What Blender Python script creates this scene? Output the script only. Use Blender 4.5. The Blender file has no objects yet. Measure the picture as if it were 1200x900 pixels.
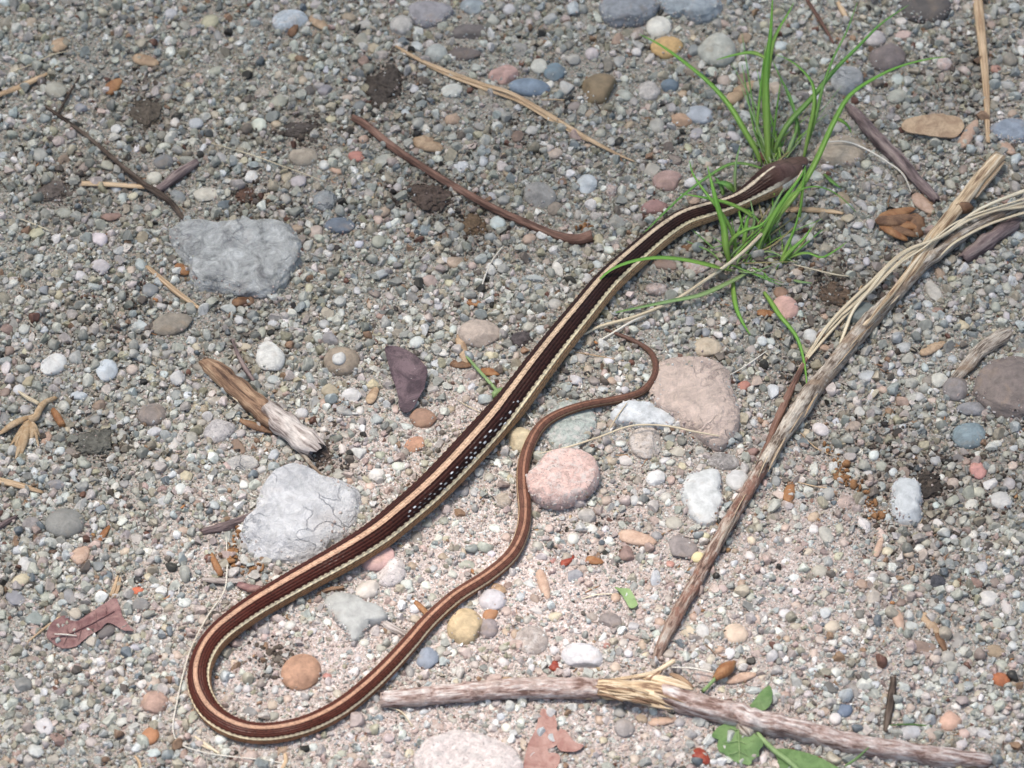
import bpy, math, random
import numpy as np
from mathutils import Vector, geometry, noise as mnoise

random.seed(11)
RNG = np.random.default_rng(11)
SC = bpy.context.scene
COL = SC.collection
R = math.radians

# ------------------------------------------------------------------ camera
# metres; 1 photo pixel is about 0.3 mm on the ground at the picture centre
ELEV, DIST, SPAN = R(50.0), 1.30, 0.36
cam_d = bpy.data.cameras.new('camera')
cam = bpy.data.objects.new('camera', cam_d)
COL.objects.link(cam)
cam.location = (0.0, -DIST * math.cos(ELEV), DIST * math.sin(ELEV))
cam.rotation_euler = (math.pi / 2 - ELEV, 0, 0)
cam_d.sensor_width = 36.0
cam_d.lens = 36.0 * DIST / SPAN
cam_d.clip_start, cam_d.clip_end = 0.05, 500.0
cam_d.dof.use_dof = True
cam_d.dof.focus_distance = DIST - 0.012
cam_d.dof.aperture_fstop = 18.0
SC.camera = cam

# ------------------------------------------------------------------ light
SUN_EL, SUN_AZ = R(74), R(-62)          # azimuth from +Y, towards -X
world = bpy.data.worlds.new('World')
SC.world = world
world.use_nodes = True
wn = world.node_tree
sky = wn.nodes.new('ShaderNodeTexSky')
sky.sky_type = 'NISHITA'
sky.sun_disc = False
sky.sun_elevation = SUN_EL
sky.sun_rotation = SUN_AZ
sky.dust_density = 4.0
bgn = wn.nodes['Background']
wn.links.new(sky.outputs[0], bgn.inputs[0])
bgn.inputs[1].default_value = 0.13
sun_d = bpy.data.lights.new('sun', 'SUN')
sun_d.energy = 2.6
sun_d.angle = R(16)
sun_d.color = (1.0, 0.925, 0.86)
sun = bpy.data.objects.new('sun', sun_d)
COL.objects.link(sun)
sdir = Vector((math.sin(SUN_AZ) * math.cos(SUN_EL), math.cos(SUN_AZ) * math.cos(SUN_EL), math.sin(SUN_EL)))
sun.rotation_euler = sdir.to_track_quat('Z', 'Y').to_euler()
sun.location = sdir * 2
SC.view_settings.view_transform = 'Standard'
SC.view_settings.look = 'None'
SC.view_settings.gamma = 1.0
SC.view_settings.exposure = 0.80

# ------------------------------------------------------------------ pixel -> ground
CL = np.array(cam.location)
FWD = np.array([0, math.cos(ELEV), -math.sin(ELEV)])
RT = np.array([1.0, 0, 0])
UP = np.array([0, math.sin(ELEV), math.cos(ELEV)])
TPX = (SPAN / DIST) / 1200.0            # tangent per photo pixel

def H(x, y):
    """gentle relief of the sand, in metres"""
    return (0.0011 * np.sin(31 * x + 17 * y + 0.5) + 0.0009 * np.sin(-23 * x + 41 * y + 2.0)
            + 0.0006 * np.sin(77 * x + 53 * y) * np.sin(61 * y - 35 * x + 1.0)
            + 0.0004 * np.sin(190 * x - 120 * y) * np.sin(150 * y + 170 * x + 0.7))

def at(px, py, dz=0.0):
    px = np.asarray(px, float); py = np.asarray(py, float); dz = np.asarray(dz, float)
    d = FWD + (px[..., None] - 600) * TPX * RT - (py[..., None] - 450) * TPX * UP
    z = np.zeros(np.broadcast(px, py, dz).shape)
    for _ in range(4):
        t = (z + dz - CL[2]) / d[..., 2]
        p = CL + t[..., None] * d
        z = H(p[..., 0], p[..., 1])
    return p

def pxm(px, py):
    """metres per photo pixel (sideways) at a pixel"""
    p = at(px, py)
    return float(np.dot(p - CL, FWD)) * TPX

# ------------------------------------------------------------------ scene helpers
def tag(o, label=None, cat=None, group=None, kind=None):
    if label: o['label'] = label
    if cat: o['category'] = cat
    if group: o['group'] = group
    if kind: o['kind'] = kind
    return o

def empty(name, loc, label=None, cat=None, group=None):
    o = bpy.data.objects.new(name, None)
    o.empty_display_size = 0.01
    COL.objects.link(o)
    o.location = tuple(float(v) for v in loc)
    return tag(o, label, cat, group)

def mk(name, V, F, mat, parent=None, origin=None, smooth=True, uv=None, col=None, sharp=None, color=None):
    """one mesh object from world coordinates"""
    V = np.asarray(V, float)
    if origin is None:
        origin = V.mean(0); origin[2] = V[:, 2].min()
    origin = np.asarray(origin, float)
    me = bpy.data.meshes.new(name)
    me.from_pydata((V - origin).tolist(), [], F if isinstance(F, list) else F.tolist())
    if smooth:
        me.polygons.foreach_set('use_smooth', np.ones(len(me.polygons), bool))
        if sharp: me.set_sharp_from_angle(angle=sharp)
    if uv is not None:
        uv = np.asarray(uv, np.float32)
        l = me.uv_layers.new(name='UVMap')
        li = np.zeros(len(me.loops), np.int32)
        me.loops.foreach_get('vertex_index', li)
        l.data.foreach_set('uv', uv[li].ravel())
    if col is not None:
        c = me.attributes.new('col', 'FLOAT_COLOR', 'POINT')
        cc = np.ones((len(V), 4), np.float32); cc[:, :3] = col
        c.data.foreach_set('color', cc.ravel())
    me.materials.append(mat)
    me.update()
    o = bpy.data.objects.new(name, me)
    COL.objects.link(o)
    if parent is not None:
        o.parent = parent
        o.location = tuple(origin - np.array(parent.location))
    else:
        o.location = tuple(origin)
    if color is not None:
        o.color = (*color, 1.0)
    return o

# ------------------------------------------------------------------ materials
class NB:
    def __init__(s, name):
        s.m = bpy.data.materials.new(name)
        s.m.use_nodes = True
        s.t = s.m.node_tree
        s.b = s.t.nodes['Principled BSDF']
    def n(s, typ, **kw):
        nd = s.t.nodes.new(typ)
        for k, v in kw.items(): setattr(nd, k, v)
        return nd
    def l(s, a, b): s.t.links.new(a, b)
    def val(s, sock, v):
        if hasattr(v, 'is_output'): s.l(v, sock)
        else: sock.default_value = v
    def noise(s, vec, scale, detail=4, rough=.6, dist=0.):
        nd = s.n('ShaderNodeTexNoise')
        if vec is not None: s.l(vec, nd.inputs['Vector'])
        nd.inputs['Scale'].default_value = scale; nd.inputs['Detail'].default_value = detail
        nd.inputs['Roughness'].default_value = rough; nd.inputs['Distortion'].default_value = dist
        return nd.outputs['Fac']
    def voro(s, vec, scale, feature='F1', out='Distance', rnd=1.):
        nd = s.n('ShaderNodeTexVoronoi', feature=feature)
        s.l(vec, nd.inputs['Vector']); nd.inputs['Scale'].default_value = scale
        nd.inputs['Randomness'].default_value = rnd
        return nd.outputs[out]
    def ramp(s, fac, stops):
        nd = s.n('ShaderNodeValToRGB')
        s.l(fac, nd.inputs[0])
        e = nd.color_ramp.elements
        while len(e) < len(stops): e.new(0.5)
        for q, (p, c) in zip(e, stops):
            q.position = p
            q.color = (c, c, c, 1) if not hasattr(c, '__len__') else (*c, 1)
        return nd.outputs[0]
    def mix(s, fac, a, b, blend='MIX'):
        nd = s.n('ShaderNodeMix', data_type='RGBA', blend_type=blend)
        s.val(nd.inputs[0], fac)
        for i, v in ((6, a), (7, b)):
            if not hasattr(v, 'is_output'): v = (*v, 1) if hasattr(v, '__len__') else (v, v, v, 1)
            s.val(nd.inputs[i], v)
        return nd.outputs[2]
    def math(s, op, a, b=0.):
        nd = s.n('ShaderNodeMath', operation=op)
        s.val(nd.inputs[0], a); s.val(nd.inputs[1], b)
        return nd.outputs[0]
    def coords(s, what='Object'):
        tc = s.n('ShaderNodeTexCoord')
        if what != 'Object': return tc.outputs[what]
        oi = s.n('ShaderNodeObjectInfo')
        ad = s.n('ShaderNodeVectorMath', operation='ADD')
        s.l(tc.outputs['Object'], ad.inputs[0])
        cm = s.n('ShaderNodeCombineXYZ')
        s.l(oi.outputs['Random'], cm.inputs[0]); s.l(oi.outputs['Random'], cm.inputs[2])
        s.l(cm.outputs[0], ad.inputs[1])
        return ad.outputs[0]
    def objcol(s):
        return s.n('ShaderNodeObjectInfo').outputs['Color']
    def attr(s, name, typ='GEOMETRY'):
        nd = s.n('ShaderNodeAttribute', attribute_name=name, attribute_type=typ)
        return nd.outputs['Color']
    def bump(s, h, strength=.4, dist=.0005):
        nd = s.n('ShaderNodeBump')
        s.l(h, nd.inputs['Height'])
        nd.inputs['Strength'].default_value = strength; nd.inputs['Distance'].default_value = dist
        s.l(nd.outputs[0], s.b.inputs['Normal'])
        return nd
    def fin(s, col, rough=.6, spec=.4, sss=0., coat=0.):
        s.val(s.b.inputs['Base Color'], col if hasattr(col, 'is_output') else (*col, 1))
        s.val(s.b.inputs['Roughness'], rough)
        s.b.inputs['Specular IOR Level'].default_value = spec
        if sss:
            s.b.inputs['Subsurface Weight'].default_value = sss
            s.b.inputs['Subsurface Radius'].default_value = (.002, .0018, .0015)
            s.b.inputs['Subsurface Scale'].default_value = 1.0
        return s.m

def m_stone(name, lo=.72, hi=1.22, scale=260, speck=.12, rough=.55, spec=.4, bump=.35):
    b = NB(name); v = b.coords(); oc = b.objcol()
    f = b.ramp(b.noise(v, scale, 5, .65, .4), [(.3, lo), (.7, hi)])
    c = b.mix(1., oc, f, 'MULTIPLY')
    sp = b.ramp(b.noise(v, scale * 6, 2, .5), [(.60, 0.), (.72, 1.)])
    c = b.mix(b.math('MULTIPLY', sp, speck), c, (.05, .045, .04))
    st = b.ramp(b.noise(v, scale * .5, 3, .6, 1.), [(.55, 0.), (.75, .28)])
    c = b.mix(st, c, (.36, .25, .15))
    b.bump(b.noise(v, scale * 3, 6, .75), bump, .0011)
    return b.fin(c, rough, spec)

def m_granite(name):
    b = NB(name); v = b.coords(); oc = b.objcol()
    f = b.ramp(b.noise(v, 420, 5, .7, .8), [(.34, .62), (.66, 1.35)])
    c = b.mix(1., oc, f, 'MULTIPLY')
    w = b.ramp(b.noise(v, 240, 6, .75, 1.2), [(.49, 0.), (.6, .7)])
    c = b.mix(w, c, (.60, .56, .53))
    g = b.ramp(b.noise(v, 310, 6, .72, .9), [(.57, 0.), (.66, .6)])
    c = b.mix(g, c, (.30, .285, .28))
    dk = b.ramp(b.noise(v, 1300, 3, .6), [(.61, 0.), (.68, .7)])
    c = b.mix(dk, c, (.10, .09, .09))
    b.bump(b.noise(v, 800, 6, .78), .7, .0014)
    return b.fin(c, .62, .35)

def m_vein(name, vein=(.17, .185, .20), amount=.8, vs=95, lo=.68, hi=1.2):
    b = NB(name); v = b.coords(); oc = b.objcol()
    f = b.ramp(b.noise(v, 150, 7, .72, 1.0), [(.32, lo), (.68, hi)])
    c = b.mix(1., oc, f, 'MULTIPLY')
    nv = b.n('ShaderNodeTexNoise'); b.l(v, nv.inputs['Vector'])
    nv.inputs['Scale'].default_value = 130; nv.inputs['Detail'].default_value = 5
    wv = b.n('ShaderNodeVectorMath', operation='SCALE'); b.l(nv.outputs['Color'], wv.inputs[0]); wv.inputs['Scale'].default_value = .016
    av = b.n('ShaderNodeVectorMath', operation='ADD'); b.l(v, av.inputs[0]); b.l(wv.outputs[0], av.inputs[1])
    e = b.voro(av.outputs[0], vs, 'DISTANCE_TO_EDGE')
    msk = b.noise(v, 70, 3, .6)
    ln = b.math('MULTIPLY', b.ramp(e, [(.0, 1.), (.035, 0.)]), b.ramp(msk, [(.45, 0.), (.6, amount)]))
    c = b.mix(ln, c, vein)
    cl = b.ramp(b.noise(v, 90, 5, .7, 1.2), [(.52, 0.), (.7, .5)])
    c = b.mix(cl, c, vein)
    warm = b.ramp(b.noise(v, 60, 3, .6, .5), [(.55, 0.), (.75, .3)])
    c = b.mix(warm, c, (.42, .33, .27))
    hh = b.math('ADD', b.noise(v, 420, 6, .72), b.math('MULTIPLY', ln, -.6))
    b.bump(hh, .9, .0028)
    return b.fin(c, .62, .35)

def m_clod(name):
    b = NB(name); v = b.coords(); oc = b.objcol()
    f = b.ramp(b.noise(v, 500, 6, .75), [(.3, .35), (.7, 1.7)])
    c = b.mix(1., oc, f, 'MULTIPLY')
    b.bump(b.noise(v, 900, 6, .8), .9, .0012)
    return b.fin(c, .9, .2)

def m_grain(name):
    b = NB(name)
    gc = b.attr('gc', 'INSTANCER')
    v = b.coords('Object')
    f = b.ramp(b.noise(v, 3.0, 3, .6, .5), [(.3, .72), (.7, 1.25)])
    c = b.mix(1., gc, f, 'MULTIPLY')
    m = b.fin(c, .38, .45)
    tr = b.n('ShaderNodeBsdfTranslucent'); b.l(c, tr.inputs[0])
    mx = b.n('ShaderNodeMixShader'); mx.inputs[0].default_value = .4
    b.l(b.b.outputs[0], mx.inputs[1]); b.l(tr.outputs[0], mx.inputs[2])
    b.l(mx.outputs[0], b.t.nodes['Material Output'].inputs[0])
    return m

def m_ground(name):
    b = NB(name); v = b.coords('Object')
    r = b.voro(v, 1900, 'F1', 'Color')
    sep = b.n('ShaderNodeSeparateColor'); b.l(r, sep.inputs[0])
    c = b.ramp(sep.outputs[0], [(0., (.20, .18, .165)), (.25, (.32, .30, .28)), (.6, (.40, .375, .35)), (.85, (.49, .465, .445)), (1., (.62, .60, .585))])
    big = b.ramp(b.noise(v, 9, 5, .6), [(.35, .85), (.65, 1.1)])
    c = b.mix(1., c, big, 'MULTIPLY')
    zn = b.n('ShaderNodeSeparateColor'); b.l(b.attr('col'), zn.inputs[0])
    c = b.mix(zn.outputs[0], b.mix(1., c, (.66, .685, .645), 'MULTIPLY'), b.mix(1., c, (1.14, 1.05, 1.05), 'MULTIPLY'))
    c = b.mix(b.math('MULTIPLY', zn.outputs[1], .8), c, (.09, .072, .058))
    pk = b.ramp(sep.outputs[1], [(.75, 0.), (.8, .5)])
    c = b.mix(pk, c, (.46, .33, .28))
    d = b.voro(v, 1900, 'F1')
    b.bump(d, .8, -.0003)
    return b.fin(c, .75, .3)

def m_uv(name, cols, su, sv, rough=.7, bump=.6, bd=.0005, spec=.3, patch=None, patch_s=60):
    """wood, bark, straw: colour streaks that run along the length (uv in metres)"""
    b = NB(name)
    uvn = b.n('ShaderNodeUVMap'); mp = b.n('ShaderNodeMapping')
    b.l(uvn.outputs[0], mp.inputs[0]); mp.inputs['Scale'].default_value = (su, sv, 1)
    oi = b.n('ShaderNodeObjectInfo')
    cm = b.n('ShaderNodeCombineXYZ'); b.l(b.math('MULTIPLY', oi.outputs['Random'], 37.), cm.inputs[0])
    b.l(b.math('MULTIPLY', oi.outputs['Random'], 91.), cm.inputs[1])
    b.l(cm.outputs[0], mp.inputs['Location'])
    v = mp.outputs[0]
    n1 = b.noise(v, 1., 6, .7, .3)
    k = len(cols) - 1
    c = b.ramp(n1, [(.40 + .21 * i / k, q) for i, q in enumerate(cols)])
    if patch:
        vv = b.coords()
        pm = b.ramp(b.noise(vv, patch_s, 4, .7, .6), [(.5, 0.), (.6, .85)])
        c = b.mix(pm, c, patch)
    fine = b.noise(v, 3.2, 5, .75)
    c = b.mix(.5, c, b.ramp(fine, [(.36, .35), (.62, 1.45)]), 'MULTIPLY')
    b.bump(b.math('ADD', n1, b.math('MULTIPLY', fine, .5)), bump, bd)
    return b.fin(c, rough, spec)

def m_leaf(name, c1, c2, vein=None, rough=.5, transl=.0, scale=220):
    b = NB(name); v = b.coords()
    c = b.ramp(b.noise(v, scale, 6, .72, .8), [(.4, c1), (.6, c2)])
    sp = b.ramp(b.noise(v, scale * 5, 3, .6), [(.55, 0.), (.75, .5)])
    c = b.mix(sp, c, tuple(q * .45 for q in c1))
    if vein:
        e = b.voro(v, 420, 'DISTANCE_TO_EDGE')
        c = b.mix(b.ramp(e, [(0., .45), (.08, 0.)]), c, vein)
    b.bump(b.noise(v, scale * 2, 6, .75), .6, .0009)
    m = b.fin(c, rough, .35)
    if transl:
        b.b.inputs['Transmission Weight'].default_value = 0.
        tr = b.n('ShaderNodeBsdfTranslucent'); b.l(c, tr.inputs[0])
        mx = b.n('ShaderNodeMixShader'); mx.inputs[0].default_value = transl
        b.l(b.b.outputs[0], mx.inputs[1]); b.l(tr.outputs[0], mx.inputs[2])
        b.l(mx.outputs[0], b.t.nodes['Material Output'].inputs[0])
    return m

def m_blade(name, base, tip):
    b = NB(name)
    uvn = b.n('ShaderNodeUVMap'); sp = b.n('ShaderNodeSeparateXYZ'); b.l(uvn.outputs[0], sp.inputs[0])
    c = b.ramp(sp.outputs[1], [(0., base), (.15, base), (.6, tip), (1., tip)])
    mp = b.n('ShaderNodeMapping'); b.l(uvn.outputs[0], mp.inputs[0]); mp.inputs['Scale'].default_value = (14, 2, 1)
    c = b.mix(1., c, b.ramp(b.noise(mp.outputs[0], 1., 3, .6), [(.3, .7), (.7, 1.25)]), 'MULTIPLY')
    m = b.fin(c, .42, .45)
    tr = b.n('ShaderNodeBsdfTranslucent'); b.l(c, tr.inputs[0])
    mx = b.n('ShaderNodeMixShader'); mx.inputs[0].default_value = .35
    b.l(b.b.outputs[0], mx.inputs[1]); b.l(tr.outputs[0], mx.inputs[2])
    b.l(mx.outputs[0], b.t.nodes['Material Output'].inputs[0])
    return m

def m_snake():
    b = NB('snake_scales')
    c = b.attr('col')
    v = b.coords('Object')
    c = b.mix(1., c, b.ramp(b.noise(v, 1500, 3, .6), [(.3, .8), (.7, 1.2)]), 'MULTIPLY')
    m = b.fin(c, .5, .13)
    b.b.inputs['Coat Weight'].default_value = .10
    b.b.inputs['Coat Roughness'].default_value = .18
    return m

M = {}
M['smooth'] = m_stone('smooth_stone', .68, 1.2, 240, .14, .5, .4, .4)
M['stone'] = m_stone('rough_stone', .66, 1.28, 330, .22, .62, .35, .5)
M['granite'] = m_granite('granite_stone')
M['vein'] = m_vein('veined_rock')
M['whitevein'] = m_vein('white_rock', (.27, .28, .31), .6, 80, .72, 1.18)
M['mottled'] = m_vein('mottled_rock', (.20, .19, .20), .5, 60, .38, 1.55)
M['tanvein'] = m_vein('pinkish_veined_rock', (.27, .2, .19), .5, 80)
M['clod'] = m_clod('soil_clod')
M['grain'] = m_grain('quartz_grain')
M['ground'] = m_ground('sandy_ground')
M['bark_grey'] = m_uv('grey_bark', [(.13, .096, .072), (.35, .29, .235), (.50, .435, .36), (.62, .56, .475)], 900, 110, .8, .9, .0012, .2, (.30, .215, .15), 80)
M['bark_red'] = m_uv('reddish_bark', [(.17, .105, .085), (.37, .265, .23), (.52, .435, .40), (.66, .60, .56)], 900, 110, .78, .9, .0012, .22, (.40, .31, .27), 150)
M['bark_mix'] = m_uv('mottled_bark', [(.08, .05, .04), (.26, .165, .125), (.41, .32, .26), (.52, .46, .395)], 900, 120, .75, .9, .0012, .25, (.24, .12, .085), 120)
M['bark_brown'] = m_uv('brown_bark', [(.07, .035, .025), (.17, .09, .065), (.26, .155, .115)], 500, 50, .65, .5, .0004, .3)
M['bark_dark'] = m_uv('dark_bark', [(.03, .022, .018), (.09, .065, .05), (.16, .125, .10)], 500, 60, .8, .8, .0006, .2)
M['bark_purple'] = m_uv('purplish_bark', [(.07, .05, .05), (.18, .13, .125), (.28, .22, .20)], 500, 60, .7, .6, .0005, .3)
M['wood'] = m_uv('bare_wood', [(.17, .10, .06), (.47, .34, .21), (.64, .51, .35), (.72, .62, .47)], 800, 35, .65, .7, .0005, .3)
M['wood_white'] = m_uv('weathered_wood', [(.12, .09, .08), (.38, .33, .30), (.55, .50, .46)], 700, 60, .75, .7, .0006, .2)
M['wood_brown'] = m_uv('brown_wood', [(.08, .045, .03), (.26, .16, .10), (.40, .28, .18)], 700, 45, .7, .8, .0006, .25)
M['straw'] = m_uv('pale_straw', [(.38, .30, .19), (.60, .51, .36), (.68, .62, .47)], 900, 25, .5, .3, .0002, .4)
M['straw_tan'] = m_uv('tan_straw', [(.27, .17, .095), (.47, .33, .20), (.58, .44, .29)], 900, 40, .55, .4, .0002, .35)
M['straw_white'] = m_uv('white_straw', [(.50, .46, .38), (.66, .62, .54), (.72, .69, .62)], 900, 25, .5, .3, .0002, .4)
M['husk'] = m_leaf('dry_husk', (.33, .22, .14), (.52, .38, .25), None, .55, .1)
M['husk_pink'] = m_leaf('pale_husk', (.45, .30, .22), (.58, .42, .32), None, .55, .1)
M['husk_orange'] = m_leaf('orange_husk', (.26, .11, .045), (.38, .20, .09), None, .4, .1)
M['husk_brown'] = m_leaf('brown_husk', (.11, .055, .03), (.25, .14, .075), None, .5)
M['red'] = m_leaf('red_seed_coat', (.22, .035, .022), (.34, .08, .04), None, .25)
M['fluff'] = m_leaf('dry_bract', (.40, .26, .14), (.56, .42, .27), None, .7, .15)
M['leaf_purple'] = m_leaf('purple_dead_leaf', (.045, .026, .032), (.15, .10, .11), None, .42, 0, 160)
M['leaf_red'] = m_leaf('red_dead_leaf', (.14, .06, .06), (.28, .165, .15), None, .6, 0, 160)
M['leaf_rust'] = m_leaf('rusty_dead_leaf', (.28, .14, .115), (.40, .25, .21), None, .65, 0, 200)
M['leaf_green'] = m_leaf('green_leaf', (.085, .17, .05), (.17, .28, .10), None, .45, .2, 120)
M['leaf_pale'] = m_leaf('pale_green_leaf', (.22, .33, .13), (.30, .42, .19), None, .45, .2, 120)
M['leaf_shade_branch'] = m_leaf('shade_branch_leaf', (.10, .22, .06), (.18, .34, .10), None, .45, .45, 120)  # translucent leaves of the added branch, tinting its shade green
M['blade'] = m_blade('grass_blade', (.30, .47, .10), (.22, .48, .08))
M['blade_dark'] = m_blade('dark_grass_blade', (.23, .39, .10), (.18, .40, .09))
M['blade_pale'] = m_blade('pale_grass_blade', (.33, .45, .19), (.28, .45, .18))
M['blade_dry'] = m_blade('dry_grass_blade', (.42, .34, .19), (.36, .33, .15))
M['snake'] = m_snake()
_e = NB('snake_eye'); M['eye'] = _e.fin((.012, .009, .008), .08, .6)
_c = NB('crumbs'); _v = _c.coords(); M['crumb'] = _c.fin(_c.ramp(_c.noise(_v, 700, 5, .7), [(.3, (.13, .065, .03)), (.7, (.34, .18, .085))]), .8, .2)

# ------------------------------------------------------------------ sand zones (photo pixels)
def bumpf(x, y, L):
    o = np.zeros_like(x)
    for cx, cy, sx, sy, a in L: o = np.maximum(o, a * np.exp(-((x - cx) / sx) ** 2 - ((y - cy) / sy) ** 2))
    return o
def fine_zone(x, y):      # where the sand is fine and pinkish
    return bumpf(x, y, [(620, 690, 330, 170, 1.), (350, 780, 190, 120, 1.), (760, 830, 320, 110, .9), (930, 690, 170, 170, .8), (560, 480, 60, 50, .9), (520, 860, 300, 80, 1.),
                        (150, 800, 160, 120, .45), (1060, 780, 160, 120, .5), (230, 640, 70, 90, .6), (440, 545, 90, 80, .8)])
def soil_zone(x, y):      # dark humus worked into the sand
    return bumpf(x, y, [(452, 100, 42, 38, .8), (501, 229, 42, 36, .7), (64, 227, 40, 36, .6), (172, 137, 34, 44, .7), (110, 521, 46, 38, .6), (555, 264, 38, 30, .7), (290, 229, 26, 22, .6), (975, 345, 60, 40, .8), (1080, 565, 60, 50, .95), (1030, 520, 60, 40, .5), (345, 150, 50, 30, .6), (110, 380, 70, 40, .4), (640, 80, 20, 20, .4), (1130, 90, 50, 50, .5),
                        (620, 160, 40, 40, .35), (600, 20, 40, 20, .3), (330, 250, 40, 40, .3), (100, 215, 80, 40, .45), (290, 380, 40, 40, .4), (855, 300, 70, 40, .55), (1160, 560, 80, 60, .5),
                        (1070, 640, 60, 40, .5), (330, 770, 24, 22, .7), (700, 620, 60, 50, .25), (1100, 660, 40, 60, .4), (950, 420, 60, 60, .4), (380, 540, 40, 30, .5), (900, 250, 60, 40, .4)])

# ------------------------------------------------------------------ ground sheet
def axis(core, step, far):
    a = list(np.arange(-core, core + 1e-9, step))
    s = step
    while a[-1] < far:
        s *= 1.35
        a.append(a[-1] + s); a.insert(0, a[0] - s)
    return np.array(a)
_ax = axis(.34, .004, 60.)
_gx, _gy = np.meshgrid(_ax, _ax)
_fade = np.clip(1.6 - np.hypot(_gx, _gy) / 1.2, 0, 1)
_d = np.stack([_gx, _gy, H(_gx, _gy)], -1) - CL
_dp = np.maximum(_d @ FWD, .2)
_px, _py = 600 + (_d @ RT) / _dp / TPX, 450 - (_d @ UP) / _dp / TPX
_fz = np.clip(fine_zone(_px, _py), 0, 1); _sz = np.clip(soil_zone(_px, _py), 0, 1)
_gz = H(_gx, _gy) * _fade - .00006 + .00039 * _fz
_n = len(_ax)
_i = np.arange((_n - 1) * (_n - 1)); _r, _c0 = _i // (_n - 1), _i % (_n - 1)
_a = _r * _n + _c0
tag(mk('sandy_ground', np.stack([_gx, _gy, _gz], -1).reshape(-1, 3),
       np.stack([_a, _a + 1, _a + _n + 1, _a + _n], 1), M['ground'], origin=(0, 0, 0),
       col=np.stack([_fz, _sz, _fz * 0], -1).reshape(-1, 3)), kind='structure')

# ------------------------------------------------------------------ shape builders
import bmesh
_ICO = {}
def ico(sub):
    if sub not in _ICO:
        bm = bmesh.new()
        bmesh.ops.create_icosphere(bm, subdivisions=sub, radius=1.0)
        bm.verts.ensure_lookup_table()
        _ICO[sub] = (np.array([v.co[:] for v in bm.verts]), [[v.index for v in f.verts] for f in bm.faces])
        bm.free()
    return _ICO[sub]

def waves(P, k, n, rng, amp=1.0, octaves=3):
    out = np.zeros(len(P))
    for o in range(octaves):
        d = rng.normal(size=(n, 3)); d /= np.linalg.norm(d, axis=1)[:, None]
        ph = rng.uniform(0, 6.28, n)
        out += amp * (0.55 ** o) * np.sin((P @ d.T) * k * 1.9 ** o + ph).mean(1) * 1.6
    return out

def cuts(P, n, lo, hi, rng):
    for _ in range(n):
        d = rng.normal(size=3); d /= np.linalg.norm(d)
        o = rng.uniform(lo, hi)
        s = np.maximum(P @ d - o, 0)
        P = P - s[:, None] * d * .93
    return P

SQ = 0.86          # how much a lying stone is squashed in the picture by the slanted view
def stone_mesh(px, py, w, h, ang=0., rng=None, sub=3, ncut=4, lo=.72, hi=.95, rough=.05, thick=None, bury=.5, poly=None, jag=0.):
    """vertices of a stone whose outline in the photo is a w x h ellipse (or poly) at px,py"""
    rng = rng or RNG
    V, F = ico(sub)
    if poly is not None:
        q = np.array(poly, float)
        q = q.mean(0) + (q - q.mean(0)) * 1.05
        px, py = (q.min(0) + q.max(0)) / 2
    k = pxm(px, py)
    P = cuts(V.copy(), ncut, lo, hi, rng)
    P *= (1 + rough * waves(V, 2.2, 10, rng))[:, None]
    if jag: P *= (1 + jag * (waves(V, 5., 14, rng, 1., 5) - 1.2 * np.abs(waves(V, 8., 10, rng, 1., 3)) + .3))[:, None]
    if poly is None:
        A = R(ang)
        Rm = np.array([[math.cos(A), -math.sin(A)], [math.sin(A), math.cos(A)]])
        S = Rm @ np.diag([w / 2, h / 2]) ** 2 @ Rm.T
        T = np.diag([1, -1 / SQ])
        S = T @ S @ T.T
        ev, E = np.linalg.eigh(S)
        b, a = np.sqrt(ev)
        e1, e2 = E[:, 1], E[:, 0]
        c = (thick if thick else rng.uniform(.46, .66)) * min(a, b)
        XY = P[:, :1] * a * e1 + P[:, 1:2] * b * e2
        Z = P[:, 2] * c
    else:
        d = (q - (px, py)) * (1, -1 / SQ)
        th = np.arctan2(d[:, 1], d[:, 0]); rr = np.hypot(d[:, 0], d[:, 1])
        o = np.argsort(th); th, rr = th[o], rr[o]
        th = np.concatenate([th - 2 * math.pi, th, th + 2 * math.pi]); rr = np.tile(rr, 3)
        vt = np.arctan2(P[:, 1], P[:, 0]); pr = np.linalg.norm(P, axis=1)
        cp = np.hypot(P[:, 0], P[:, 1]) / pr
        rad = np.interp(vt, th, rr) * cp ** .5 * (.9 + .1 * np.clip(pr, .6, 1.1))
        rad *= 1 + .6 * jag * waves(V, 9., 14, rng, 1., 3)
        XY = np.stack([np.cos(vt) * rad, np.sin(vt) * rad], 1)
        c = thick if thick else .3 * min(np.ptp(d[:, 0]), np.ptp(d[:, 1]))
        Z = np.sign(P[:, 2]) * np.abs(P[:, 2] / pr) ** .75 * c * pr
    cz = c * k * (1 - 2 * bury)
    C = at(px, py, cz)
    W = np.column_stack([C[0] + XY[:, 0] * k, C[1] + XY[:, 1] * k, C[2] + Z * k])
    return W, F, C

ROCKV = []
def stone(name, px, py, w, h, color, mat='smooth', ang=0., label=None, cat='pebble', group=None, sub=3, sharp=None, seed=None, **kw):
    rng = np.random.default_rng(seed if seed is not None else int(px * 131 + py * 17))
    W, F, C = stone_mesh(px, py, w, h, ang, rng, sub, **kw)
    if max(w, h) > 24 or 'poly' in kw:
        zr = (W[:, 2] - H(W[:, 0], W[:, 1])) / max(W[:, 2].max() - H(C[0], C[1]), 1e-6)
        ok = np.where((zr > .02) & (zr < .72))[0]
        if len(ok): ROCKV.append(W[rng.choice(ok, int(min(len(ok), (110 if 'poly' in kw else 10))))])
    o = mk(name, W, F, M[mat], color=color, sharp=sharp)
    return tag(o, label, cat, group)

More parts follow.
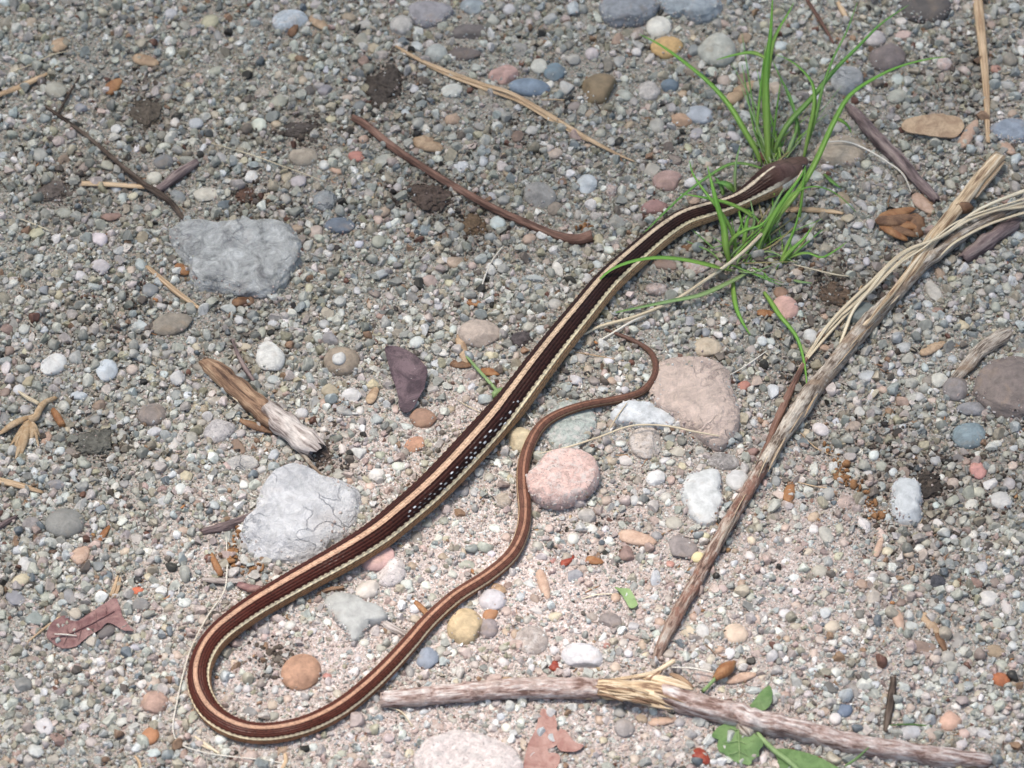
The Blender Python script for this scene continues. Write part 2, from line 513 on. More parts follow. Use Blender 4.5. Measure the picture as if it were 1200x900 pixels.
def spline(P, n):
    P = np.asarray(P, float)
    Q = np.vstack([2 * P[0] - P[1], P, 2 * P[-1] - P[-2]])
    seg = np.linspace(0, len(P) - 1 - 1e-9, n)
    i = seg.astype(int); t = (seg - i)[:, None]
    a, b, c, d = Q[i], Q[i + 1], Q[i + 2], Q[i + 3]
    return .5 * ((2 * b) + (c - a) * t + (2 * a - 5 * b + 4 * c - d) * t * t + (3 * b - a - 3 * c + d) * t ** 3)

def frames(C):
    T = np.gradient(C, axis=0); T /= np.linalg.norm(T, axis=1)[:, None] + 1e-12
    S = np.cross(T, [0, 0, 1.]); n = np.linalg.norm(S, axis=1)[:, None]
    S = S / np.maximum(n, 1e-9)
    U = np.cross(S, T)
    return T, S, U

def tube_data(ctrl, nl, na, rough=.08, flat=1., kl=60., rng=None, raised=None, lump=0.):
    """ctrl rows: px, py, radius px [, height of the axis above ground in px]"""
    rng = rng or np.random.default_rng(int(ctrl[0][0] * 7 + ctrl[0][1]))
    c = np.array([(q[0], q[1], q[2], q[3] if len(q) > 3 else q[2] * .85 * flat) for q in ctrl], float)
    s = spline(c, nl)
    s[:, 2] = np.maximum(s[:, 2], .15)
    k = pxm(c[:, 0].mean(), c[:, 1].mean())
    C = at(s[:, 0], s[:, 1], s[:, 3] * k)
    T, S, U = frames(C)
    L = np.concatenate([[0], np.cumsum(np.linalg.norm(np.diff(C, axis=0), axis=1))])
    th = np.linspace(0, 2 * math.pi, na, endpoint=False)
    prof = 1 + rough * waves(np.column_stack([np.cos(th) * 2, np.sin(th) * 2, th * 0]), 1.6, 8, rng, 1.2, 2)
    G = np.column_stack([np.repeat(L * kl * 20, na), np.tile(np.cos(th) * 1.6, nl), np.tile(np.sin(th) * 1.6, nl)])
    rr = (s[:, 2] * k)[:, None] * prof[None] * (1 + rough * waves(G, .7, 12, rng, 1., 3).reshape(nl, na))
    if lump: rr *= (1 + lump * waves(np.column_stack([L * kl * 4, L * 0, L * 0]), 1., 6, rng))[:, None]
    V = C[:, None] + rr[..., None] * (np.cos(th)[None, :, None] * U[:, None] * flat + np.sin(th)[None, :, None] * S[:, None])
    V[0] += T[0] * (rng.uniform(-.7, .5, na) * s[0, 2] * k)[:, None]; V[-1] += T[-1] * (rng.uniform(-.5, .7, na) * s[-1, 2] * k)[:, None]
    V = V.reshape(-1, 3)
    F = []
    for i in range(nl - 1):
        for j in range(na):
            j2 = (j + 1) % na
            F.append([i * na + j, i * na + j2, (i + 1) * na + j2, (i + 1) * na + j])
    F.append(list(range(na))[::-1]); F.append([(nl - 1) * na + j for j in range(na)])
    uv = np.column_stack([np.tile(np.abs(th - math.pi) / math.pi * .006, nl), np.repeat(L, na)])
    return V, F, uv

def tube(name, ctrl, mat, parent=None, nl=24, na=10, label=None, cat=None, group=None, **kw):
    V, F, uv = tube_data(ctrl, nl, na, **kw)
    o = mk(name, V, F, M[mat], parent, uv=uv)
    return tag(o, label, cat, group)

def ctr(ctrl):
    q = np.array([p[:2] for p in ctrl], float).mean(0)
    return at(q[0], q[1])

def blade(name, pts, w, mat, parent=None, hts=None, nl=22, taper=.75, w0=.55):
    """grass blade: a keeled strip with thickness; pts in pixels, hts = heights (px) at the points"""
    c = np.array([(p[0], p[1], hts[i]) for i, p in enumerate(pts)], float)
    s = spline(c, nl); s[:, 2] = np.maximum(s[:, 2], .8)
    k = pxm(c[:, 0].mean(), c[:, 1].mean())
    C = at(s[:, 0], s[:, 1], s[:, 2] * k)
    T, S, U = frames(C)
    view = CL - C; view /= np.linalg.norm(view, axis=1)[:, None]
    t = np.linspace(0, 1, nl)
    wid = (w0 + (1 - w0) * np.clip(t / .3, 0, 1)) * np.clip((1 - t) / taper, 0, 1) ** .7 * w * .52 * k + .25 * k
    # blades lie flat side up, leaning a little round their own axis
    lean = .35 * math.sin(pts[0][0] * .7)
    S2 = S * math.cos(lean) + U * math.sin(lean); U2 = U * math.cos(lean) - S * math.sin(lean)
    V = np.concatenate([C + S2 * wid[:, None] + U2 * wid[:, None] * .30, C + U2 * .12 * k, C - S2 * wid[:, None] + U2 * wid[:, None] * .30, C - U2 * .45 * k])
    F = []
    for i in range(nl - 1):
        for a, b in ((0, 1), (1, 2), (2, 3), (3, 0)):
            F.append([a * nl + i, a * nl + i + 1, b * nl + i + 1, b * nl + i])
    F.append([0, nl, 2 * nl, 3 * nl]); F.append([nl - 1, 4 * nl - 1, 3 * nl - 1, 2 * nl - 1])
    uv = np.column_stack([np.concatenate([np.full(nl, u) for u in (0, .5, 1., .5)]), np.tile(t, 4)])
    return mk(name, V, F, M[mat], parent, uv=uv)

def sheet(name, poly, mat, zf, parent=None, step=3.5, thick=.7, jitter=.25, seed=1):
    """flat piece (leaf, chip): outline in pixels, zf(px,py) gives the height in px; has thickness and edges"""
    rng = np.random.default_rng(seed)
    q = np.array(poly, float)
    n0 = len(q)
    tt = np.arange(n0 * 3) / 3; i0 = tt.astype(int); f = (tt - i0)[:, None]
    a0, b0, c0, d0 = (q[(i0 + o) % n0] for o in (-1, 0, 1, 2))
    q = .5 * (2 * b0 + (c0 - a0) * f * .8 + (2 * a0 - 5 * b0 + 4 * c0 - d0) * f * f * .8 + (3 * b0 - a0 - 3 * c0 + d0) * f ** 3 * .8) + f * (c0 - b0) * .2
    out = []
    for i in range(len(q)):
        a, b = q[i], q[(i + 1) % len(q)]
        m = max(1, int(np.linalg.norm(b - a) / step))
        for j in range(m): out.append(a + (b - a) * j / m)
    out = np.array(out) + rng.normal(0, jitter, (len(out), 2))
    x0, y0 = q.min(0); x1, y1 = q.max(0)
    gx, gy = np.meshgrid(np.arange(x0 + step / 2, x1, step), np.arange(y0 + step / 2, y1, step))
    g = np.column_stack([gx.ravel(), gy.ravel()]) + rng.normal(0, step * .15, (gx.size, 2))
    def inside(p):
        c = np.zeros(len(p), bool)
        for i in range(len(out)):
            a, b = out[i], out[i - 1]
            hit = ((a[1] > p[:, 1]) != (b[1] > p[:, 1])) & (p[:, 0] < (b[0] - a[0]) * (p[:, 1] - a[1]) / (b[1] - a[1] + 1e-12) + a[0])
            c ^= hit
        return c
    g = g[inside(g)]
    dm = np.min(np.linalg.norm(g[:, None] - out[None], axis=2), axis=1) if len(g) else np.zeros(0)
    g = g[dm > step * .45]
    pts = np.vstack([out, g]); n = len(out)
    r = geometry.delaunay_2d_cdt([Vector(p) for p in pts], [], [list(range(n))], 1, 1e-6)
    P2 = np.array([v[:] for v in r[0]]); tri = [list(f) for f in r[2]]
    z = np.array([zf(x, y) for x, y in P2])
    k = pxm(*q.mean(0))
    top = at(P2[:, 0], P2[:, 1], (z + thick) * k)
    m = len(P2)
    bot = top - np.array([0, 0, thick * k])
    e = {}
    for f in tri:
        for a, b in zip(f, f[1:] + f[:1]): e[(a, b)] = 1
    # keep triangles turned so that they face up
    a, b, c = (top[[f[i] for f in tri]] for i in range(3))
    nz = np.cross(b - a, c - a)[:, 2]
    tri = [f if s > 0 else f[::-1] for f, s in zip(tri, nz)]
    e = {}
    for f in tri:
        for i in range(3): e[(f[i], f[(i + 1) % 3])] = 1
    F = tri + [[x + m for x in f[::-1]] for f in tri]
    for (i, j) in e:
        if (j, i) not in e: F.append([j, i, i + m, j + m])
    return mk(name, np.vstack([top, bot]), F, M[mat], parent, sharp=R(60))

def husk(name, px, py, ln, wd, ang, mat, label, cat='husk', group=None, arch=.45, parent=None, lift=1.0, bend=.0):
    """curled boat-shaped scale, pointed at both ends"""
    nl, na = 15, 9
    A = R(ang); k = pxm(px, py)
    t = np.linspace(-1, 1, nl)
    wv = np.sqrt(np.clip(1 - np.abs(t) ** 2.2, 0, 1)) * (1 - .25 * t) + .04
    V, rng = [], np.random.default_rng(int(px * 3 + py))
    for sgn in (1, -1):
        for i in range(nl):
            for j in range(na):
                a = (j / (na - 1) - .5) * 2.3
                y = math.sin(a) / math.sin(1.15) * wd / 2 * wv[i] + bend * ln * (t[i] ** 2)
                z = (math.cos(a) - math.cos(1.15)) * wd * arch * wv[i] + 1.2 * lift + (.35 if sgn > 0 else -.35) + lift * (1 - t[i] ** 2) * 1.
                V.append((t[i] * ln / 2, y, z + rng.normal(0, .12)))
    V = np.array(V)
    X = V[:, 0] * math.cos(A) - V[:, 1] * math.sin(A)
    Y = (V[:, 0] * math.sin(A) + V[:, 1] * math.cos(A))
    P = at(px + X, py + Y, V[:, 2] * k)
    F = []
    N = nl * na
    for i in range(nl - 1):
        for j in range(na - 1):
            a = i * na + j
            F.append([a, a + na, a + na + 1, a + 1]); F.append([N + a, N + a + 1, N + a + na + 1, N + a + na])
    for i in range(nl - 1):
        for j in (0, na - 1):
            a = i * na + j; F.append([a, a + na, N + a + na, N + a] if j else [a, N + a, N + a + na, a + na])
    for i in (0, nl - 1):
        for j in range(na - 1):
            a = i * na + j; F.append([a, a + 1, N + a + 1, N + a] if not i else [a, N + a, N + a + 1, a + 1])
    return tag(mk(name, P, F, M[mat], parent), label, cat, group)

# ------------------------------------------------------------------ snake
# px, py, visible width px, extra height px, roll degrees (positive shows more of its left flank)
SN = [(707, 385, 2.6, 2, 0), (719, 390, 4.0, 2, 0), (737, 397, 5.2, 1, 0), (751, 404, 6.0, 1, 0), (763, 413, 6.6, 1, 0), (768, 425, 7.2, 1, 0),
      (768, 438, 7.8, 1, 0), (761, 451, 8.2, 2, 0), (751, 460, 8.6, 2, 0), (737, 465, 9.0, 2, 0), (715, 470, 9.6, 3, 0), (693, 473.5, 10, 7, 0),
      (672, 479, 10.6, 9, 0), (650, 488, 11.5, 8, 0), (633, 501, 12.5, 5, 0), (620, 523, 13.5, 2, 5), (613, 548, 14.2, 1, 8), (613, 575, 15, 1, 8),
      (615, 597, 15.3, 1, 8), (613, 620, 15.6, 1, 8), (605, 642, 16, 1, 6), (592, 659, 16.5, 1, 4), (567, 679, 17.2, 1, 2), (533, 701, 18.2, 1, 0), (501, 730, 19.2, 1, 0),
      (477, 758, 20.5, 1, 0), (450, 787, 21.5, 1, 0), (423, 812, 22.3, 0, 0), (393, 834, 23, 0, 0), (357, 851, 23.6, 0, 0), (320, 859, 24, 0, 0),
      (290, 858, 24.6, 0, 0), (265, 849, 25.4, 0, 2), (246, 833, 26.2, 0, 8), (235, 810, 26.8, 0, 14), (234, 787, 27.4, 0, 16), (242, 764, 28.2, 0, 14), (256, 745, 29, 0, 10),
      (276, 728, 29.8, 0, 6), (302, 710, 30.6, 0, 4), (350, 682, 32.4, 0, 3), (400, 654, 34.2, 0, 2), (440, 629, 35.6, 0, 1), (472, 603, 36.8, 0, 0),
      (502, 577, 37.6, 0, 0), (529, 550, 38.2, 0, 0), (555, 522, 38.4, 0, 0), (579, 496, 38, 0, 4), (602, 470, 37.2, 0, 13), (628, 435, 35.8, 0, 13),
      (652, 404, 34.4, 0, 13), (682, 367, 32.6, 0, 13), (712, 331, 30.8, 0, 13), (746, 300, 29, 0, 13), (773, 277, 27.6, 0, 13), (800, 259, 26.4, 1, 13), (826, 250, 25.2, 1.5, 13),
      (846, 244, 23.4, 2.5, 13), (866, 236, 22.8, 3, 12), (884, 225, 28, 3.5, 8), (898, 216, 35.5, 4, 8), (909, 209, 38.5, 4, 8), (920, 202.5, 36, 3.5, 8), (929, 197, 29.5, 3, 8),
      (937, 191.5, 20.5, 2.5, 0), (942, 188, 14, 2, 0), (945, 186, 7.5, 2, 0)]
SNA = np.array(SN, float)
SN_SP = spline(SNA, 1500)
def snake():
    s = SN_SP
    # even spacing along the body
    L = np.concatenate([[0], np.cumsum(np.hypot(np.diff(s[:, 0]), np.diff(s[:, 1]) / .8))])
    NL, NA = 1150, 156
    u = np.linspace(0, L[-1], NL)
    s = np.column_stack([np.interp(u, L, s[:, i]) for i in range(5)])
    r = s[:, 2] / 2
    k = np.array([pxm(a, b) for a, b in zip(s[::50, 0], s[::50, 1])]); k = np.interp(np.arange(NL), np.arange(0, NL, 50), k)
    dh = u[-1] - u                                       # px from the snout
    headw = np.clip(1 - (dh - 22) / 26, 0, 1)            # 1 on the head
    flat = 1 - .22 * headw
    z = r * .93 * flat + s[:, 3]
    C = at(s[:, 0], s[:, 1], z * k)
    for i in range(3): C[:, i] = np.convolve(np.pad(C[:, i], 4, 'edge'), np.ones(9) / 9, 'valid')
    T, S, U = frames(C)
    ro = np.radians(s[:, 4])
    S, U = S * np.cos(ro)[:, None] + U * np.sin(ro)[:, None], U * np.cos(ro)[:, None] - S * np.sin(ro)[:, None]
    th = np.linspace(-math.pi, math.pi, NA, endpoint=False)
    TH, UU = np.meshgrid(th, dh)
    rowang = R(12.0)
    row = TH / rowang
    ri = np.round(row); fu = (row - ri) * 2              # -1..1 across a scale
    sl = np.maximum(.5 * r, 2.2)                        # scale length px
    phase = np.concatenate([[0], np.cumsum(np.diff(u) / sl[1:])])
    ph = (phase[-1] - phase)[:, None] + (ri % 2) * .5    # grows from the snout to the tail
    fv = ph - np.floor(ph)                               # 0 at the head end of a scale -> 1 at its free edge
    lens = np.clip(1 - np.abs(fu) ** 2.0 * (1.15), 0, 1)
    h = lens * (.25 + .75 * fv) * np.clip((1 - fv) / .16, 0, 1) ** .6
    keel = np.exp(-(fu / .16) ** 2) * .35 * np.clip((1 - fv) / .2, 0, 1)
    body = np.clip((dh - 46) / 26, 0, 1)[:, None] * np.clip(r / 5, .3, 1)[:, None]
    back = np.clip((R(128) - np.abs(TH)) / R(10), 0, 1)
    rel = .060 * (h + keel) * body * back
    # belly: broad cross plates
    bell = 1 - back
    bp = (dh / 7.0) % 1
    rel += (bell * .015 * bp[:, None])
    ct, st = np.cos(TH), np.sin(TH)
    belly = np.where(ct < -.45, -.45 + (ct + .45) * .72, ct)      # flattened underneath
    brow = np.exp(-((np.abs(TH) - R(52)) / R(20)) ** 2) * np.exp(-((dh - 20) / 8) ** 2)[:, None] * .07
    R0 = (r * k)[:, None]
    crown = -.10 * np.exp(-(TH / R(30)) ** 2) * headw[:, None]
    P = C[:, None] + (R0 * (1 + rel + brow + crown) * st)[..., None] * S[:, None] + (R0 * (1 + rel + brow + crown) * belly * flat[:, None])[..., None] * U[:, None]
    # ---- skin pattern
    fr = np.clip(dh / dh[0], 0, 1)                       # 0 snout .. 1 tail tip
    def lerp3(keys):
        xs = [q[0] for q in keys]
        return np.column_stack([np.interp(fr, xs, [q[1][i] for q in keys]) for i in range(3)])[:, None]
    dark = lerp3([(0, (.050, .020, .015)), (.12, (.026, .011, .008)), (.25, (.034, .011, .008)), (.36, (.044, .012, .008)), (.5, (.076, .018, .011)), (.66, (.088, .026, .016)), (.74, (.125, .050, .034)), (.85, (.155, .072, .050)), (1, (.12, .062, .045))])
    dors = lerp3([(0, (.66, .57, .44)), (.15, (.60, .46, .32)), (.4, (.55, .345, .235)), (.7, (.46, .26, .17)), (.85, (.32, .16, .105)), (.95, (.16, .075, .05)), (1, (.10, .05, .035))])
    lat = lerp3([(0, (.84, .77, .64)), (.08, (.90, .74, .47)), (.4, (.88, .75, .50)), (.7, (.76, .61, .40)), (.85, (.30, .20, .12)), (1, (.12, .07, .05))])
    under = lerp3([(0, (.42, .27, .16)), (.08, (.46, .29, .16)), (.3, (.36, .20, .10)), (.45, (.30, .16, .08)), (.7, (.28, .13, .07)), (.85, (.2, .1, .06)), (1, (.11, .06, .04))])
    vent = np.array([.50, .42, .30])
    A = np.abs(TH)
    sc = .5 + .5 * fv                                    # stripes follow the scale rows
    g = np.zeros((NL, NA, 1))
    wob = (1 - lens) * .8
    colr = np.where(A[..., None] < R(10.6) + R(2.2) * (fv[..., None] - .5), dors, dark)
    latm = (A > R(60) + R(3) * (fv - .5)) & (A < R(76) + R(3) * (fv - .5))
    colr = np.where(latm[..., None], lat, colr)
    colr = np.where((A >= R(76) + R(3) * (fv - .5))[..., None], under, colr)
    colr = np.where((A > R(122))[..., None], vent, colr)
    # thin black line that edges the stripes, dark skin between the scales
    edge = np.exp(-((A - R(14.5)) / R(2.2)) ** 2) + np.exp(-((A - R(56.5)) / R(2.2)) ** 2) + .7 * np.exp(-((A - R(79.5)) / R(2.2)) ** 2)
    colr = colr * (1 - .5 * np.clip(edge, 0, 1) * body)[..., None]
    gap = np.clip(np.abs(fu) ** 4, 0, 1) * .68 + np.clip((fv - .80) / .2, 0, 1) * .5
    rs = np.sin(ri * 12.9898 + np.floor(ph) * 78.233) * 43758.5453; rs = rs - np.floor(rs)
    gap = np.where(latm, gap * .35, gap)
    colr = colr * (1 - gap * body * back)[..., None] * (.86 + .28 * rs)[..., None]
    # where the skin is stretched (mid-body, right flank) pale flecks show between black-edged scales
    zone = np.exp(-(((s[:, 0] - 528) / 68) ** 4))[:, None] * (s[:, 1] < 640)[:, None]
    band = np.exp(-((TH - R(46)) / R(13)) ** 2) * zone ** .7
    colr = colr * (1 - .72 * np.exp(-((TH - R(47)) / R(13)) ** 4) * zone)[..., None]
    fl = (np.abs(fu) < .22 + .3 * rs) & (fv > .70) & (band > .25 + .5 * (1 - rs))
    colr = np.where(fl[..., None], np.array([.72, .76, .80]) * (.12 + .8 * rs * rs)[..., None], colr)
    # head: plain brown plates, pale lips
    dd = dh[:, None] + 3.5 * np.sin(np.abs(TH) * 3)        # uneven border between head plates and neck scales
    hw = np.clip((70 - dd) / 34, 0, 1); hw = hw * hw * (3 - 2 * hw)
    hb = np.array([.118, .070, .058]) * (1 + .16 * np.sin(TH * 5 + 1)[..., None] * np.sin(dh * .35)[:, None, None])
    seam = np.zeros((NL, NA))                            # borders of the head plates
    for q in (9., 17., 30., 43.): seam = np.maximum(seam, np.exp(-((dh[:, None] - q - 3 * np.abs(TH)) / .8) ** 2) * (A < R(62)))
    seam = np.maximum(seam, np.exp(-((A - R(26)) / R(2.2)) ** 2) * (dh < 31)[:, None] * (dh > 6)[:, None])
    seam = np.maximum(seam, np.exp(-(TH / R(2.)) ** 2) * ((dh > 30) & (dh < 43))[:, None])
    hb = hb * (1 - .45 * seam)[..., None]
    sw = R(10.6) * np.clip((dh - 44) / 34, .35, 1)[:, None]
    stripe = (A < sw)[..., None] & (dh[:, None, None] > 47)
    colr = np.where(((A >= sw) & (A < R(12.5)) & (dh < 82)[:, None])[..., None], np.broadcast_to(dark, colr.shape), colr)
    keepw = np.where(stripe, 0., hw[..., None])
    top = (A < R(78) - R(6) * np.clip((18 - dh) / 18, 0, 1)[:, None])[..., None]
    colr = np.where(top, colr * (1 - keepw) + hb * keepw, colr)
    colr = np.where((dh[:, None, None] <= 47) & (A < R(10.6))[..., None], hb, colr)
    lipc = np.array([.80, .77, .68]) * (1 - .35 * np.exp(-(((dh % 6.) - 3) / .6) ** 2))[:, None, None]
    colr = np.where(~top & ((dh < 50)[:, None] & (A < R(112)))[..., None], lipc, colr)
    e = empty('snake', at(430, 640), 'slender striped brown snake stretched in a hairpin loop across the gravel', 'snake')
    F = []
    idx = np.arange((NL - 1) * NA); i, j = idx // NA, idx % NA; j2 = (j + 1) % NA
    F = np.stack([i * NA + j, i * NA + j2, (i + 1) * NA + j2, (i + 1) * NA + j], 1).tolist()
    F.append(list(range(NA))[::-1]); F.append([(NL - 1) * NA + q for q in range(NA)])
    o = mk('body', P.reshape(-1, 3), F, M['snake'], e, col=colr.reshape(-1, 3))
    # make sure the faces look outwards
    n = Vector(o.data.polygons[NA * 500].normal); c = Vector(o.data.polygons[NA * 500].center) + Vector(o.matrix_basis.translation) + Vector(e.location)
    if n.dot(c - Vector(C[500])) < 0: o.data.flip_normals()
    ie = int(np.argmin(np.abs(dh - 19)))
    for sg in (1, -1):
        a = R(63) * sg
        rr = r[ie] * k[ie]
        pe = C[ie] + rr * 1.0 * math.sin(a) * S[ie] + rr * .98 * math.cos(a) * flat[ie] * U[ie]
        V, Fq = ico(3)
        mk('eye', pe + V * 3.9 * k[ie], Fq, M['eye'], e, color=(0, 0, 0))
snake()
# distance from the snake in picture pixels (for keeping pebbles out of it)
_S = SN_SP[::6]
def snake_gap(px, py):
    d = np.hypot(px[:, None] - _S[None, :, 0], (py[:, None] - _S[None, :, 1]) * 1.1) - _S[None, :, 2] / 2
    return d.min(1)

# ------------------------------------------------------------------ large rocks and stones (outlines read off the photo)
C_ = dict(w=(.56, .545, .51), W=(.62, .61, .585), v=(.49, .51, .505), q=(.38, .375, .35), n=(.37, .355, .30), g=(.25, .25, .24), b=(.22, .24, .25),
          B=(.14, .17, .20), d=(.035, .034, .034), t=(.39, .305, .22), y=(.50, .44, .29), o=(.36, .235, .15), r=(.19, .095, .065), R=(.38, .10, .06),
          p=(.46, .35, .295), k=(.185, .15, .12), u=(.26, .235, .24))
OCC = []           # discs (px, py, radius px) that the loose gravel keeps out of
def big(name, poly, color, mat, label, cat='rock', thick=None, **kw):
    q = np.array(poly, float)
    o = stone(name, 0, 0, 0, 0, color, mat, label=label, cat=cat, poly=poly, thick=thick, seed=int(q.sum()), **{**dict(sub=5, ncut=10, lo=.62, hi=.92, rough=.05, jag=.075), **kw})
    for a, b in q: OCC.append(((a + q[:, 0].mean()) / 2, (b + q[:, 1].mean()) / 2, np.hypot(a - q[:, 0].mean(), b - q[:, 1].mean()) * .40))
    return o
big('embedded_rock', [(200, 275), (212, 262), (250, 264), (300, 262), (335, 264), (350, 285), (350, 305), (340, 325), (325, 350), (300, 352), (262, 348), (235, 345), (225, 318), (208, 300)],
    (.48, .485, .47), 'mottled', 'big blue-grey mottled rock half buried in gravel at upper left', thick=24, bury=.62, jag=.13, ncut=4, lo=.75)
big('white_rock', [(311, 567), (320, 553), (340, 545), (358, 550), (374, 562), (395, 566), (416, 576), (423, 592), (418, 613), (392, 640), (349, 668), (320, 665), (301, 656), (283, 638), (286, 622), (300, 606), (306, 588)],
    (.66, .66, .665), 'whitevein', 'big white rock with grey cracks, touching the snake on its upper side', thick=28, bury=.56, jag=.09, ncut=18, lo=.55)
big('tan_rock', [(762, 465), (770, 428), (780, 419), (799, 415), (819, 417), (841, 424), (856, 435), (856, 452), (861, 475), (864, 500), (857, 515), (839, 532), (826, 524), (811, 512), (790, 496), (772, 484)],
    (.66, .53, .455), 'tanvein', 'large smooth pinkish tan rock beside the tip of the snake tail', thick=20, bury=.55, jag=.03, rough=.03)
big('granite_stone', [(618, 563), (630, 549), (640, 534), (659, 528), (676, 529), (694, 538), (703, 557), (698, 572), (676, 586), (652, 595), (637, 592), (621, 578)],
    (.60, .42, .37), 'granite', 'pink and white speckled granite stone right of the snake tail', 'stone', thick=19, bury=.28, jag=.02)
big('greenish_stone', [(640, 492), (650, 474), (668, 466), (692, 478), (699, 494), (692, 510), (676, 526), (652, 529), (641, 514)],
    (.36, .40, .37), 'granite', 'flat pale greenish grey stone lying under the snake tail', 'stone', thick=7, bury=.35, sub=4)
big('quartz_slab', [(804, 562), (808, 553), (824, 550), (842, 549), (843, 575), (840, 600), (836, 618), (824, 622), (812, 612), (803, 592)],
    (.52, .53, .52), 'smooth', 'flat upright slab of white quartz left of the long stick', 'stone', thick=12, sub=4, ncut=12, lo=.5, jag=.03)
big('angular_stone', [(380, 703), (392, 695), (410, 697), (427, 707), (450, 718), (456, 727), (434, 733), (427, 743), (417, 756), (408, 751), (406, 740), (393, 728), (384, 716)],
    (.36, .365, .35), 'smooth', 'angular grey stone with a pointed foot inside the snake bend', 'stone', thick=11, sub=4, jag=.01)
big('bottom_rock', [(488, 890), (500, 872), (520, 863), (548, 862), (577, 869), (600, 880), (613, 900), (600, 925), (540, 938), (495, 920)],
    (.62, .54, .51), 'granite', 'white and pink rock cut off by the bottom edge of the photo', thick=20)
big('dark_rock', [(1143, 452), (1160, 430), (1185, 418), (1215, 425), (1228, 455), (1215, 487), (1180, 492), (1153, 480)],
    (.215, .175, .155), 'stone', 'dark taupe rock cut off by the right edge of the photo', thick=22, bury=.4)
big('grey_rock', [(703, 10), (715, -4), (760, -8), (772, 8), (757, 28), (735, 36), (710, 31)], (.25, .265, .285), 'stone', 'grey rock at the top edge, left one of two beside the round white pebble', thick=18)
big('blue_rock', [(771, 2), (790, -12), (835, -8), (845, 14), (832, 29), (800, 23), (777, 16)], (.29, .325, .35), 'stone', 'light blue-grey rock at the top edge, right above the orange stone', thick=18)
big('slate_rock', [(477, 12), (490, 3), (515, 4), (531, 14), (522, 25), (505, 34), (492, 35), (483, 27)], (.29, .275, .285), 'stone', 'flat purple-grey angular rock at the top edge', 'stone', thick=11, sub=4)
big('blue_slab', [(1160, 151), (1175, 142), (1200, 142), (1217, 150), (1207, 166), (1180, 168)], (.235, .27, .32), 'stone', 'flat slate-blue slab at the right edge beside the flat straw', 'stone', thick=9, sub=4)
big('beige_rock', [(955, 181), (965, 165), (985, 159), (1008, 161), (1018, 172), (1009, 190), (990, 201), (975, 196)], (.40, .335, .26), 'stone', 'flat beige rock just right of the snake head', 'stone', thick=11, sub=4)
big('dark_stone', [(1053, 12), (1062, -3), (1095, -6), (1115, 8), (1108, 24), (1080, 30), (1062, 27)], (.085, .075, .07), 'smooth', 'smooth dark brown stone at the top edge right of the grass', 'stone', thick=14, sub=4, jag=.01)
big('quartz_cluster', [(716, 486), (728, 474), (750, 473), (770, 480), (790, 492), (785, 505), (765, 503), (740, 500), (722, 497)], (.52, .54, .55), 'stone', 'cluster of glassy white quartz left of the large pinkish tan rock', 'stone', thick=12, sub=4, jag=.09)

big('glassy_stone', [(1048, 568), (1056, 561), (1070, 563), (1079, 567), (1080, 580), (1076, 596), (1079, 612), (1066, 620), (1050, 618), (1044, 602), (1046, 584)], (.47, .49, .495), 'smooth', 'upright glassy pale grey stone right of the orange crumbs', 'stone', thick=15, sub=4, ncut=14, lo=.5, jag=.02)

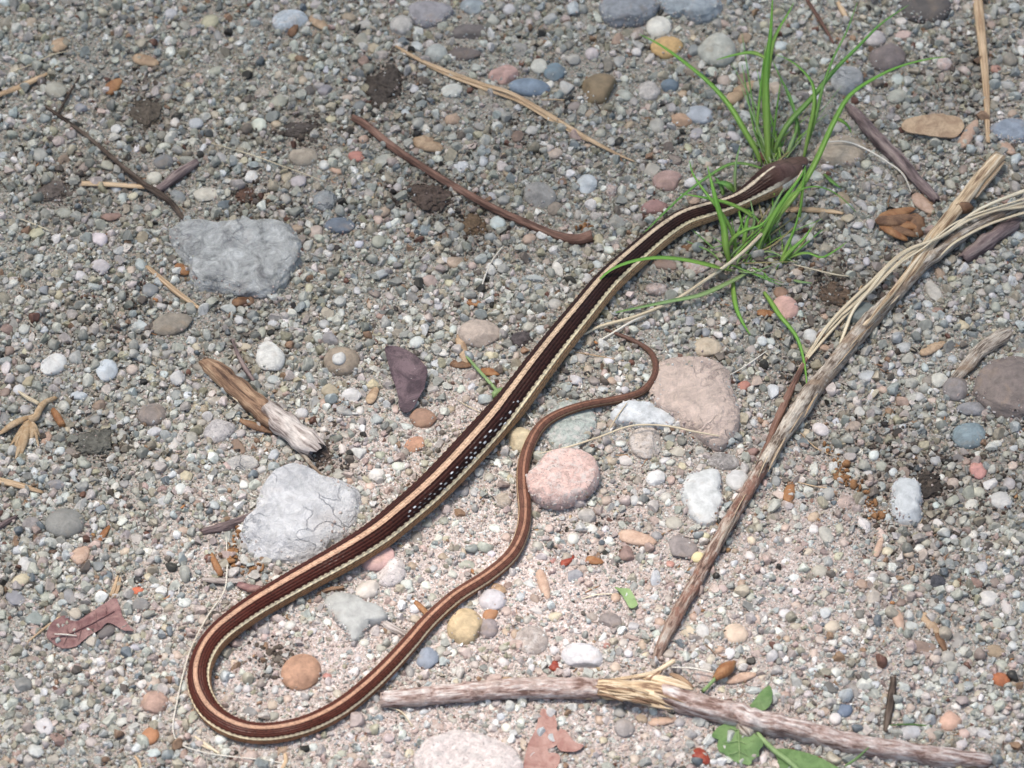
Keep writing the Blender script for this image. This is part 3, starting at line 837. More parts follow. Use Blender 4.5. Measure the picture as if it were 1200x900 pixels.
# px, py, w, h, colour, material, angle, label, category, extra
STN = [
 (660 - 307, 788, 43, 46, (.40, .235, .155), 'stone', 70, 'sand-crusted orange stone lying inside the snake bend', {}),
 (545, 735, 44, 44, (.50, .385, .235), 'stone', 35, 'knobbly yellow-orange stone below the snake tail', {}),
 (443, 655, 42, 32, (.55, .36, .33), 'smooth', -20, 'pink wedge of quartz against the lower flank of the snake', dict(lo=.6)),
 (457, 670, 36, 38, (.62, .56, .54), 'granite', 30, 'white quartz lump with a dark speck, below the snake body', dict(lo=.6)),
 (501, 773, 29, 28, (.23, .26, .31), 'smooth', 10, 'slate-blue pebble tucked under the snake tail near the thick broken stick', dict(lo=.62)),
 (624, 751, 41, 36, (.40, .345, .31), 'granite', 20, 'tan-grey speckled stone above the middle of the thick broken stick', {}),
 (682, 770, 50, 34, (.56, .545, .55), 'stone', 8, 'pitted pale grey stone just above the thick broken stick', dict(lo=.65)),
 (76, 614, 48, 36, (.235, .23, .21), 'smooth', 0, 'flat smooth dark grey oval stone near the left edge', dict(ncut=0, rough=.02)),
 (316, 419, 35, 42, (.62, .61, .57), 'stone', -25, 'white egg-shaped stone above the half-barked chunk of wood', {}),
 (400, 424, 43, 35, (.31, .25, .19), 'stone', 0, 'round tan stone carrying a small white pebble', dict(ncut=1)),
 (562, 392, 50, 36, (.42, .345, .29), 'stone', 5, 'knobbly tan stone above the middle of the snake', {}),
 (612, 398, 27, 22, (.10, .085, .085), 'clod', 0, 'small dark lumpy stone next to the snake body', {}),
 (620, 103, 50, 24, (.185, .235, .295), 'smooth', 5, 'flat slate-blue oval stone touching the long flat straw', dict(ncut=0, rough=.02)),
 (650, 85, 27, 24, (.17, .225, .26), 'smooth', -25, 'slate-blue pebble next to the flat blue oval stone', {}),
 (702, 105, 38, 48, (.23, .17, .10), 'smooth', 65, 'brown wedge-shaped stone right of the flat blue oval stone', dict(lo=.6)),
 (772, 32, 29, 31, (.66, .64, .57), 'smooth', 60, 'smooth round white pebble at the top, above the orange stone', dict(ncut=0, rough=.02)),
 (781, 56, 40, 29, (.56, .37, .17), 'stone', -8, 'bright orange-yellow stone under the tip of a grass blade', dict(lo=.62)),
 (840, 59, 45, 45, (.43, .43, .38), 'stone', 40, 'rough pale greenish grey rock left of the tall grass blades', {}),
 (993, 95, 41, 38, (.49, .495, .49), 'vein', -15, 'white and grey ringed stone between the two long right grass blades', {}),
 (920, 361, 31, 32, (.58, .36, .30), 'smooth', -45, 'smooth salmon pink pebble below the grass', dict(ncut=1, rough=.02)),
 (915, 343, 17, 16, (.27, .165, .11), 'smooth', 0, 'small brown pebble resting against the smooth salmon pink one', {}),
 (829, 408, 34, 26, (.46, .385, .29), 'stone', 12, 'beige rounded stone above the large pinkish tan rock', {}),
 (1136, 511, 34, 42, (.21, .265, .285), 'stone', 80, 'blue-grey stone left of the dark rock at the right edge', {}),
 (610, 516, 31, 37, (.52, .44, .30), 'stone', -60, 'round cream stone between the snake body and its tail', {}),
 (864, 563, 27, 27, (.52, .515, .50), 'smooth', 0, 'round milky pebble right of the white quartz slab', dict(ncut=1)),
 (757, 519, 40, 40, (.46, .40, .35), 'granite', 0, 'grainy beige stone below the glassy quartz cluster', dict(jag=.06)),
 (846, 541, 44, 22, (.27, .25, .235), 'granite', 10, 'grainy grey stone under the lower corner of the large pinkish tan rock', {}),
 (202, 380, 52, 29, (.265, .23, .185), 'stone', -8, 'taupe oblong stone below the short orange straw at left', {}),
 (177, 486, 37, 28, (.255, .215, .19), 'stone', 5, 'flat taupe angular stone left of the half-barked chunk of wood', dict(lo=.62)),
 (257, 505, 30, 41, (.42, .395, .385), 'granite', 70, 'speckled lilac-grey stone below the half-barked chunk of wood', {}),
 (284, 543, 40, 20, (.58, .55, .51), 'vein', -5, 'white oblong stone with a crease above the big white rock', {}),
 (340, 25, 44, 31, (.46, .505, .54), 'granite', -8, 'bluish white speckled stone near the top edge with a brown flake on it', {}),
 (470, 30, 28, 27, (.45, .425, .39), 'stone', 0, 'rough pale grey stone left of the purple-grey rock', {}),
 (553, 8, 28, 24, (.31, .345, .36), 'stone', 0, 'light blue-grey stone at the top edge right of the purple-grey rock', {}),
 (547, 38, 50, 22, (.16, .14, .13), 'stone', -8, 'dark taupe slab below the purple-grey rock', {}),
 (545, 64, 40, 20, (.155, .13, .12), 'stone', 0, 'dark flat slab, lower of two by the start of the long flat straw', {}),
 (590, 88, 27, 36, (.46, .30, .26), 'stone', 75, 'rosy pink stone left of the flat blue oval stone', {}),
 (820, 135, 35, 24, (.375, .40, .435), 'smooth', 8, 'flat bluish white angular pebble left of the grass blades', dict(lo=.6)),
 (632, 230, 40, 34, (.27, .26, .245), 'stone', 25, 'angular dark grey stone above the curved end of the brown twig', dict(lo=.58)),
 (783, 212, 37, 27, (.36, .245, .215), 'stone', -10, 'dull pink stone under the left grass blades', {}),
 (767, 243, 33, 20, (.30, .18, .165), 'stone', -15, 'dusky red stone just above the snake neck', {}),
 (798, 141, 18, 28, (.42, .28, .19), 'stone', -80, 'tan stone split by a dark groove left of the grass', {}),
 (1040, 68, 46, 38, (.20, .165, .155), 'stone', -30, 'dull brown flat stone between the tips of the two long right grass blades', {}),
 (925, 281, 28, 18, (.38, .385, .36), 'smooth', 0, 'translucent grey pebble in the small right grass sprout', {}),
 (1007, 368, 30, 43, (.165, .19, .185), 'smooth', 80, 'dark green-grey stone behind the bundle of pale straws', {}),
 (1094, 341, 17, 37, (.46, .435, .39), 'stone', -22, 'pale rectangular stone right of the long stick', dict(lo=.6)),
 (1120, 456, 31, 31, (.25, .225, .215), 'stone', 30, 'grey-purple stone below the dark broken stub at right', {}),
 (1141, 480, 42, 18, (.26, .255, .26), 'stone', 0, 'thin flat grey stone above the blue-grey one at right', {}),
 (862, 743, 30, 25, (.56, .44, .34), 'smooth', 15, 'rounded white pebble streaked orange right of the lower long stick', dict(ncut=1)),
 (817, 653, 18, 13, (.60, .52, .30), 'smooth', 0, 'smooth oval yellow pebble left of the long stick', dict(ncut=0)),
 (800, 643, 32, 38, (.24, .21, .20), 'stone', -60, 'dark taupe stone below the white quartz slab', dict(lo=.6)),
 (715, 728, 21, 28, (.25, .215, .20), 'stone', -80, 'taupe stone above the pitted pale grey one', dict(lo=.6)),
 (181, 824, 33, 29, (.41, .275, .22), 'stone', 0, 'dull salmon stone left of the snake bend', {}),
 (176, 863, 20, 22, (.38, .18, .09), 'smooth', 40, 'smooth bright orange pebble below the dull salmon stone', dict(ncut=0)),
 (575, 720, 16, 20, (.36, .18, .09), 'smooth', 55, 'smooth orange-brown pebble beside the knobbly yellow-orange stone', dict(ncut=0)),
 (577, 704, 33, 27, (.52, .49, .50), 'smooth', 10, 'pale lilac stone touching the underside of the snake tail', {}),
 (487, 521, 19, 27, (.43, .24, .16), 'stone', 70, 'terracotta orange pebble below the purple dead leaf', dict(lo=.65)),
 (496, 491, 33, 25, (.30, .185, .13), 'stone', 15, 'rusty brown cracked stone under the purple dead leaf', dict(lo=.65)),
 (63, 427, 26, 33, (.62, .615, .59), 'smooth', 60, 'bright white pebble at upper left, above the fluffy seed head', dict(lo=.62)),
 (125, 434, 27, 29, (.48, .515, .54), 'smooth', 0, 'bluish white pebble right of the bright white one at left', {}),
 (242, 229, 32, 20, (.54, .50, .42), 'smooth', 0, 'cream oblong pebble above the big blue-grey mottled rock', {}),
 (192, 190, 26, 20, (.175, .175, .175), 'smooth', 0, 'dark grey pebble above the short purplish twig', {}),
 (181, 209, 19, 17, (.56, .54, .46), 'smooth', -10, 'cream pebble against the crossing twigs at upper left', {}),
 (355, 184, 37, 25, (.37, .315, .25), 'stone', 8, 'taupe rounded stone above the thin pale stem at upper left', {}),
 (381, 235, 29, 27, (.36, .375, .375), 'vein', 0, 'grey pebble with a dark ring right of the thin pale stem', {}),
 (398, 265, 37, 21, (.14, .165, .20), 'smooth', 0, 'dark blue-grey pebble right of the big mottled rock', {}),
 (688, 216, 26, 26, (.49, .52, .53), 'smooth', 45, 'bluish white pebble above the curved end of the brown twig', {}),
 (761, 107, 28, 26, (.54, .50, .46), 'granite', 10, 'white and pink speckled pebble left of the long left grass blade', {}),
 (785, 101, 22, 18, (.155, .20, .24), 'smooth', 0, 'slate-blue pebble right of the speckled white and pink one', {}),
 (632, 78, 20, 21, (.52, .51, .45), 'smooth', 0, 'smooth white pebble above the flat blue oval stone', dict(ncut=0)),
 (769, 561, 25, 21, (.62, .61, .59), 'smooth', -10, 'bright white pebble left of the white quartz slab', {}),
 (431, 692, 22, 33, (.56, .51, .46), 'smooth', 70, 'pale egg-shaped pebble below the pink wedge of quartz', dict(ncut=1)),
 (1146, 551, 20, 24, (.46, .24, .21), 'stone', 0, 'coral pink pebble below the blue-grey stone at right', {}),
 (1101, 446, 21, 19, (.60, .585, .51), 'smooth', 0, 'cream white round pebble left of the dark broken stub at right', {}),
 (1158, 702, 26, 20, (.56, .535, .50), 'smooth', 0, 'oval pale pebble at lower right, near the right edge', {}),
 (1098, 682, 21, 18, (.085, .085, .095), 'clod', 0, 'dark charcoal pebble at lower right', {}),
 (1114, 845, 23, 28, (.56, .36, .27), 'smooth', 60, 'peach pebble above the right end of the thick broken stick', {}),
 (1173, 797, 22, 18, (.36, .13, .06), 'stone', 15, 'rusty red chip of stone at the lower right edge', dict(lo=.6)),
 (990, 832, 17, 20, (.14, .175, .235), 'smooth', 60, 'dark blue pebble above the right half of the thick broken stick', {}),
 (162, 679, 11, 11, (.02, .02, .022), 'smooth', 0, 'tiny round jet-black pebble above the crescent-shaped red leaf', dict(ncut=0)),
 (161, 692, 16, 9, (.52, .15, .08), 'stone', -8, 'small coral red chip above the crescent-shaped red leaf', {}),
]
for (px, py, w, h, c, mat, ang, lab, kw) in STN:
    nm = 'stone' if max(w, h) >= 28 else 'pebble'
    stone(nm, px, py, w, h, c, mat, ang, lab, nm, sub=4, **{**({'bury': .40} if kw.get('ncut', 4) < 2 else {'bury': .46}), **kw})
    OCC.append((px, py, (w + h) * .25))

# soil clods: dark, crumbly
CLODS = [
 (452, 100, 52, 50, (.085, .07, .06), 0, 'dark round clod of soil with a white grain on it, near the top'),
 (501, 229, 52, 47, (.115, .085, .07), 0, 'reddish brown clod of soil just below the brown twig'),
 (64, 227, 44, 44, (.15, .125, .11), 0, 'brown clod of soil at upper left, below the thin crossing twig'),
 (172, 137, 36, 58, (.115, .095, .075), -20, 'dark brown elongated clod at upper left, above the crossing twigs'),
 (110, 521, 54, 46, (.14, .135, .115), -10, 'grey clod flecked with pale lichen, right of the fluffy seed head'),
 (350, 152, 50, 24, (.10, .085, .075), 0, 'low dark clod left of the brown twig'),
 (555, 264, 40, 34, (.16, .11, .07), 10, 'brown crumbly clod of plant debris below the brown twig'),
 (290, 229, 28, 28, (.13, .075, .055), 0, 'small reddish clod above the big mottled rock'),
 (975, 345, 56, 36, (.15, .105, .075), 10, 'brown lump of soil right of the salmon pink pebble'),
 (1085, 570, 50, 34, (.06, .05, .043), 0, 'patch of black crumbly soil right of the upright glassy white stone'),
 (380, 533, 30, 34, (.11, .085, .07), 40, 'dark crumbs of soil at the lower end of the half-barked wood'),
 (326, 775, 24, 26, (.16, .14, .12), 0, 'grey-brown crumbs of soil left of the sand-crusted orange stone'),
]
for (px, py, w, h, c, ang, lab) in CLODS:
    if lab:
        o = stone('soil_clod', px, py, w * .86, h * .8, c, 'clod', ang, lab, 'soil clod', sub=5, ncut=4, rough=.26, jag=.34, thick=.26, bury=.5)
        OCC.append((px, py, (w + h) * .22))

# ------------------------------------------------------------------ pebbles read off the photo, tile by tile (3x enlargements of 300 x 300 px tiles)
TILES = {
(0, 0): "400 300 30 30 o;590 605 60 50 n -20;625 692 76 60 b;410 660 56 44 v;430 700 56 50 v -20;345 845 70 60 w;195 840 40 70 w 10;500 838 45 66 t;195 320 88 84 n;167 305 40 32 W;285 385 60 48 b;138 545 62 54 q;170 537 26 30 W;690 435 56 54 v;884 440 48 58 w;780 555 54 50 q;785 607 38 44 v;835 592 38 58 b 10;880 618 58 54 w;740 78 66 54 y;600 95 50 18 r 5;645 90 46 56 n;555 95 28 30 W;845 105 38 38 W;770 125 40 50 b;600 50 50 46 v;110 75 50 50 t;22 78 44 70 n;262 8 100 40 u;135 190 36 34 v;40 270 38 38 w;190 220 42 44 v;615 435 38 58 w;410 457 46 50 w -50;335 470 60 50 q;480 520 30 36 W;375 585 60 44 n;295 590 44 44 k;220 562 60 40 r;390 765 80 38 r -5;130 822 70 58 y -10;860 380 50 44 w;740 360 28 30 W;775 390 32 30 v;780 290 40 34 o;880 250 36 30 y;830 352 40 40 y;545 200 20 20 r;50 800 50 40 q;320 785 40 44 g;225 750 60 40 g;70 690 40 40 q;555 300 46 36 g;470 690 50 34 y;245 410 46 36 w;160 490 30 30 y;110 640 44 40 n;585 340 44 40 n;715 520 44 40 v;760 250 60 36 n -20;760 165 30 36 n;810 140 30 22 y;840 152 40 30 w;700 265 40 20 o 20;660 300 40 24 y;480 30 36 20 t;15 10 60 36 v;800 640 40 30 w;800 680 40 46 n;740 730 36 30 o;550 750 50 40 n;770 760 70 50 n;525 880 30 20 W 30;550 845 26 26 y;460 850 26 30 w;420 880 50 50 v;350 880 60 40 q;375 500 30 24 r;385 620 34 30 q",
(300, 0): "327 62 56 36 o;380 88 66 44 n;890 35 50 50 w;635 190 80 76 q;565 165 60 46 v;412 172 46 60 y -60;372 140 50 70 n 60;375 215 50 58 r;553 243 44 48 y;558 312 46 50 v;595 260 30 30 b;690 320 80 56 w -15;800 320 60 44 t;165 283 36 40 o;128 288 40 36 p;240 320 54 64 b 80;190 320 46 60 d;300 395 44 50 b 50;322 345 44 40 t;365 370 58 48 B;25 325 58 58 p;80 355 70 58 n;12 440 56 56 w;260 420 44 44 y;355 550 62 46 R 10;375 490 46 36 o;285 600 32 62 o -80;288 640 50 24 o;110 625 46 50 y;150 640 64 64 q;210 665 50 58 t;452 745 38 48 o 60;430 775 46 50 p;210 815 58 48 p;690 420 54 64 o;680 408 36 26 W;785 445 60 34 g 20;595 450 40 40 w;720 590 48 78 v 80;850 785 60 54 v;590 805 58 52 B;530 400 44 40 v;640 455 46 50 g;285 535 50 58 w;390 600 36 34 y;450 565 70 58 n;45 590 30 40 w;860 390 60 40 q;840 260 40 40 w;500 160 40 34 w;610 100 60 50 v;700 75 40 34 b;830 70 60 50 q;845 45 40 26 d;800 150 50 40 v;770 240 50 44 q;560 600 40 36 d;500 660 40 40 q;280 250 40 38 v;245 245 40 44 v;180 235 50 40 n;130 205 46 36 y;80 260 46 46 p;20 120 20 20 v;200 120 30 30 o;300 160 40 44 w;330 20 40 30 w;430 20 50 30 q;520 15 40 30 v;120 15 50 40 y;60 190 44 40 q;340 275 40 36 w;405 340 26 24 W;420 390 40 36 n;230 380 50 36 q;180 440 50 40 k;70 440 50 40 o 20;330 500 40 44 v;480 500 40 40 q;560 530 40 34 r;760 580 40 50 t;800 570 44 50 v;800 620 40 30 r;690 480 50 40 q;840 540 50 30 k;640 560 40 30 w;880 610 30 40 o;870 700 50 50 q;830 690 40 30 v;100 700 50 46 n;40 690 40 40 y;195 705 20 30 w;240 580 40 40 w;330 710 40 50 q;400 680 50 40 n;470 790 46 40 v;555 785 36 36 v;640 860 46 30 y;600 795 40 34 W;500 870 40 30 q;430 850 50 50 n;360 860 46 40 v;250 890 50 30 w;180 860 60 50 q;140 810 46 60 o 80",
(600, 0): "370 140 60 50 o;440 120 60 56 p;30 175 78 60 g;95 235 58 62 w;215 35 74 78 v;215 215 70 58 q;190 310 70 68 w;335 230 46 58 k;380 215 50 58 q;415 235 48 54 b 30;395 275 40 40 w;360 275 36 44 w;505 265 78 40 b;520 230 40 48 w;440 185 46 40 W;635 245 78 66 t;748 285 56 44 p;810 280 60 48 r;860 270 50 46 v;820 135 56 48 o;745 85 56 40 p;885 90 40 40 y;855 82 26 26 W;640 135 32 36 y;510 445 60 64 n;412 438 40 50 o 80;395 335 60 44 q;205 612 40 50 W;350 670 64 80 p;637 645 50 80 w 70;640 700 58 48 o;458 695 22 22 d;457 793 44 40 d;370 785 88 78 q;305 845 48 48 y;355 840 40 36 w;335 880 50 40 v;150 735 50 58 k;490 600 60 88 n 60;115 505 60 22 W 15;150 540 58 40 p;265 515 50 30 o;20 475 48 70 r;10 250 50 58 p;95 360 40 30 v;65 150 24 28 W;130 70 70 60 q;50 30 40 40 B;200 160 44 50 d;165 180 36 36 p;185 145 30 28 W;300 60 40 60 q;280 190 50 50 w;130 300 46 40 w;240 345 30 24 W;70 460 50 40 q;20 380 40 40 v;310 470 50 36 n;350 500 40 40 q;270 400 46 40 o;220 375 56 40 k;430 360 40 46 q;600 330 46 36 o;670 280 50 40 q;700 330 60 40 b;780 480 60 36 w;620 520 30 50 y;560 600 34 34 w;530 570 40 36 v;460 580 46 30 w;260 600 40 30 v;300 710 40 36 y;245 690 20 20 W;30 735 36 56 w 80;180 800 36 28 p;230 755 40 46 n;60 840 50 40 o;420 690 50 40 n;400 745 40 36 w;560 690 30 26 p;590 705 26 28 y;690 580 46 36 p;825 400 70 36 v;560 380 60 46 q;480 380 40 36 p;650 470 60 40 q;740 520 50 50 w;440 60 30 30 q;640 180 50 60 B;860 20 40 30 v;800 40 40 40 n;730 20 30 28 B",
(900, 0): "480 125 68 42 p;375 135 78 66 q;45 165 50 56 v;200 215 46 44 v;85 352 60 48 w;25 310 50 58 p;455 280 48 48 v;455 340 78 56 n;495 362 36 58 o 80;620 225 58 54 p;800 245 50 48 R;850 210 58 58 k;785 92 44 44 r;870 560 62 56 v;580 690 46 44 v;430 650 30 46 W;470 627 54 54 k;345 580 50 44 n;170 620 58 70 v;330 720 70 58 w;278 770 52 48 y;313 792 50 36 w;220 700 60 44 B;264 700 46 66 o;320 845 88 56 q;200 872 50 50 y;150 700 40 32 w;520 790 56 80 o 70;750 690 58 58 n;860 610 30 36 w;880 830 60 48 v;820 650 40 36 n;210 590 50 40 w;293 15 40 26 n;820 40 60 46 q;600 20 50 40 v;700 30 40 36 p;650 160 40 36 w;640 370 40 40 g;690 250 50 40 p;840 300 60 50 q;800 350 46 36 w;860 400 40 30 o;890 180 30 50 w;560 110 40 30 o;620 90 44 40 w;530 160 40 36 v;620 140 60 50 p;580 180 36 36 v;540 350 30 30 y;430 410 50 40 b;390 350 44 40 g;350 350 36 40 v;350 310 40 34 w;320 350 30 30 v;410 330 40 36 b;600 190 40 26 q;170 340 50 40 v;240 450 50 40 q;60 260 40 44 q;110 120 40 40 v;250 50 50 36 q;120 40 46 36 w;340 90 40 30 q;680 490 50 40 q;740 490 50 40 v;540 480 40 34 b;520 560 40 40 v;640 650 50 40 n;400 620 30 24 W;410 560 40 50 q;390 600 50 40 v;510 650 40 36 q;100 600 40 40 p;110 690 40 30 r;80 800 50 44 b;150 790 40 40 w;210 795 32 32 v;260 840 40 40 n;370 850 30 26 n;280 885 36 34 v;730 780 50 40 q;690 830 46 40 v;780 820 40 30 n;830 700 50 40 r;690 600 40 46 r;450 465 26 22 W;600 480 40 30 v",
(0, 300): "360 40 88 60 w;135 8 50 44 v;155 120 56 56 b;203 135 44 40 y;190 175 32 32 w;525 120 70 58 b;615 175 42 36 W;565 175 46 36 w;490 243 64 44 v 15;610 300 48 42 o;85 258 40 40 w;62 278 32 30 v;155 258 42 40 v;32 338 48 46 r;25 260 50 50 r;268 358 60 64 q;310 403 40 32 v;20 395 54 64 w;100 440 54 48 y;163 437 32 38 B;68 470 48 44 v;278 493 68 48 v;335 575 50 46 b;350 527 46 60 r 75;590 375 50 46 q;590 345 58 40 n;630 430 78 74 w;695 460 48 40 g;675 545 25 50 n 10;715 540 50 38 o;755 545 36 28 t;738 567 30 28 W;705 590 46 40 n;760 512 78 36 n 5;840 225 36 46 w;865 195 64 40 b;845 165 70 38 r;885 240 30 40 b;840 670 68 52 r;845 620 64 40 q;740 695 32 34 y;670 640 60 54 g;615 662 58 54 w;525 695 46 36 w;605 770 46 42 v;570 818 50 28 r;395 780 50 34 r;430 625 46 36 b;205 570 66 30 o 65;160 640 40 58 o;235 610 32 32 y;42 765 44 28 r;175 770 30 22 r;200 800 80 58 b;230 850 40 58 w;60 870 54 68 n;120 840 50 40 w;385 860 36 40 v;635 820 44 48 v;855 805 46 40 w;400 810 40 50 w;515 735 40 40 q;655 772 46 54 y;692 320 36 36 y;860 320 52 30 y;425 205 40 30 o;500 325 50 40 v;802 190 60 48 v;45 95 44 30 w;15 150 50 70 k;210 100 40 40 v;425 45 36 40 w;460 50 36 36 p;280 70 50 40 v;330 110 60 44 v;350 180 30 36 w;300 180 40 26 w;250 30 36 36 w;90 300 40 30 v;380 300 30 28 w;90 335 24 32 y;335 318 40 36 v;130 385 40 36 p;465 400 46 40 p;460 300 36 30 o;515 360 66 30 y;440 330 30 30 n;410 340 50 40 g;485 430 26 30 v;530 425 30 40 y;575 415 40 36 v;550 345 40 30 g;620 490 50 46 b;660 490 36 50 v;610 515 46 40 v;440 580 40 36 v;500 620 40 50 n;480 665 32 40 w;545 620 60 50 v;640 600 40 40 n;710 625 30 30 n;770 325 40 36 b;700 390 60 36 k;450 500 40 40 n;390 560 36 40 v;400 600 36 40 B;210 690 50 40 v;250 690 60 40 k;310 760 36 44 q;120 710 50 40 w;120 760 46 40 v;60 800 40 40 v;260 760 40 40 v;300 790 40 36 w;240 735 40 30 b;170 560 30 40 w;10 570 40 60 b;90 540 50 40 q;20 480 50 40 r;730 740 40 36 v;740 780 40 40 w;800 740 40 36 p;680 705 40 26 w;590 715 40 30 y;480 830 40 36 n;440 800 40 36 g;555 770 36 36 q;690 870 46 30 r;750 880 50 40 v;570 860 60 40 w;500 880 50 36 n;430 870 40 40 v;340 820 40 36 k;320 880 40 36 w;150 890 40 30 q;100 880 30 30 v",
(300, 300): "293 388 52 52 w;262 295 68 52 g;260 473 64 56 y;308 550 74 54 q;565 303 60 42 v;533 225 52 38 W;600 160 48 36 w;645 175 42 40 v;640 280 60 46 q;185 115 38 52 y 20;400 170 30 46 o;440 105 40 28 W;265 220 38 42 w;150 265 36 26 w;205 372 36 90 n 15;145 418 30 24 w;340 490 88 68 w;410 455 60 46 y;825 350 46 40 y;425 770 58 48 w;470 792 30 30 W;290 775 58 58 n;430 607 44 30 t;880 455 60 66 v;845 725 40 36 W;722 825 60 56 g;750 850 44 36 o;870 860 60 58 p;400 745 30 34 o;345 738 40 24 p;65 700 58 58 v;365 690 84 60 w -10;440 65 56 46 v;590 40 46 40 b;420 135 60 36 k;470 140 40 36 q;300 65 40 30 y;235 60 36 36 o;350 90 36 40 q;355 125 40 36 v;175 170 36 40 v;90 80 50 56 q;30 140 50 40 u;30 205 40 30 n;60 240 40 36 v;110 230 46 36 w;20 270 40 50 n;240 240 44 36 q;300 200 40 36 w;330 170 36 34 w;480 250 50 44 v;500 270 60 40 k;440 210 40 30 r;420 320 34 24 y;590 350 50 40 b;450 300 36 26 v;480 15 36 30 v;535 65 36 36 w;560 115 40 40 n;610 90 60 46 p;680 95 36 30 y;700 20 60 60 t;650 20 40 36 y;760 35 34 30 p;850 25 40 36 v;830 130 36 36 w;790 220 50 36 b;860 220 40 40 k;605 320 36 30 y;690 260 40 40 v;660 340 50 40 w;630 380 36 50 v;650 430 40 44 p;620 470 50 40 q;600 410 36 40 v;560 340 40 36 q;630 500 50 40 o;680 540 44 36 o;720 470 36 40 w;760 460 46 36 v;740 505 40 36 t;590 640 40 40 k;530 600 50 40 v;480 600 40 40 q;430 575 60 46 v;365 545 34 36 w;340 600 36 34 w;290 580 36 36 B;210 540 40 46 v;150 518 30 36 w;160 555 50 44 w;180 580 36 28 o;240 520 40 40 o;85 485 40 50 k;110 500 36 40 b;60 440 50 44 v;20 430 50 40 n;380 510 40 44 t;490 540 36 36 p;240 610 40 36 w;300 680 40 46 w;310 630 50 30 n;480 650 40 46 n;520 690 50 40 k;440 700 46 40 n;500 740 50 36 w;540 760 40 36 t;590 730 40 40 n;610 770 46 36 q;640 800 40 36 w;400 810 36 30 p;330 790 30 26 o;360 820 40 34 w;380 860 46 36 t;15 690 30 40 w;40 660 30 30 t;20 750 40 40 v;90 655 40 40 B;820 780 40 36 n;770 830 40 40 v;710 770 46 40 w;880 720 40 34 w;890 780 30 40 y",
(600, 300): "270 300 44 48 t;370 317 30 46 v 75;225 437 74 52 v 10;242 466 50 22 W 3;270 400 40 40 p;325 415 40 40 p;375 412 36 34 W;435 400 38 30 W;415 785 36 36 t;595 745 40 40 y;640 770 40 34 W;775 465 32 32 w;790 517 36 32 n;795 550 32 32 w;815 460 48 52 R 20;848 690 50 54 r;860 660 40 32 w;802 670 36 28 W;860 440 58 54 t;885 492 36 50 v;880 300 40 40 v;835 180 32 36 v;860 230 40 40 B;620 228 48 54 b;700 235 40 40 n;15 350 34 50 t;85 80 44 78 v 80;160 50 68 56 w;225 147 32 34 o;55 55 40 36 w;540 32 100 40 r;650 40 56 106 p -65;460 50 66 56 k;510 120 88 58 p;580 125 40 30 v;245 630 58 46 y;300 540 40 36 b;395 470 38 56 w 70;625 297 26 30 o;470 660 30 30 w;720 285 44 50 q;780 280 40 40 v;840 330 50 40 n;820 410 50 50 q;750 300 36 30 t;890 350 30 40 y;680 270 40 36 B;640 260 40 34 d;540 210 40 36 v;580 200 40 40 q;500 190 40 40 v;440 200 36 36 n;550 160 40 34 v;610 170 40 40 n;390 90 50 40 k;420 110 46 40 n;430 160 36 30 w;370 130 36 30 w;300 30 40 36 v;260 80 46 40 v;220 30 40 44 n;110 130 60 50 n;150 170 50 44 q;190 120 40 36 w;40 110 40 36 g;120 20 46 30 t;30 215 40 30 d;20 170 40 40 b;100 210 40 36 v;60 250 50 44 q;100 260 40 36 v;145 250 46 40 n;20 290 30 30 k;230 320 40 36 B;200 370 40 36 n;240 360 50 40 q;300 370 46 40 n;340 370 40 36 v;400 380 40 40 q;350 440 40 30 o;440 440 40 34 w;470 430 40 36 v;480 320 40 36 v;500 350 36 30 n;290 440 50 46 k;320 470 46 40 v;390 440 40 36 v;400 500 46 34 w;340 490 40 30 p;310 600 50 34 t;350 590 36 40 k;90 680 40 36 v;60 640 30 40 n;380 540 40 36 w;560 560 50 30 k;550 640 60 40 b;600 650 50 40 d;580 690 60 40 n;380 660 50 36 w;340 680 40 40 p;350 720 50 36 t;400 720 60 40 w;320 830 40 40 p;330 860 46 36 t;280 870 40 40 w;370 870 46 40 v;430 860 40 40 w;400 830 40 30 o;440 790 44 40 k;560 790 46 40 p;570 720 40 44 n;540 720 50 40 v;500 740 40 36 w;470 830 40 36 v;540 850 44 40 w;590 850 36 40 n;740 850 40 36 w;760 870 36 40 v;790 850 40 36 w;740 750 30 40 n;830 740 40 40 q;860 720 40 34 k;700 780 30 40 o;840 870 46 40 n;850 590 40 40 v;890 590 30 40 o;830 560 36 36 q;870 560 40 40 w;840 500 36 40 n",
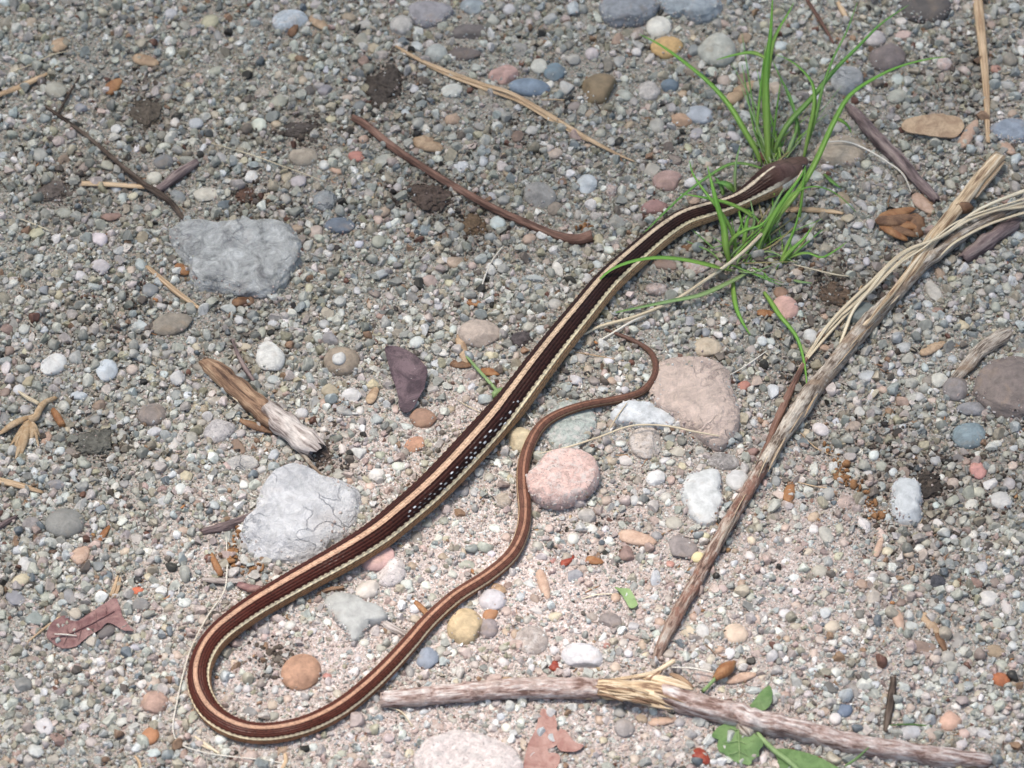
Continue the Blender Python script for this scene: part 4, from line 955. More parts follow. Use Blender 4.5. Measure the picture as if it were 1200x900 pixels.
(900, 300): "150 282 58 58 w;192 322 52 50 o;115 205 38 40 v;118 172 26 28 v;90 320 30 46 o 80;20 480 58 68 v;505 137 38 28 w;620 130 40 32 w;605 60 58 44 o 55;650 82 44 34 y;700 85 50 48 g;665 20 36 44 v;880 70 40 48 p;525 180 60 34 B;595 192 64 32 r;535 218 34 44 W;690 243 52 44 y;797 265 28 34 y;838 302 48 34 w;605 437 64 54 w;480 328 96 50 w -10;350 420 68 58 v;465 410 36 34 v;655 390 44 28 o;652 362 44 44 v;735 415 36 48 g;470 515 60 62 o;530 495 60 40 w;325 548 58 46 w;385 548 56 44 q;308 507 36 38 w;260 510 40 36 q;740 700 36 38 w;695 720 50 34 r 80;780 800 64 44 w;855 560 44 40 w;865 676 50 26 v;160 755 46 72 w 15;285 705 54 58 q;325 687 30 36 W;370 700 48 44 v;512 708 32 30 v;612 780 28 28 w;185 612 66 46 w;170 605 40 36 o;135 622 36 36 y;28 795 46 54 b 80;280 865 78 74 p;20 645 40 54 p;820 860 78 68 w;590 835 46 36 o;400 470 56 36 t;430 390 40 40 v;550 390 36 40 v;600 340 44 40 v;640 300 40 40 n;580 290 36 36 q;560 440 50 36 k;520 440 46 36 n;575 510 40 36 p;640 520 36 40 n;610 560 46 40 q;550 560 50 30 n;440 570 40 34 q;470 600 46 36 v;360 580 46 40 n;240 580 40 36 v;270 620 46 40 n;300 600 60 40 t;100 680 40 36 v;240 800 40 36 q;200 790 40 30 v;210 840 60 50 q;140 820 46 40 w;40 840 56 50 p;100 790 30 60 d;120 840 40 36 v;30 740 30 40 v;120 770 40 50 k;310 760 40 40 n;350 760 40 30 w;400 740 46 40 q;440 760 36 36 v;540 770 50 40 w;590 720 46 40 b;640 740 46 40 n;650 800 50 46 t;700 790 50 40 n;590 880 40 36 v;650 860 60 50 n;710 870 60 46 w;740 830 50 40 n;860 740 46 40 p;800 660 50 40 w;830 620 46 36 n;880 620 36 40 v;840 700 40 30 n;790 750 46 40 n;850 800 60 50 q;890 780 30 50 n;780 620 40 40 q;560 40 40 30 q;500 30 40 30 v;730 40 44 40 w;770 20 44 36 n;820 30 40 40 q;790 90 40 36 w;840 110 46 40 n;790 140 50 36 v;750 130 46 36 n;860 160 40 50 n;800 180 50 46 n;840 210 40 40 w;750 190 40 36 w;650 170 50 36 q;690 150 46 30 w;740 230 36 26 w;640 220 40 36 v;600 260 44 36 n;560 270 40 30 b;450 270 36 30 n;460 220 50 40 q;490 180 40 40 v;440 240 40 40 w;560 170 40 30 v;10 300 40 36 v;40 60 50 44 k;20 20 60 36 n;100 60 46 36 t;200 215 40 36 o;250 200 60 50 k;290 20 40 34 v;320 40 60 36 n;350 20 36 40 v;180 30 50 30 k;70 480 40 36 d;60 540 36 40 v;60 600 36 32 w;110 590 40 36 q;100 550 50 36 t",
(0, 600): "110 45 66 60 u;153 105 48 46 v;210 188 42 42 W;90 185 64 48 w 50;60 135 46 54 v;90 105 58 40 n;345 192 68 48 B;405 155 54 40 b;430 30 60 46 w;195 157 38 44 w;522 228 44 34 y;525 360 74 56 v -15;490 330 72 58 g;268 370 52 44 w -50;320 455 52 46 n;375 420 74 48 d;60 305 88 58 b;245 300 56 62 b;160 300 46 40 n;197 285 36 44 r;120 347 24 34 v;125 380 88 56 b;15 410 48 48 b;75 240 68 42 y -20;247 232 36 32 y;275 258 40 32 q;355 318 34 28 y;475 665 46 54 w;400 765 50 48 n;205 715 50 48 w;255 725 56 48 q;150 750 94 62 w;205 805 78 58 r;130 840 66 58 w;78 783 28 28 W;235 597 46 40 n;648 855 48 44 r;668 770 34 34 v;700 770 28 32 p;670 375 40 38 v;715 385 50 54 p;478 478 54 38 v;578 408 38 34 y;545 260 58 30 w;645 70 46 40 o;800 65 40 30 v 5;580 510 46 40 p;625 502 44 38 p;880 860 58 46 p;50 880 36 34 o;775 800 54 38 w;15 750 30 40 y;265 345 40 40 q;150 155 50 44 n;300 140 50 46 v;290 100 36 30 w;480 95 50 50 n;520 140 46 44 w;560 120 40 36 v;440 140 40 30 y;330 60 40 44 v;560 60 46 40 q;600 150 40 36 v;590 100 36 36 n;310 190 46 40 n;420 200 44 36 n;380 100 50 36 w;300 240 46 36 q;320 280 40 36 w;310 250 34 34 v;560 300 44 36 n;600 290 40 36 v;600 340 50 36 t;650 320 50 36 v;680 340 40 34 n;710 300 46 36 w;575 375 40 34 w;500 410 50 36 q;540 420 40 36 v;440 465 34 26 o;420 440 40 34 w;480 440 46 36 n;370 490 40 36 v;330 500 36 30 n;260 460 40 36 w;80 490 34 30 v;130 480 40 34 n;110 520 44 36 r;20 470 40 44 n;20 440 50 40 v;60 450 40 36 w;40 570 50 36 n;100 580 36 36 w;140 540 34 30 v;180 520 36 40 w;170 610 40 34 q;290 580 40 40 v;330 560 40 36 w;380 590 36 34 w;410 640 44 60 v;350 640 40 40 n;240 635 34 30 v;120 600 24 28 w;130 660 50 40 w;60 620 50 40 n;30 680 46 40 v;90 700 50 50 k;60 740 46 40 n;110 790 40 30 w;160 800 40 30 w;20 800 40 40 n;20 870 40 34 o;80 830 40 36 k;60 850 34 26 r;190 870 60 44 n;300 760 50 40 w;320 810 50 36 n;340 690 40 40 v;300 680 50 40 w;390 700 40 36 w;430 740 50 36 w;500 720 46 40 n;450 800 40 40 w;480 830 50 44 v;540 850 70 50 v;560 830 46 40 v;600 800 40 40 k;620 750 36 34 v;640 700 50 46 n;610 660 44 36 p;640 610 36 50 v;680 720 40 60 n;660 640 34 30 r;650 580 40 34 w;540 600 50 46 t;580 575 36 30 w;500 610 50 40 w;460 595 36 32 k;430 590 40 34 y;380 625 34 28 p;300 630 30 28 v;250 540 40 36 w;210 550 34 30 w;290 520 50 30 n;880 700 60 40 g;840 620 40 36 v;870 620 40 36 w;820 530 36 26 p;800 660 40 36 p;850 560 36 30 w;790 600 36 40 v;780 560 34 30 n",
(300, 600): "533 253 58 60 v;437 277 30 28 w;345 562 52 44 W;390 570 34 34 w;690 220 52 44 w;785 172 34 28 W;550 190 38 28 o;820 412 66 76 u;770 540 40 40 n;785 515 36 30 w;465 285 32 30 v;355 262 30 40 w;660 160 46 36 o;415 695 52 44 w;560 378 48 40 p;635 750 74 44 p;95 838 72 32 o;75 235 40 34 w;15 735 36 26 B;540 850 44 38 y;250 390 38 36 w;80 430 36 34 w;55 680 46 50 p;10 260 40 50 p;740 190 60 40 n;790 210 50 36 p;600 40 50 44 n;660 30 40 40 g;700 40 46 36 w;640 90 36 34 w;560 90 50 50 k;590 130 40 34 p;530 120 44 40 w;500 170 36 36 w;730 140 36 34 t;830 150 40 36 v;840 60 50 40 w;880 90 40 36 p;780 60 40 30 p;620 200 46 34 v;650 250 40 34 p;600 260 46 36 w;620 300 46 40 n;560 340 46 40 v;510 300 30 26 w;570 235 36 30 n;480 320 40 34 p;700 280 46 36 w;740 260 50 40 n;120 400 46 36 w;150 430 40 34 n;90 390 40 36 w;40 400 40 34 w;30 440 36 30 p;170 380 40 40 n;200 420 36 34 w;280 440 40 34 w;60 500 50 40 k;40 540 46 40 d;80 550 40 40 n;20 600 46 46 k;70 625 36 40 v;110 660 46 36 p;150 640 30 30 w;60 720 50 40 g;160 690 40 30 w;210 640 46 34 p;260 620 40 34 w;290 640 50 34 p;270 560 36 30 p;250 580 34 30 R;310 510 44 34 w;360 520 36 32 w;400 510 44 34 w;440 480 40 34 n;380 460 40 30 w;470 420 46 36 t;430 390 50 36 p;490 450 40 40 w;540 480 40 34 v;590 440 40 40 n;650 490 40 44 n;690 500 50 36 w;720 450 46 36 n;660 440 50 40 w;690 400 46 36 p;850 440 44 36 w;870 480 46 36 n;870 530 44 36 w;830 560 44 36 v;700 560 46 30 w;540 560 40 50 g;880 420 36 40 o;870 300 50 40 w;890 260 40 36 r;840 270 56 34 t;880 350 40 36 p;770 320 44 34 w;720 330 40 36 v;480 580 46 40 v;500 600 40 40 n;530 720 40 40 w;590 700 46 34 v;500 760 50 36 w;560 770 40 34 p;620 720 40 36 w;690 730 46 34 n;740 720 36 30 d;800 720 46 36 w;860 720 40 34 v;830 690 36 36 w;880 760 40 36 w;820 790 40 36 k;880 810 40 34 p;440 770 46 36 w;400 760 40 34 n;360 760 46 40 p;330 790 50 34 w;380 800 40 34 p;430 830 46 36 w;480 850 40 36 p;300 850 40 34 n;250 850 40 34 w;200 830 50 36 v;160 850 40 36 n;340 860 46 34 t;420 880 46 36 w;30 870 46 34 w;70 830 30 26 w;180 880 44 34 n",
(600, 600): "430 405 70 44 v;255 450 68 48 q;82 305 46 48 r;220 230 66 52 b;65 255 58 48 v;68 210 36 28 w;22 250 34 34 n;85 347 68 36 w;190 210 46 36 w;215 95 46 46 w;595 220 42 50 w 60;683 85 40 38 y;835 155 46 44 w;785 135 30 28 o;610 507 54 50 w;620 422 58 44 y;670 420 48 62 v;555 183 42 36 R;405 150 68 68 r;445 155 20 44 v -15;430 260 40 48 b;510 237 58 76 v;365 302 38 38 o;460 470 46 44 o;410 495 48 40 w;365 547 50 44 p;725 485 42 42 o 30;762 500 56 44 W;740 212 38 48 v;810 250 46 34 r;670 583 86 56 p;850 630 58 46 v;800 632 30 30 w;775 630 34 30 b;738 628 36 32 y;452 730 54 48 o;395 760 74 68 u;380 700 54 54 b;325 700 40 38 v;310 735 46 40 o;32 740 34 34 w;172 735 34 40 w;400 830 48 28 p -15;325 805 40 34 y;350 855 44 40 n;270 708 30 26 W;240 685 36 24 r;150 660 24 20 w;350 155 40 36 w;310 130 36 34 p;140 175 40 22 R -35;190 160 50 40 k;280 175 60 30 R 15;250 200 30 30 p;130 60 44 36 p;90 120 46 36 n;120 145 34 30 w;60 160 40 36 p;40 120 40 36 w;160 100 40 36 v;280 60 46 36 w;330 60 40 36 v;340 100 36 30 w;290 100 40 34 p;480 60 50 36 k;510 85 44 34 b;530 40 46 36 w;570 40 60 50 n;550 100 44 36 w;470 110 40 30 w;490 155 60 26 w;500 200 46 34 v;460 200 36 30 p;540 260 44 34 y;480 270 40 34 p;470 330 46 36 w;550 310 40 34 n;520 340 46 36 p;590 270 36 34 w;620 290 44 34 v;640 370 36 30 o;690 360 50 36 n;740 350 40 36 w;720 400 44 34 v;770 420 50 40 t;820 400 46 36 w;860 380 40 44 p;860 340 36 30 v;790 290 40 36 w;840 300 36 34 n;870 270 34 30 w;700 290 40 36 w;780 180 46 40 v;805 185 36 34 n;840 100 44 36 y;870 130 34 34 w;760 75 30 34 w;720 120 36 34 n;870 60 46 40 n;690 180 40 30 v;740 270 46 36 p;760 230 36 30 t;30 300 36 36 v;55 330 40 34 b;30 390 40 34 w;55 380 44 34 n;150 370 60 36 y;190 405 28 26 W;230 420 40 34 w;285 370 40 40 k;320 440 46 36 w;330 470 36 26 R;390 460 40 34 n;400 420 40 34 w;410 530 40 44 o;430 555 46 40 p;450 370 36 30 p;480 380 50 36 w;520 390 46 40 o;510 430 40 34 v;550 440 40 34 p;470 500 30 28 y;490 430 36 30 w;150 490 46 50 w;150 545 36 40 o;190 540 36 34 w;100 530 26 24 w;70 550 36 34 v;20 490 40 44 v;130 430 40 46 k;10 430 30 40 o;100 560 40 36 p;640 480 34 44 p;645 540 30 26 w;550 500 50 40 n;570 520 40 36 b;700 470 36 34 w;700 520 40 40 n;820 480 46 36 w;860 500 40 36 p;870 450 40 36 w;810 530 40 34 n;850 560 40 34 w;760 550 40 40 k;880 580 36 34 p;630 640 46 34 p;620 700 60 40 b;590 740 44 36 g;560 720 40 34 n;500 700 46 40 v;540 800 46 36 w;510 780 36 34 w;470 790 40 30 p;580 800 44 34 w;590 860 36 60 w;620 800 40 34 p;650 780 36 30 v;550 860 40 36 p;500 850 44 34 w;450 830 46 36 w;430 870 40 34 p;690 840 40 30 w;710 880 40 34 v;880 870 44 56 w;300 780 46 36 w;270 760 40 34 w;250 800 44 40 w;280 850 40 34 o;310 870 44 36 w;230 870 36 34 p;10 800 36 60 w;40 820 44 60 p;150 880 40 40 o;20 770 36 30 n;90 690 46 30 n;140 690 40 30 k;20 690 46 34 w",
(900, 600): "340 50 78 62 w; 420 160 20 16 w;250 155 42 40 y;205 80 70 48 n 60;140 140 40 28 y;70 100 32 28 w;395 75 70 34 p 65;330 257 50 46 o;290 220 40 46 r;360 240 40 40 w;370 300 68 76 n;200 355 48 56 v;225 405 60 44 y -15;300 507 36 48 w;35 420 44 32 W;68 445 36 36 o;35 480 48 38 v;57 518 36 38 W;100 478 36 30 y;90 580 36 46 b;40 592 58 44 w;178 610 36 30 v;240 570 46 44 w 30;300 630 68 56 u;236 728 46 46 w;410 650 40 36 o;483 618 60 46 w;593 618 50 32 W;661 252 36 34 y;838 345 78 42 w 75;750 195 80 46 w -60;695 132 36 38 v;875 162 38 38 v;768 75 44 30 w;725 343 36 28 w;685 408 36 22 o;665 450 58 78 n;510 400 58 48 q;500 435 88 40 b;535 475 118 46 r 5;600 455 36 58 B;820 590 60 48 r;575 780 58 46 p;500 775 88 56 v;550 805 40 30 w 25;755 780 72 44 w;800 770 46 44 v;820 540 50 46 n;685 560 50 44 n -50;630 510 50 48 n;585 520 50 44 p;800 490 78 52 o;860 470 36 36 v;715 730 34 28 w;720 680 36 32 v;685 490 46 38 w;60 60 44 40 p;30 20 46 36 k;100 20 44 40 n;160 60 40 44 w;160 20 50 36 o;150 110 40 34 v;270 110 44 36 p;250 60 40 40 n;280 20 40 34 r;420 20 50 40 v;430 70 46 36 k;560 60 50 44 d;560 110 50 40 n;600 40 46 40 w;650 90 46 36 v;640 30 50 40 n;700 40 46 40 w;720 80 40 36 w;780 30 50 36 n;830 60 46 40 n;870 100 40 40 w;800 120 46 36 n;740 130 36 34 v;640 130 44 36 w;590 150 46 36 p;530 130 46 36 w;490 150 50 40 o;470 100 40 36 n;420 140 44 36 y;460 190 46 36 d;400 190 50 36 n;350 180 44 36 w;440 240 40 34 v;490 270 60 36 w;540 270 44 36 k;470 320 46 36 r;580 320 50 40 n;640 310 40 34 v;660 340 46 36 n;560 360 40 34 n;640 270 36 34 w;700 215 44 36 v;730 250 70 36 r;800 250 50 40 r;850 240 50 44 n;870 290 44 36 v;820 210 46 36 n;880 330 36 40 w;800 380 44 36 n;850 410 46 36 w;760 400 46 36 p;740 430 44 36 v;760 480 60 44 o;720 510 46 36 n;780 545 40 36 v;750 560 40 34 w;860 540 44 40 p;840 640 44 36 v;870 600 36 34 o;790 650 46 40 w;740 640 40 36 p;680 620 46 40 n;660 680 44 36 w;710 700 40 30 p;780 700 50 44 p;830 700 46 36 w;870 700 40 40 n;860 760 44 36 p;820 800 50 36 n;880 820 36 40 w;690 780 46 40 p;680 820 50 36 w;640 800 40 36 t;620 560 44 36 w;560 560 46 36 v;520 580 40 34 w;530 640 50 40 w;560 670 44 36 n;500 690 50 36 p;460 680 40 36 w;450 720 50 40 n;380 700 44 36 p;340 690 46 36 v;340 730 50 36 p;290 740 40 30 w;200 700 46 36 o;150 680 40 30 n;140 640 36 30 w;110 630 50 40 k;60 640 44 36 o;20 640 40 36 w;220 620 60 46 d;160 560 46 36 v;120 520 40 34 w;160 500 46 40 p;190 545 40 36 v;260 490 36 36 v;230 460 44 36 w;180 450 50 36 p;120 440 40 36 n;100 400 46 36 p;60 360 50 40 w;100 330 44 34 p;150 380 40 30 w;150 300 46 36 n;200 290 60 40 n;100 280 46 36 w;40 300 44 36 p;40 240 40 36 p;90 230 50 40 v;60 170 44 36 w;20 140 40 36 n;180 210 60 50 n;270 370 46 36 p;320 360 50 40 d;310 420 44 36 w;370 410 36 30 v;380 440 40 34 o;430 440 36 40 p;420 520 46 36 w;360 560 46 36 w;380 610 44 40 v;345 655 44 36 v;350 600 36 40 w;400 600 40 36 w"}
PEB = []
for (ox, oy), txt in TILES.items():
    for q in txt.split(';'):
        f = q.split()
        x, y, w, h = (float(v) / 3 for v in f[:4])
        PEB.append([ox + x, oy + y, w, h, f[4], float(f[5]) if len(f) > 5 else None])
# leave out what a named stone already covers, and what would lie inside the snake
occ = np.array(OCC)
PA = np.array([[p[0], p[1], max(p[2], p[3]) / 2] for p in PEB])
g1 = (np.hypot(PA[:, None, 0] - occ[None, :, 0], PA[:, None, 1] - occ[None, :, 1]) - occ[None, :, 2] - PA[:, None, 2] * .35).min(1)
keep = (g1 > 0) & (snake_gap(PA[:, 0], PA[:, 1]) > 1.0)
tiny = PA[:, 2] < 0
keep_ids = [i for i in range(len(PEB)) if keep[i]]
# the small pebble lying on the round tan stone, and the one on the red leaf, are on top of something: placed with the special things
order = sorted(keep_ids, key=lambda i: -PEB[i][2] * PEB[i][3])
final = []
for i in order:                                          # larger first; drop the ones that would sink into each other
    x, y, r = PA[i]
    if all(math.hypot(x - PA[j][0], y - PA[j][1]) > .72 * (r + PA[j][2]) for j in final): final.append(i)
N_IND = 300 - sum(1 for s in STN if max(s[2], s[3]) < 28)
ind, rest = final[:N_IND], final[N_IND:]

CNAME = dict(w='white', W='bright white', v='bluish white', q='translucent grey', n='pale greenish grey', g='grey', b='blue-grey', B='slate-blue', d='blackish',
             t='tan', y='cream', o='orange-brown', r='red-brown', R='red', p='pinkish', k='taupe', u='purplish grey')
LM = [(275, 305, 'the big mottled blue-grey rock'), (355, 605, 'the big white rock'), (812, 463, 'the large pinkish tan rock'), (660, 560, 'the pink granite stone'),
      (478, 440, 'the purple dead leaf'), (105, 730, 'the crescent-shaped red leaf'), (640, 870, 'the torn rusty leaf'), (545, 735, 'the yellow-orange stone'),
      (353, 788, 'the sand-crusted orange stone'), (415, 722, 'the angular grey stone'), (76, 614, 'the dark grey oval stone'), (35, 500, 'the fluffy tan seed head'),
      (312, 475, 'the half-barked wood chunk'), (920, 361, 'the salmon pink pebble'), (823, 585, 'the white quartz slab'), (1061, 586, 'the upright glassy stone'),
      (1135, 510, 'the blue-grey stone'), (1182, 450, 'the dark right-edge rock'), (620, 103, 'the flat blue oval stone'), (452, 100, 'the dark round soil clod'),
      (501, 229, 'the reddish brown clod'), (702, 105, 'the brown wedge-shaped stone'), (772, 32, 'the round white pebble'), (840, 58, 'the rough pale grey rock'), (988, 178, 'the flat beige rock'),
      (915, 208, "the snake's head"), (1095, 148, 'the broad tan bark chip'), (1050, 262, 'the brown fan of bud scales'), (865, 872, 'the serrated green leaf'),
      (846, 787, 'the brown seed capsule'), (234, 790, "the snake's hairpin bend"), (707, 385, "the snake's tail tip"), (562, 392, 'the knobbly tan stone'),
      (202, 380, 'the taupe oblong stone'), (110, 521, 'the lichen-flecked clod'), (172, 137, 'the dark elongated clod'), (682, 770, 'the pitted pale grey stone'),
      (862, 743, 'the orange-streaked pebble'), (1098, 682, 'the charcoal pebble'), (1114, 845, 'the peach pebble'), (505, 17, 'the purple-grey angular rock'), (993, 95, 'the ringed stone'),
      (757, 519, 'the grainy beige stone'), (1150, 90, 'the flat tan upright straw'), (181, 824, 'the dull salmon stone'), (632, 230, 'the angular dark grey stone')]
def rel(p, L):
    dx, dy = p[0] - L[0], p[1] - L[1]
    d = math.hypot(dx, dy)
    if abs(dx) > 2.2 * abs(dy): s = 'right of' if dx > 0 else 'left of'
    elif abs(dy) > 2.2 * abs(dx): s = 'below' if dy > 0 else 'above'
    else: s = ('lower ' if dy > 0 else 'upper ') + ('right of' if dx > 0 else 'left of')
    b = 0 if d < 42 else 1 if d < 85 else 2
    return ('', 'a bit ', 'some way ')[b], s, d
def words(i):
    x, y, w, h, c, a = PEB[i]
    m = max(w, h)
    size = 'tiny' if m < 17.5 else 'small' if m < 22 else 'mid-sized'
    shp = 'oblong' if max(w, h) / min(w, h) > 1.45 else 'rounded'
    return size, CNAME[c], shp
DESC = {i: words(i) for i in ind}
def who(key, q):   # every individual pebble that answers to a description and a relation
    return [j for j in ind if DESC[j] == key and q(j)]
LAB = {}
for i in ind:
    near = sorted(LM, key=lambda L: math.hypot(PEB[i][0] - L[0], PEB[i][1] - L[1]))[:7]
    size, cn, shp = DESC[i]
    base = f'{size} {shp} {cn} pebble'
    done = None
    for L in near:
        b, s, d = rel(PEB[i], L)
        if len(who(DESC[i], lambda j: rel(PEB[j], L)[:2] == (b, s))) == 1 and d < 170:
            done = f'{base} {b}{s} {L[2]}'; break
    if not done:
        for u in range(len(near)):
            for v in range(u + 1, len(near)):
                A, B = near[u], near[v]
                ra, rb = rel(PEB[i], A)[:2], rel(PEB[i], B)[:2]
                t = f'{base} {ra[1]} {A[2]}, {rb[1]} {B[2]}'
                if len(who(DESC[i], lambda j: rel(PEB[j], A)[1] == ra[1] and rel(PEB[j], A)[2] < 170 and rel(PEB[j], B)[1] == rb[1] and rel(PEB[j], B)[2] < 170)) == 1 and len(t.split()) <= 16 and t not in LAB.values():
                    done = t; break
            if done: break
    if not done:
        L = near[0]; b, s, d = rel(PEB[i], L)
        same = who(DESC[i], lambda j: rel(PEB[j], L)[:2] == (b, s))
        far = sorted(same, key=lambda j: rel(PEB[j], L)[2])
        if far[0] == i: done = f'{base} {b}{s} {L[2]}, nearest one'
        elif far[-1] == i: done = f'{base} {b}{s} {L[2]}, farthest one'
        else: done = f'{base} {b}{s} {L[2]}, middle one'
    if len(done.split()) > 16: done = done.replace(shp + ' ', '', 1)
    if len(done.split()) > 16: done = done.replace('mid-sized ', '', 1).replace('some way ', '', 1)
    LAB[i] = done
def pebble_kw(i):
    x, y, w, h, c, a = PEB[i]
    rng = np.random.default_rng(i * 7 + 3)
    ang = a if a is not None else rng.uniform(-35, 35)
    kw = dict(ncut=0 if rng.random() < .15 else int(rng.integers(8, 16)), lo=.42 if c in 'wWvqB' else .5, hi=.86, rough=.07, bury=.40)
    mx = (.92 if c in 'wWvqn' else .7) if max(w, h) > 17 else (.85 if c in 'wWv' else .6)
    col = (np.array(C_[c]) * mx + np.array((.40, .37, .325)) * (1 - mx)) * rng.uniform(.86, 1.12) * rng.uniform(.95, 1.05, 3)
    return x, y, w, h, ang, rng, kw, col
for i in ind:
    x, y, w, h, ang, rng, kw, col = pebble_kw(i)
    c = PEB[i][4]
    mat = 'stone' if c in 'kgotru' else 'granite' if (c == 'p' and w * h > 330) else 'smooth'
    stone('pebble', x, y, w, h, tuple(col), mat, ang, LAB[i], 'pebble', 'loose pebbles scattered over the gravel', sub=3, seed=i * 5 + 1, **kw)
# the other traced pebbles: one mesh
Vs, Fs, Cs, nv = [], [], [], 0
for i in rest:
    x, y, w, h, ang, rng, kw, col = pebble_kw(i)
    W, F, _ = stone_mesh(x, y, w, h, ang, rng, 2, **kw)
    Vs.append(W); Fs += [[v + nv for v in f] for f in F]; Cs.append(np.tile(col, (len(W), 1))); nv += len(W)
def m_colstone():
    b = NB('small_pebble_stone'); v = b.coords()
    c = b.mix(1., b.attr('col'), b.ramp(b.noise(v, 420, 4, .65), [(.3, .75), (.7, 1.2)]), 'MULTIPLY')
    b.bump(b.noise(v, 1400, 4, .7), .3, .0003)
    return b.fin(c, .5, .4)
M['colstone'] = m_colstone()
tag(mk('small_pebbles', np.vstack(Vs), Fs, M['colstone'], origin=(0, 0, 0), col=np.vstack(Cs)), kind='stuff')

# ------------------------------------------------------------------ sand and fine gravel: instanced grains
def grain_nodes(name, nvar, sub, seed):
    ng = bpy.data.node_groups.new(name, 'GeometryNodeTree')
    ng.interface.new_socket('Geometry', in_out='INPUT', socket_type='NodeSocketGeometry')
    ng.interface.new_socket('Geometry', in_out='OUTPUT', socket_type='NodeSocketGeometry')
    N, L = ng.nodes, ng.links
    gi, go = N.new('NodeGroupInput'), N.new('NodeGroupOutput')
    rng = np.random.default_rng(seed)
    g2i = N.new('GeometryNodeGeometryToInstance')
    pos = N.new('GeometryNodeInputPosition')
    for v in range(nvar):
        s = N.new('GeometryNodeMeshIcoSphere'); s.inputs['Radius'].default_value = .5; s.inputs['Subdivisions'].default_value = sub
        p = pos.outputs[0]
        for c in range(int(rng.integers(7, 13))):
            d = rng.normal(size=3); d /= np.linalg.norm(d)
            dt = N.new('ShaderNodeVectorMath'); dt.operation = 'DOT_PRODUCT'; L.new(p, dt.inputs[0]); dt.inputs[1].default_value = d
            sb = N.new('ShaderNodeMath'); sb.operation = 'SUBTRACT'; L.new(dt.outputs['Value'], sb.inputs[0]); sb.inputs[1].default_value = float(rng.uniform(.15, .42))
            mx = N.new('ShaderNodeMath'); mx.operation = 'MAXIMUM'; L.new(sb.outputs[0], mx.inputs[0]); mx.inputs[1].default_value = 0
            sc = N.new('ShaderNodeVectorMath'); sc.operation = 'SCALE'; sc.inputs[0].default_value = d; L.new(mx.outputs[0], sc.inputs['Scale'])
            su = N.new('ShaderNodeVectorMath'); su.operation = 'SUBTRACT'; L.new(p, su.inputs[0]); L.new(sc.outputs[0], su.inputs[1])
            p = su.outputs[0]
        sp = N.new('GeometryNodeSetPosition'); L.new(s.outputs[0], sp.inputs['Geometry']); L.new(p, sp.inputs['Position'])
        sm = N.new('GeometryNodeSetShadeSmooth'); sm.inputs['Shade Smooth'].default_value = sub > 2; L.new(sp.outputs[0], sm.inputs[0])
        mt = N.new('GeometryNodeSetMaterial'); mt.inputs['Material'].default_value = M['grain']; L.new(sm.outputs[0], mt.inputs[0])
        L.new(mt.outputs[0], g2i.inputs[0])
    ip = N.new('GeometryNodeInstanceOnPoints')
    L.new(gi.outputs[0], ip.inputs['Points']); L.new(g2i.outputs[0], ip.inputs['Instance'])
    ip.inputs['Pick Instance'].default_value = True
    for nm, typ, sock in (('gi', 'INT', 'Instance Index'), ('gr', 'FLOAT_VECTOR', 'Rotation'), ('gs', 'FLOAT_VECTOR', 'Scale')):
        a = N.new('GeometryNodeInputNamedAttribute'); a.data_type = typ; a.inputs[0].default_value = nm
        L.new(a.outputs[0], ip.inputs[sock])
    L.new(ip.outputs[0], go.inputs[0])
    return ng

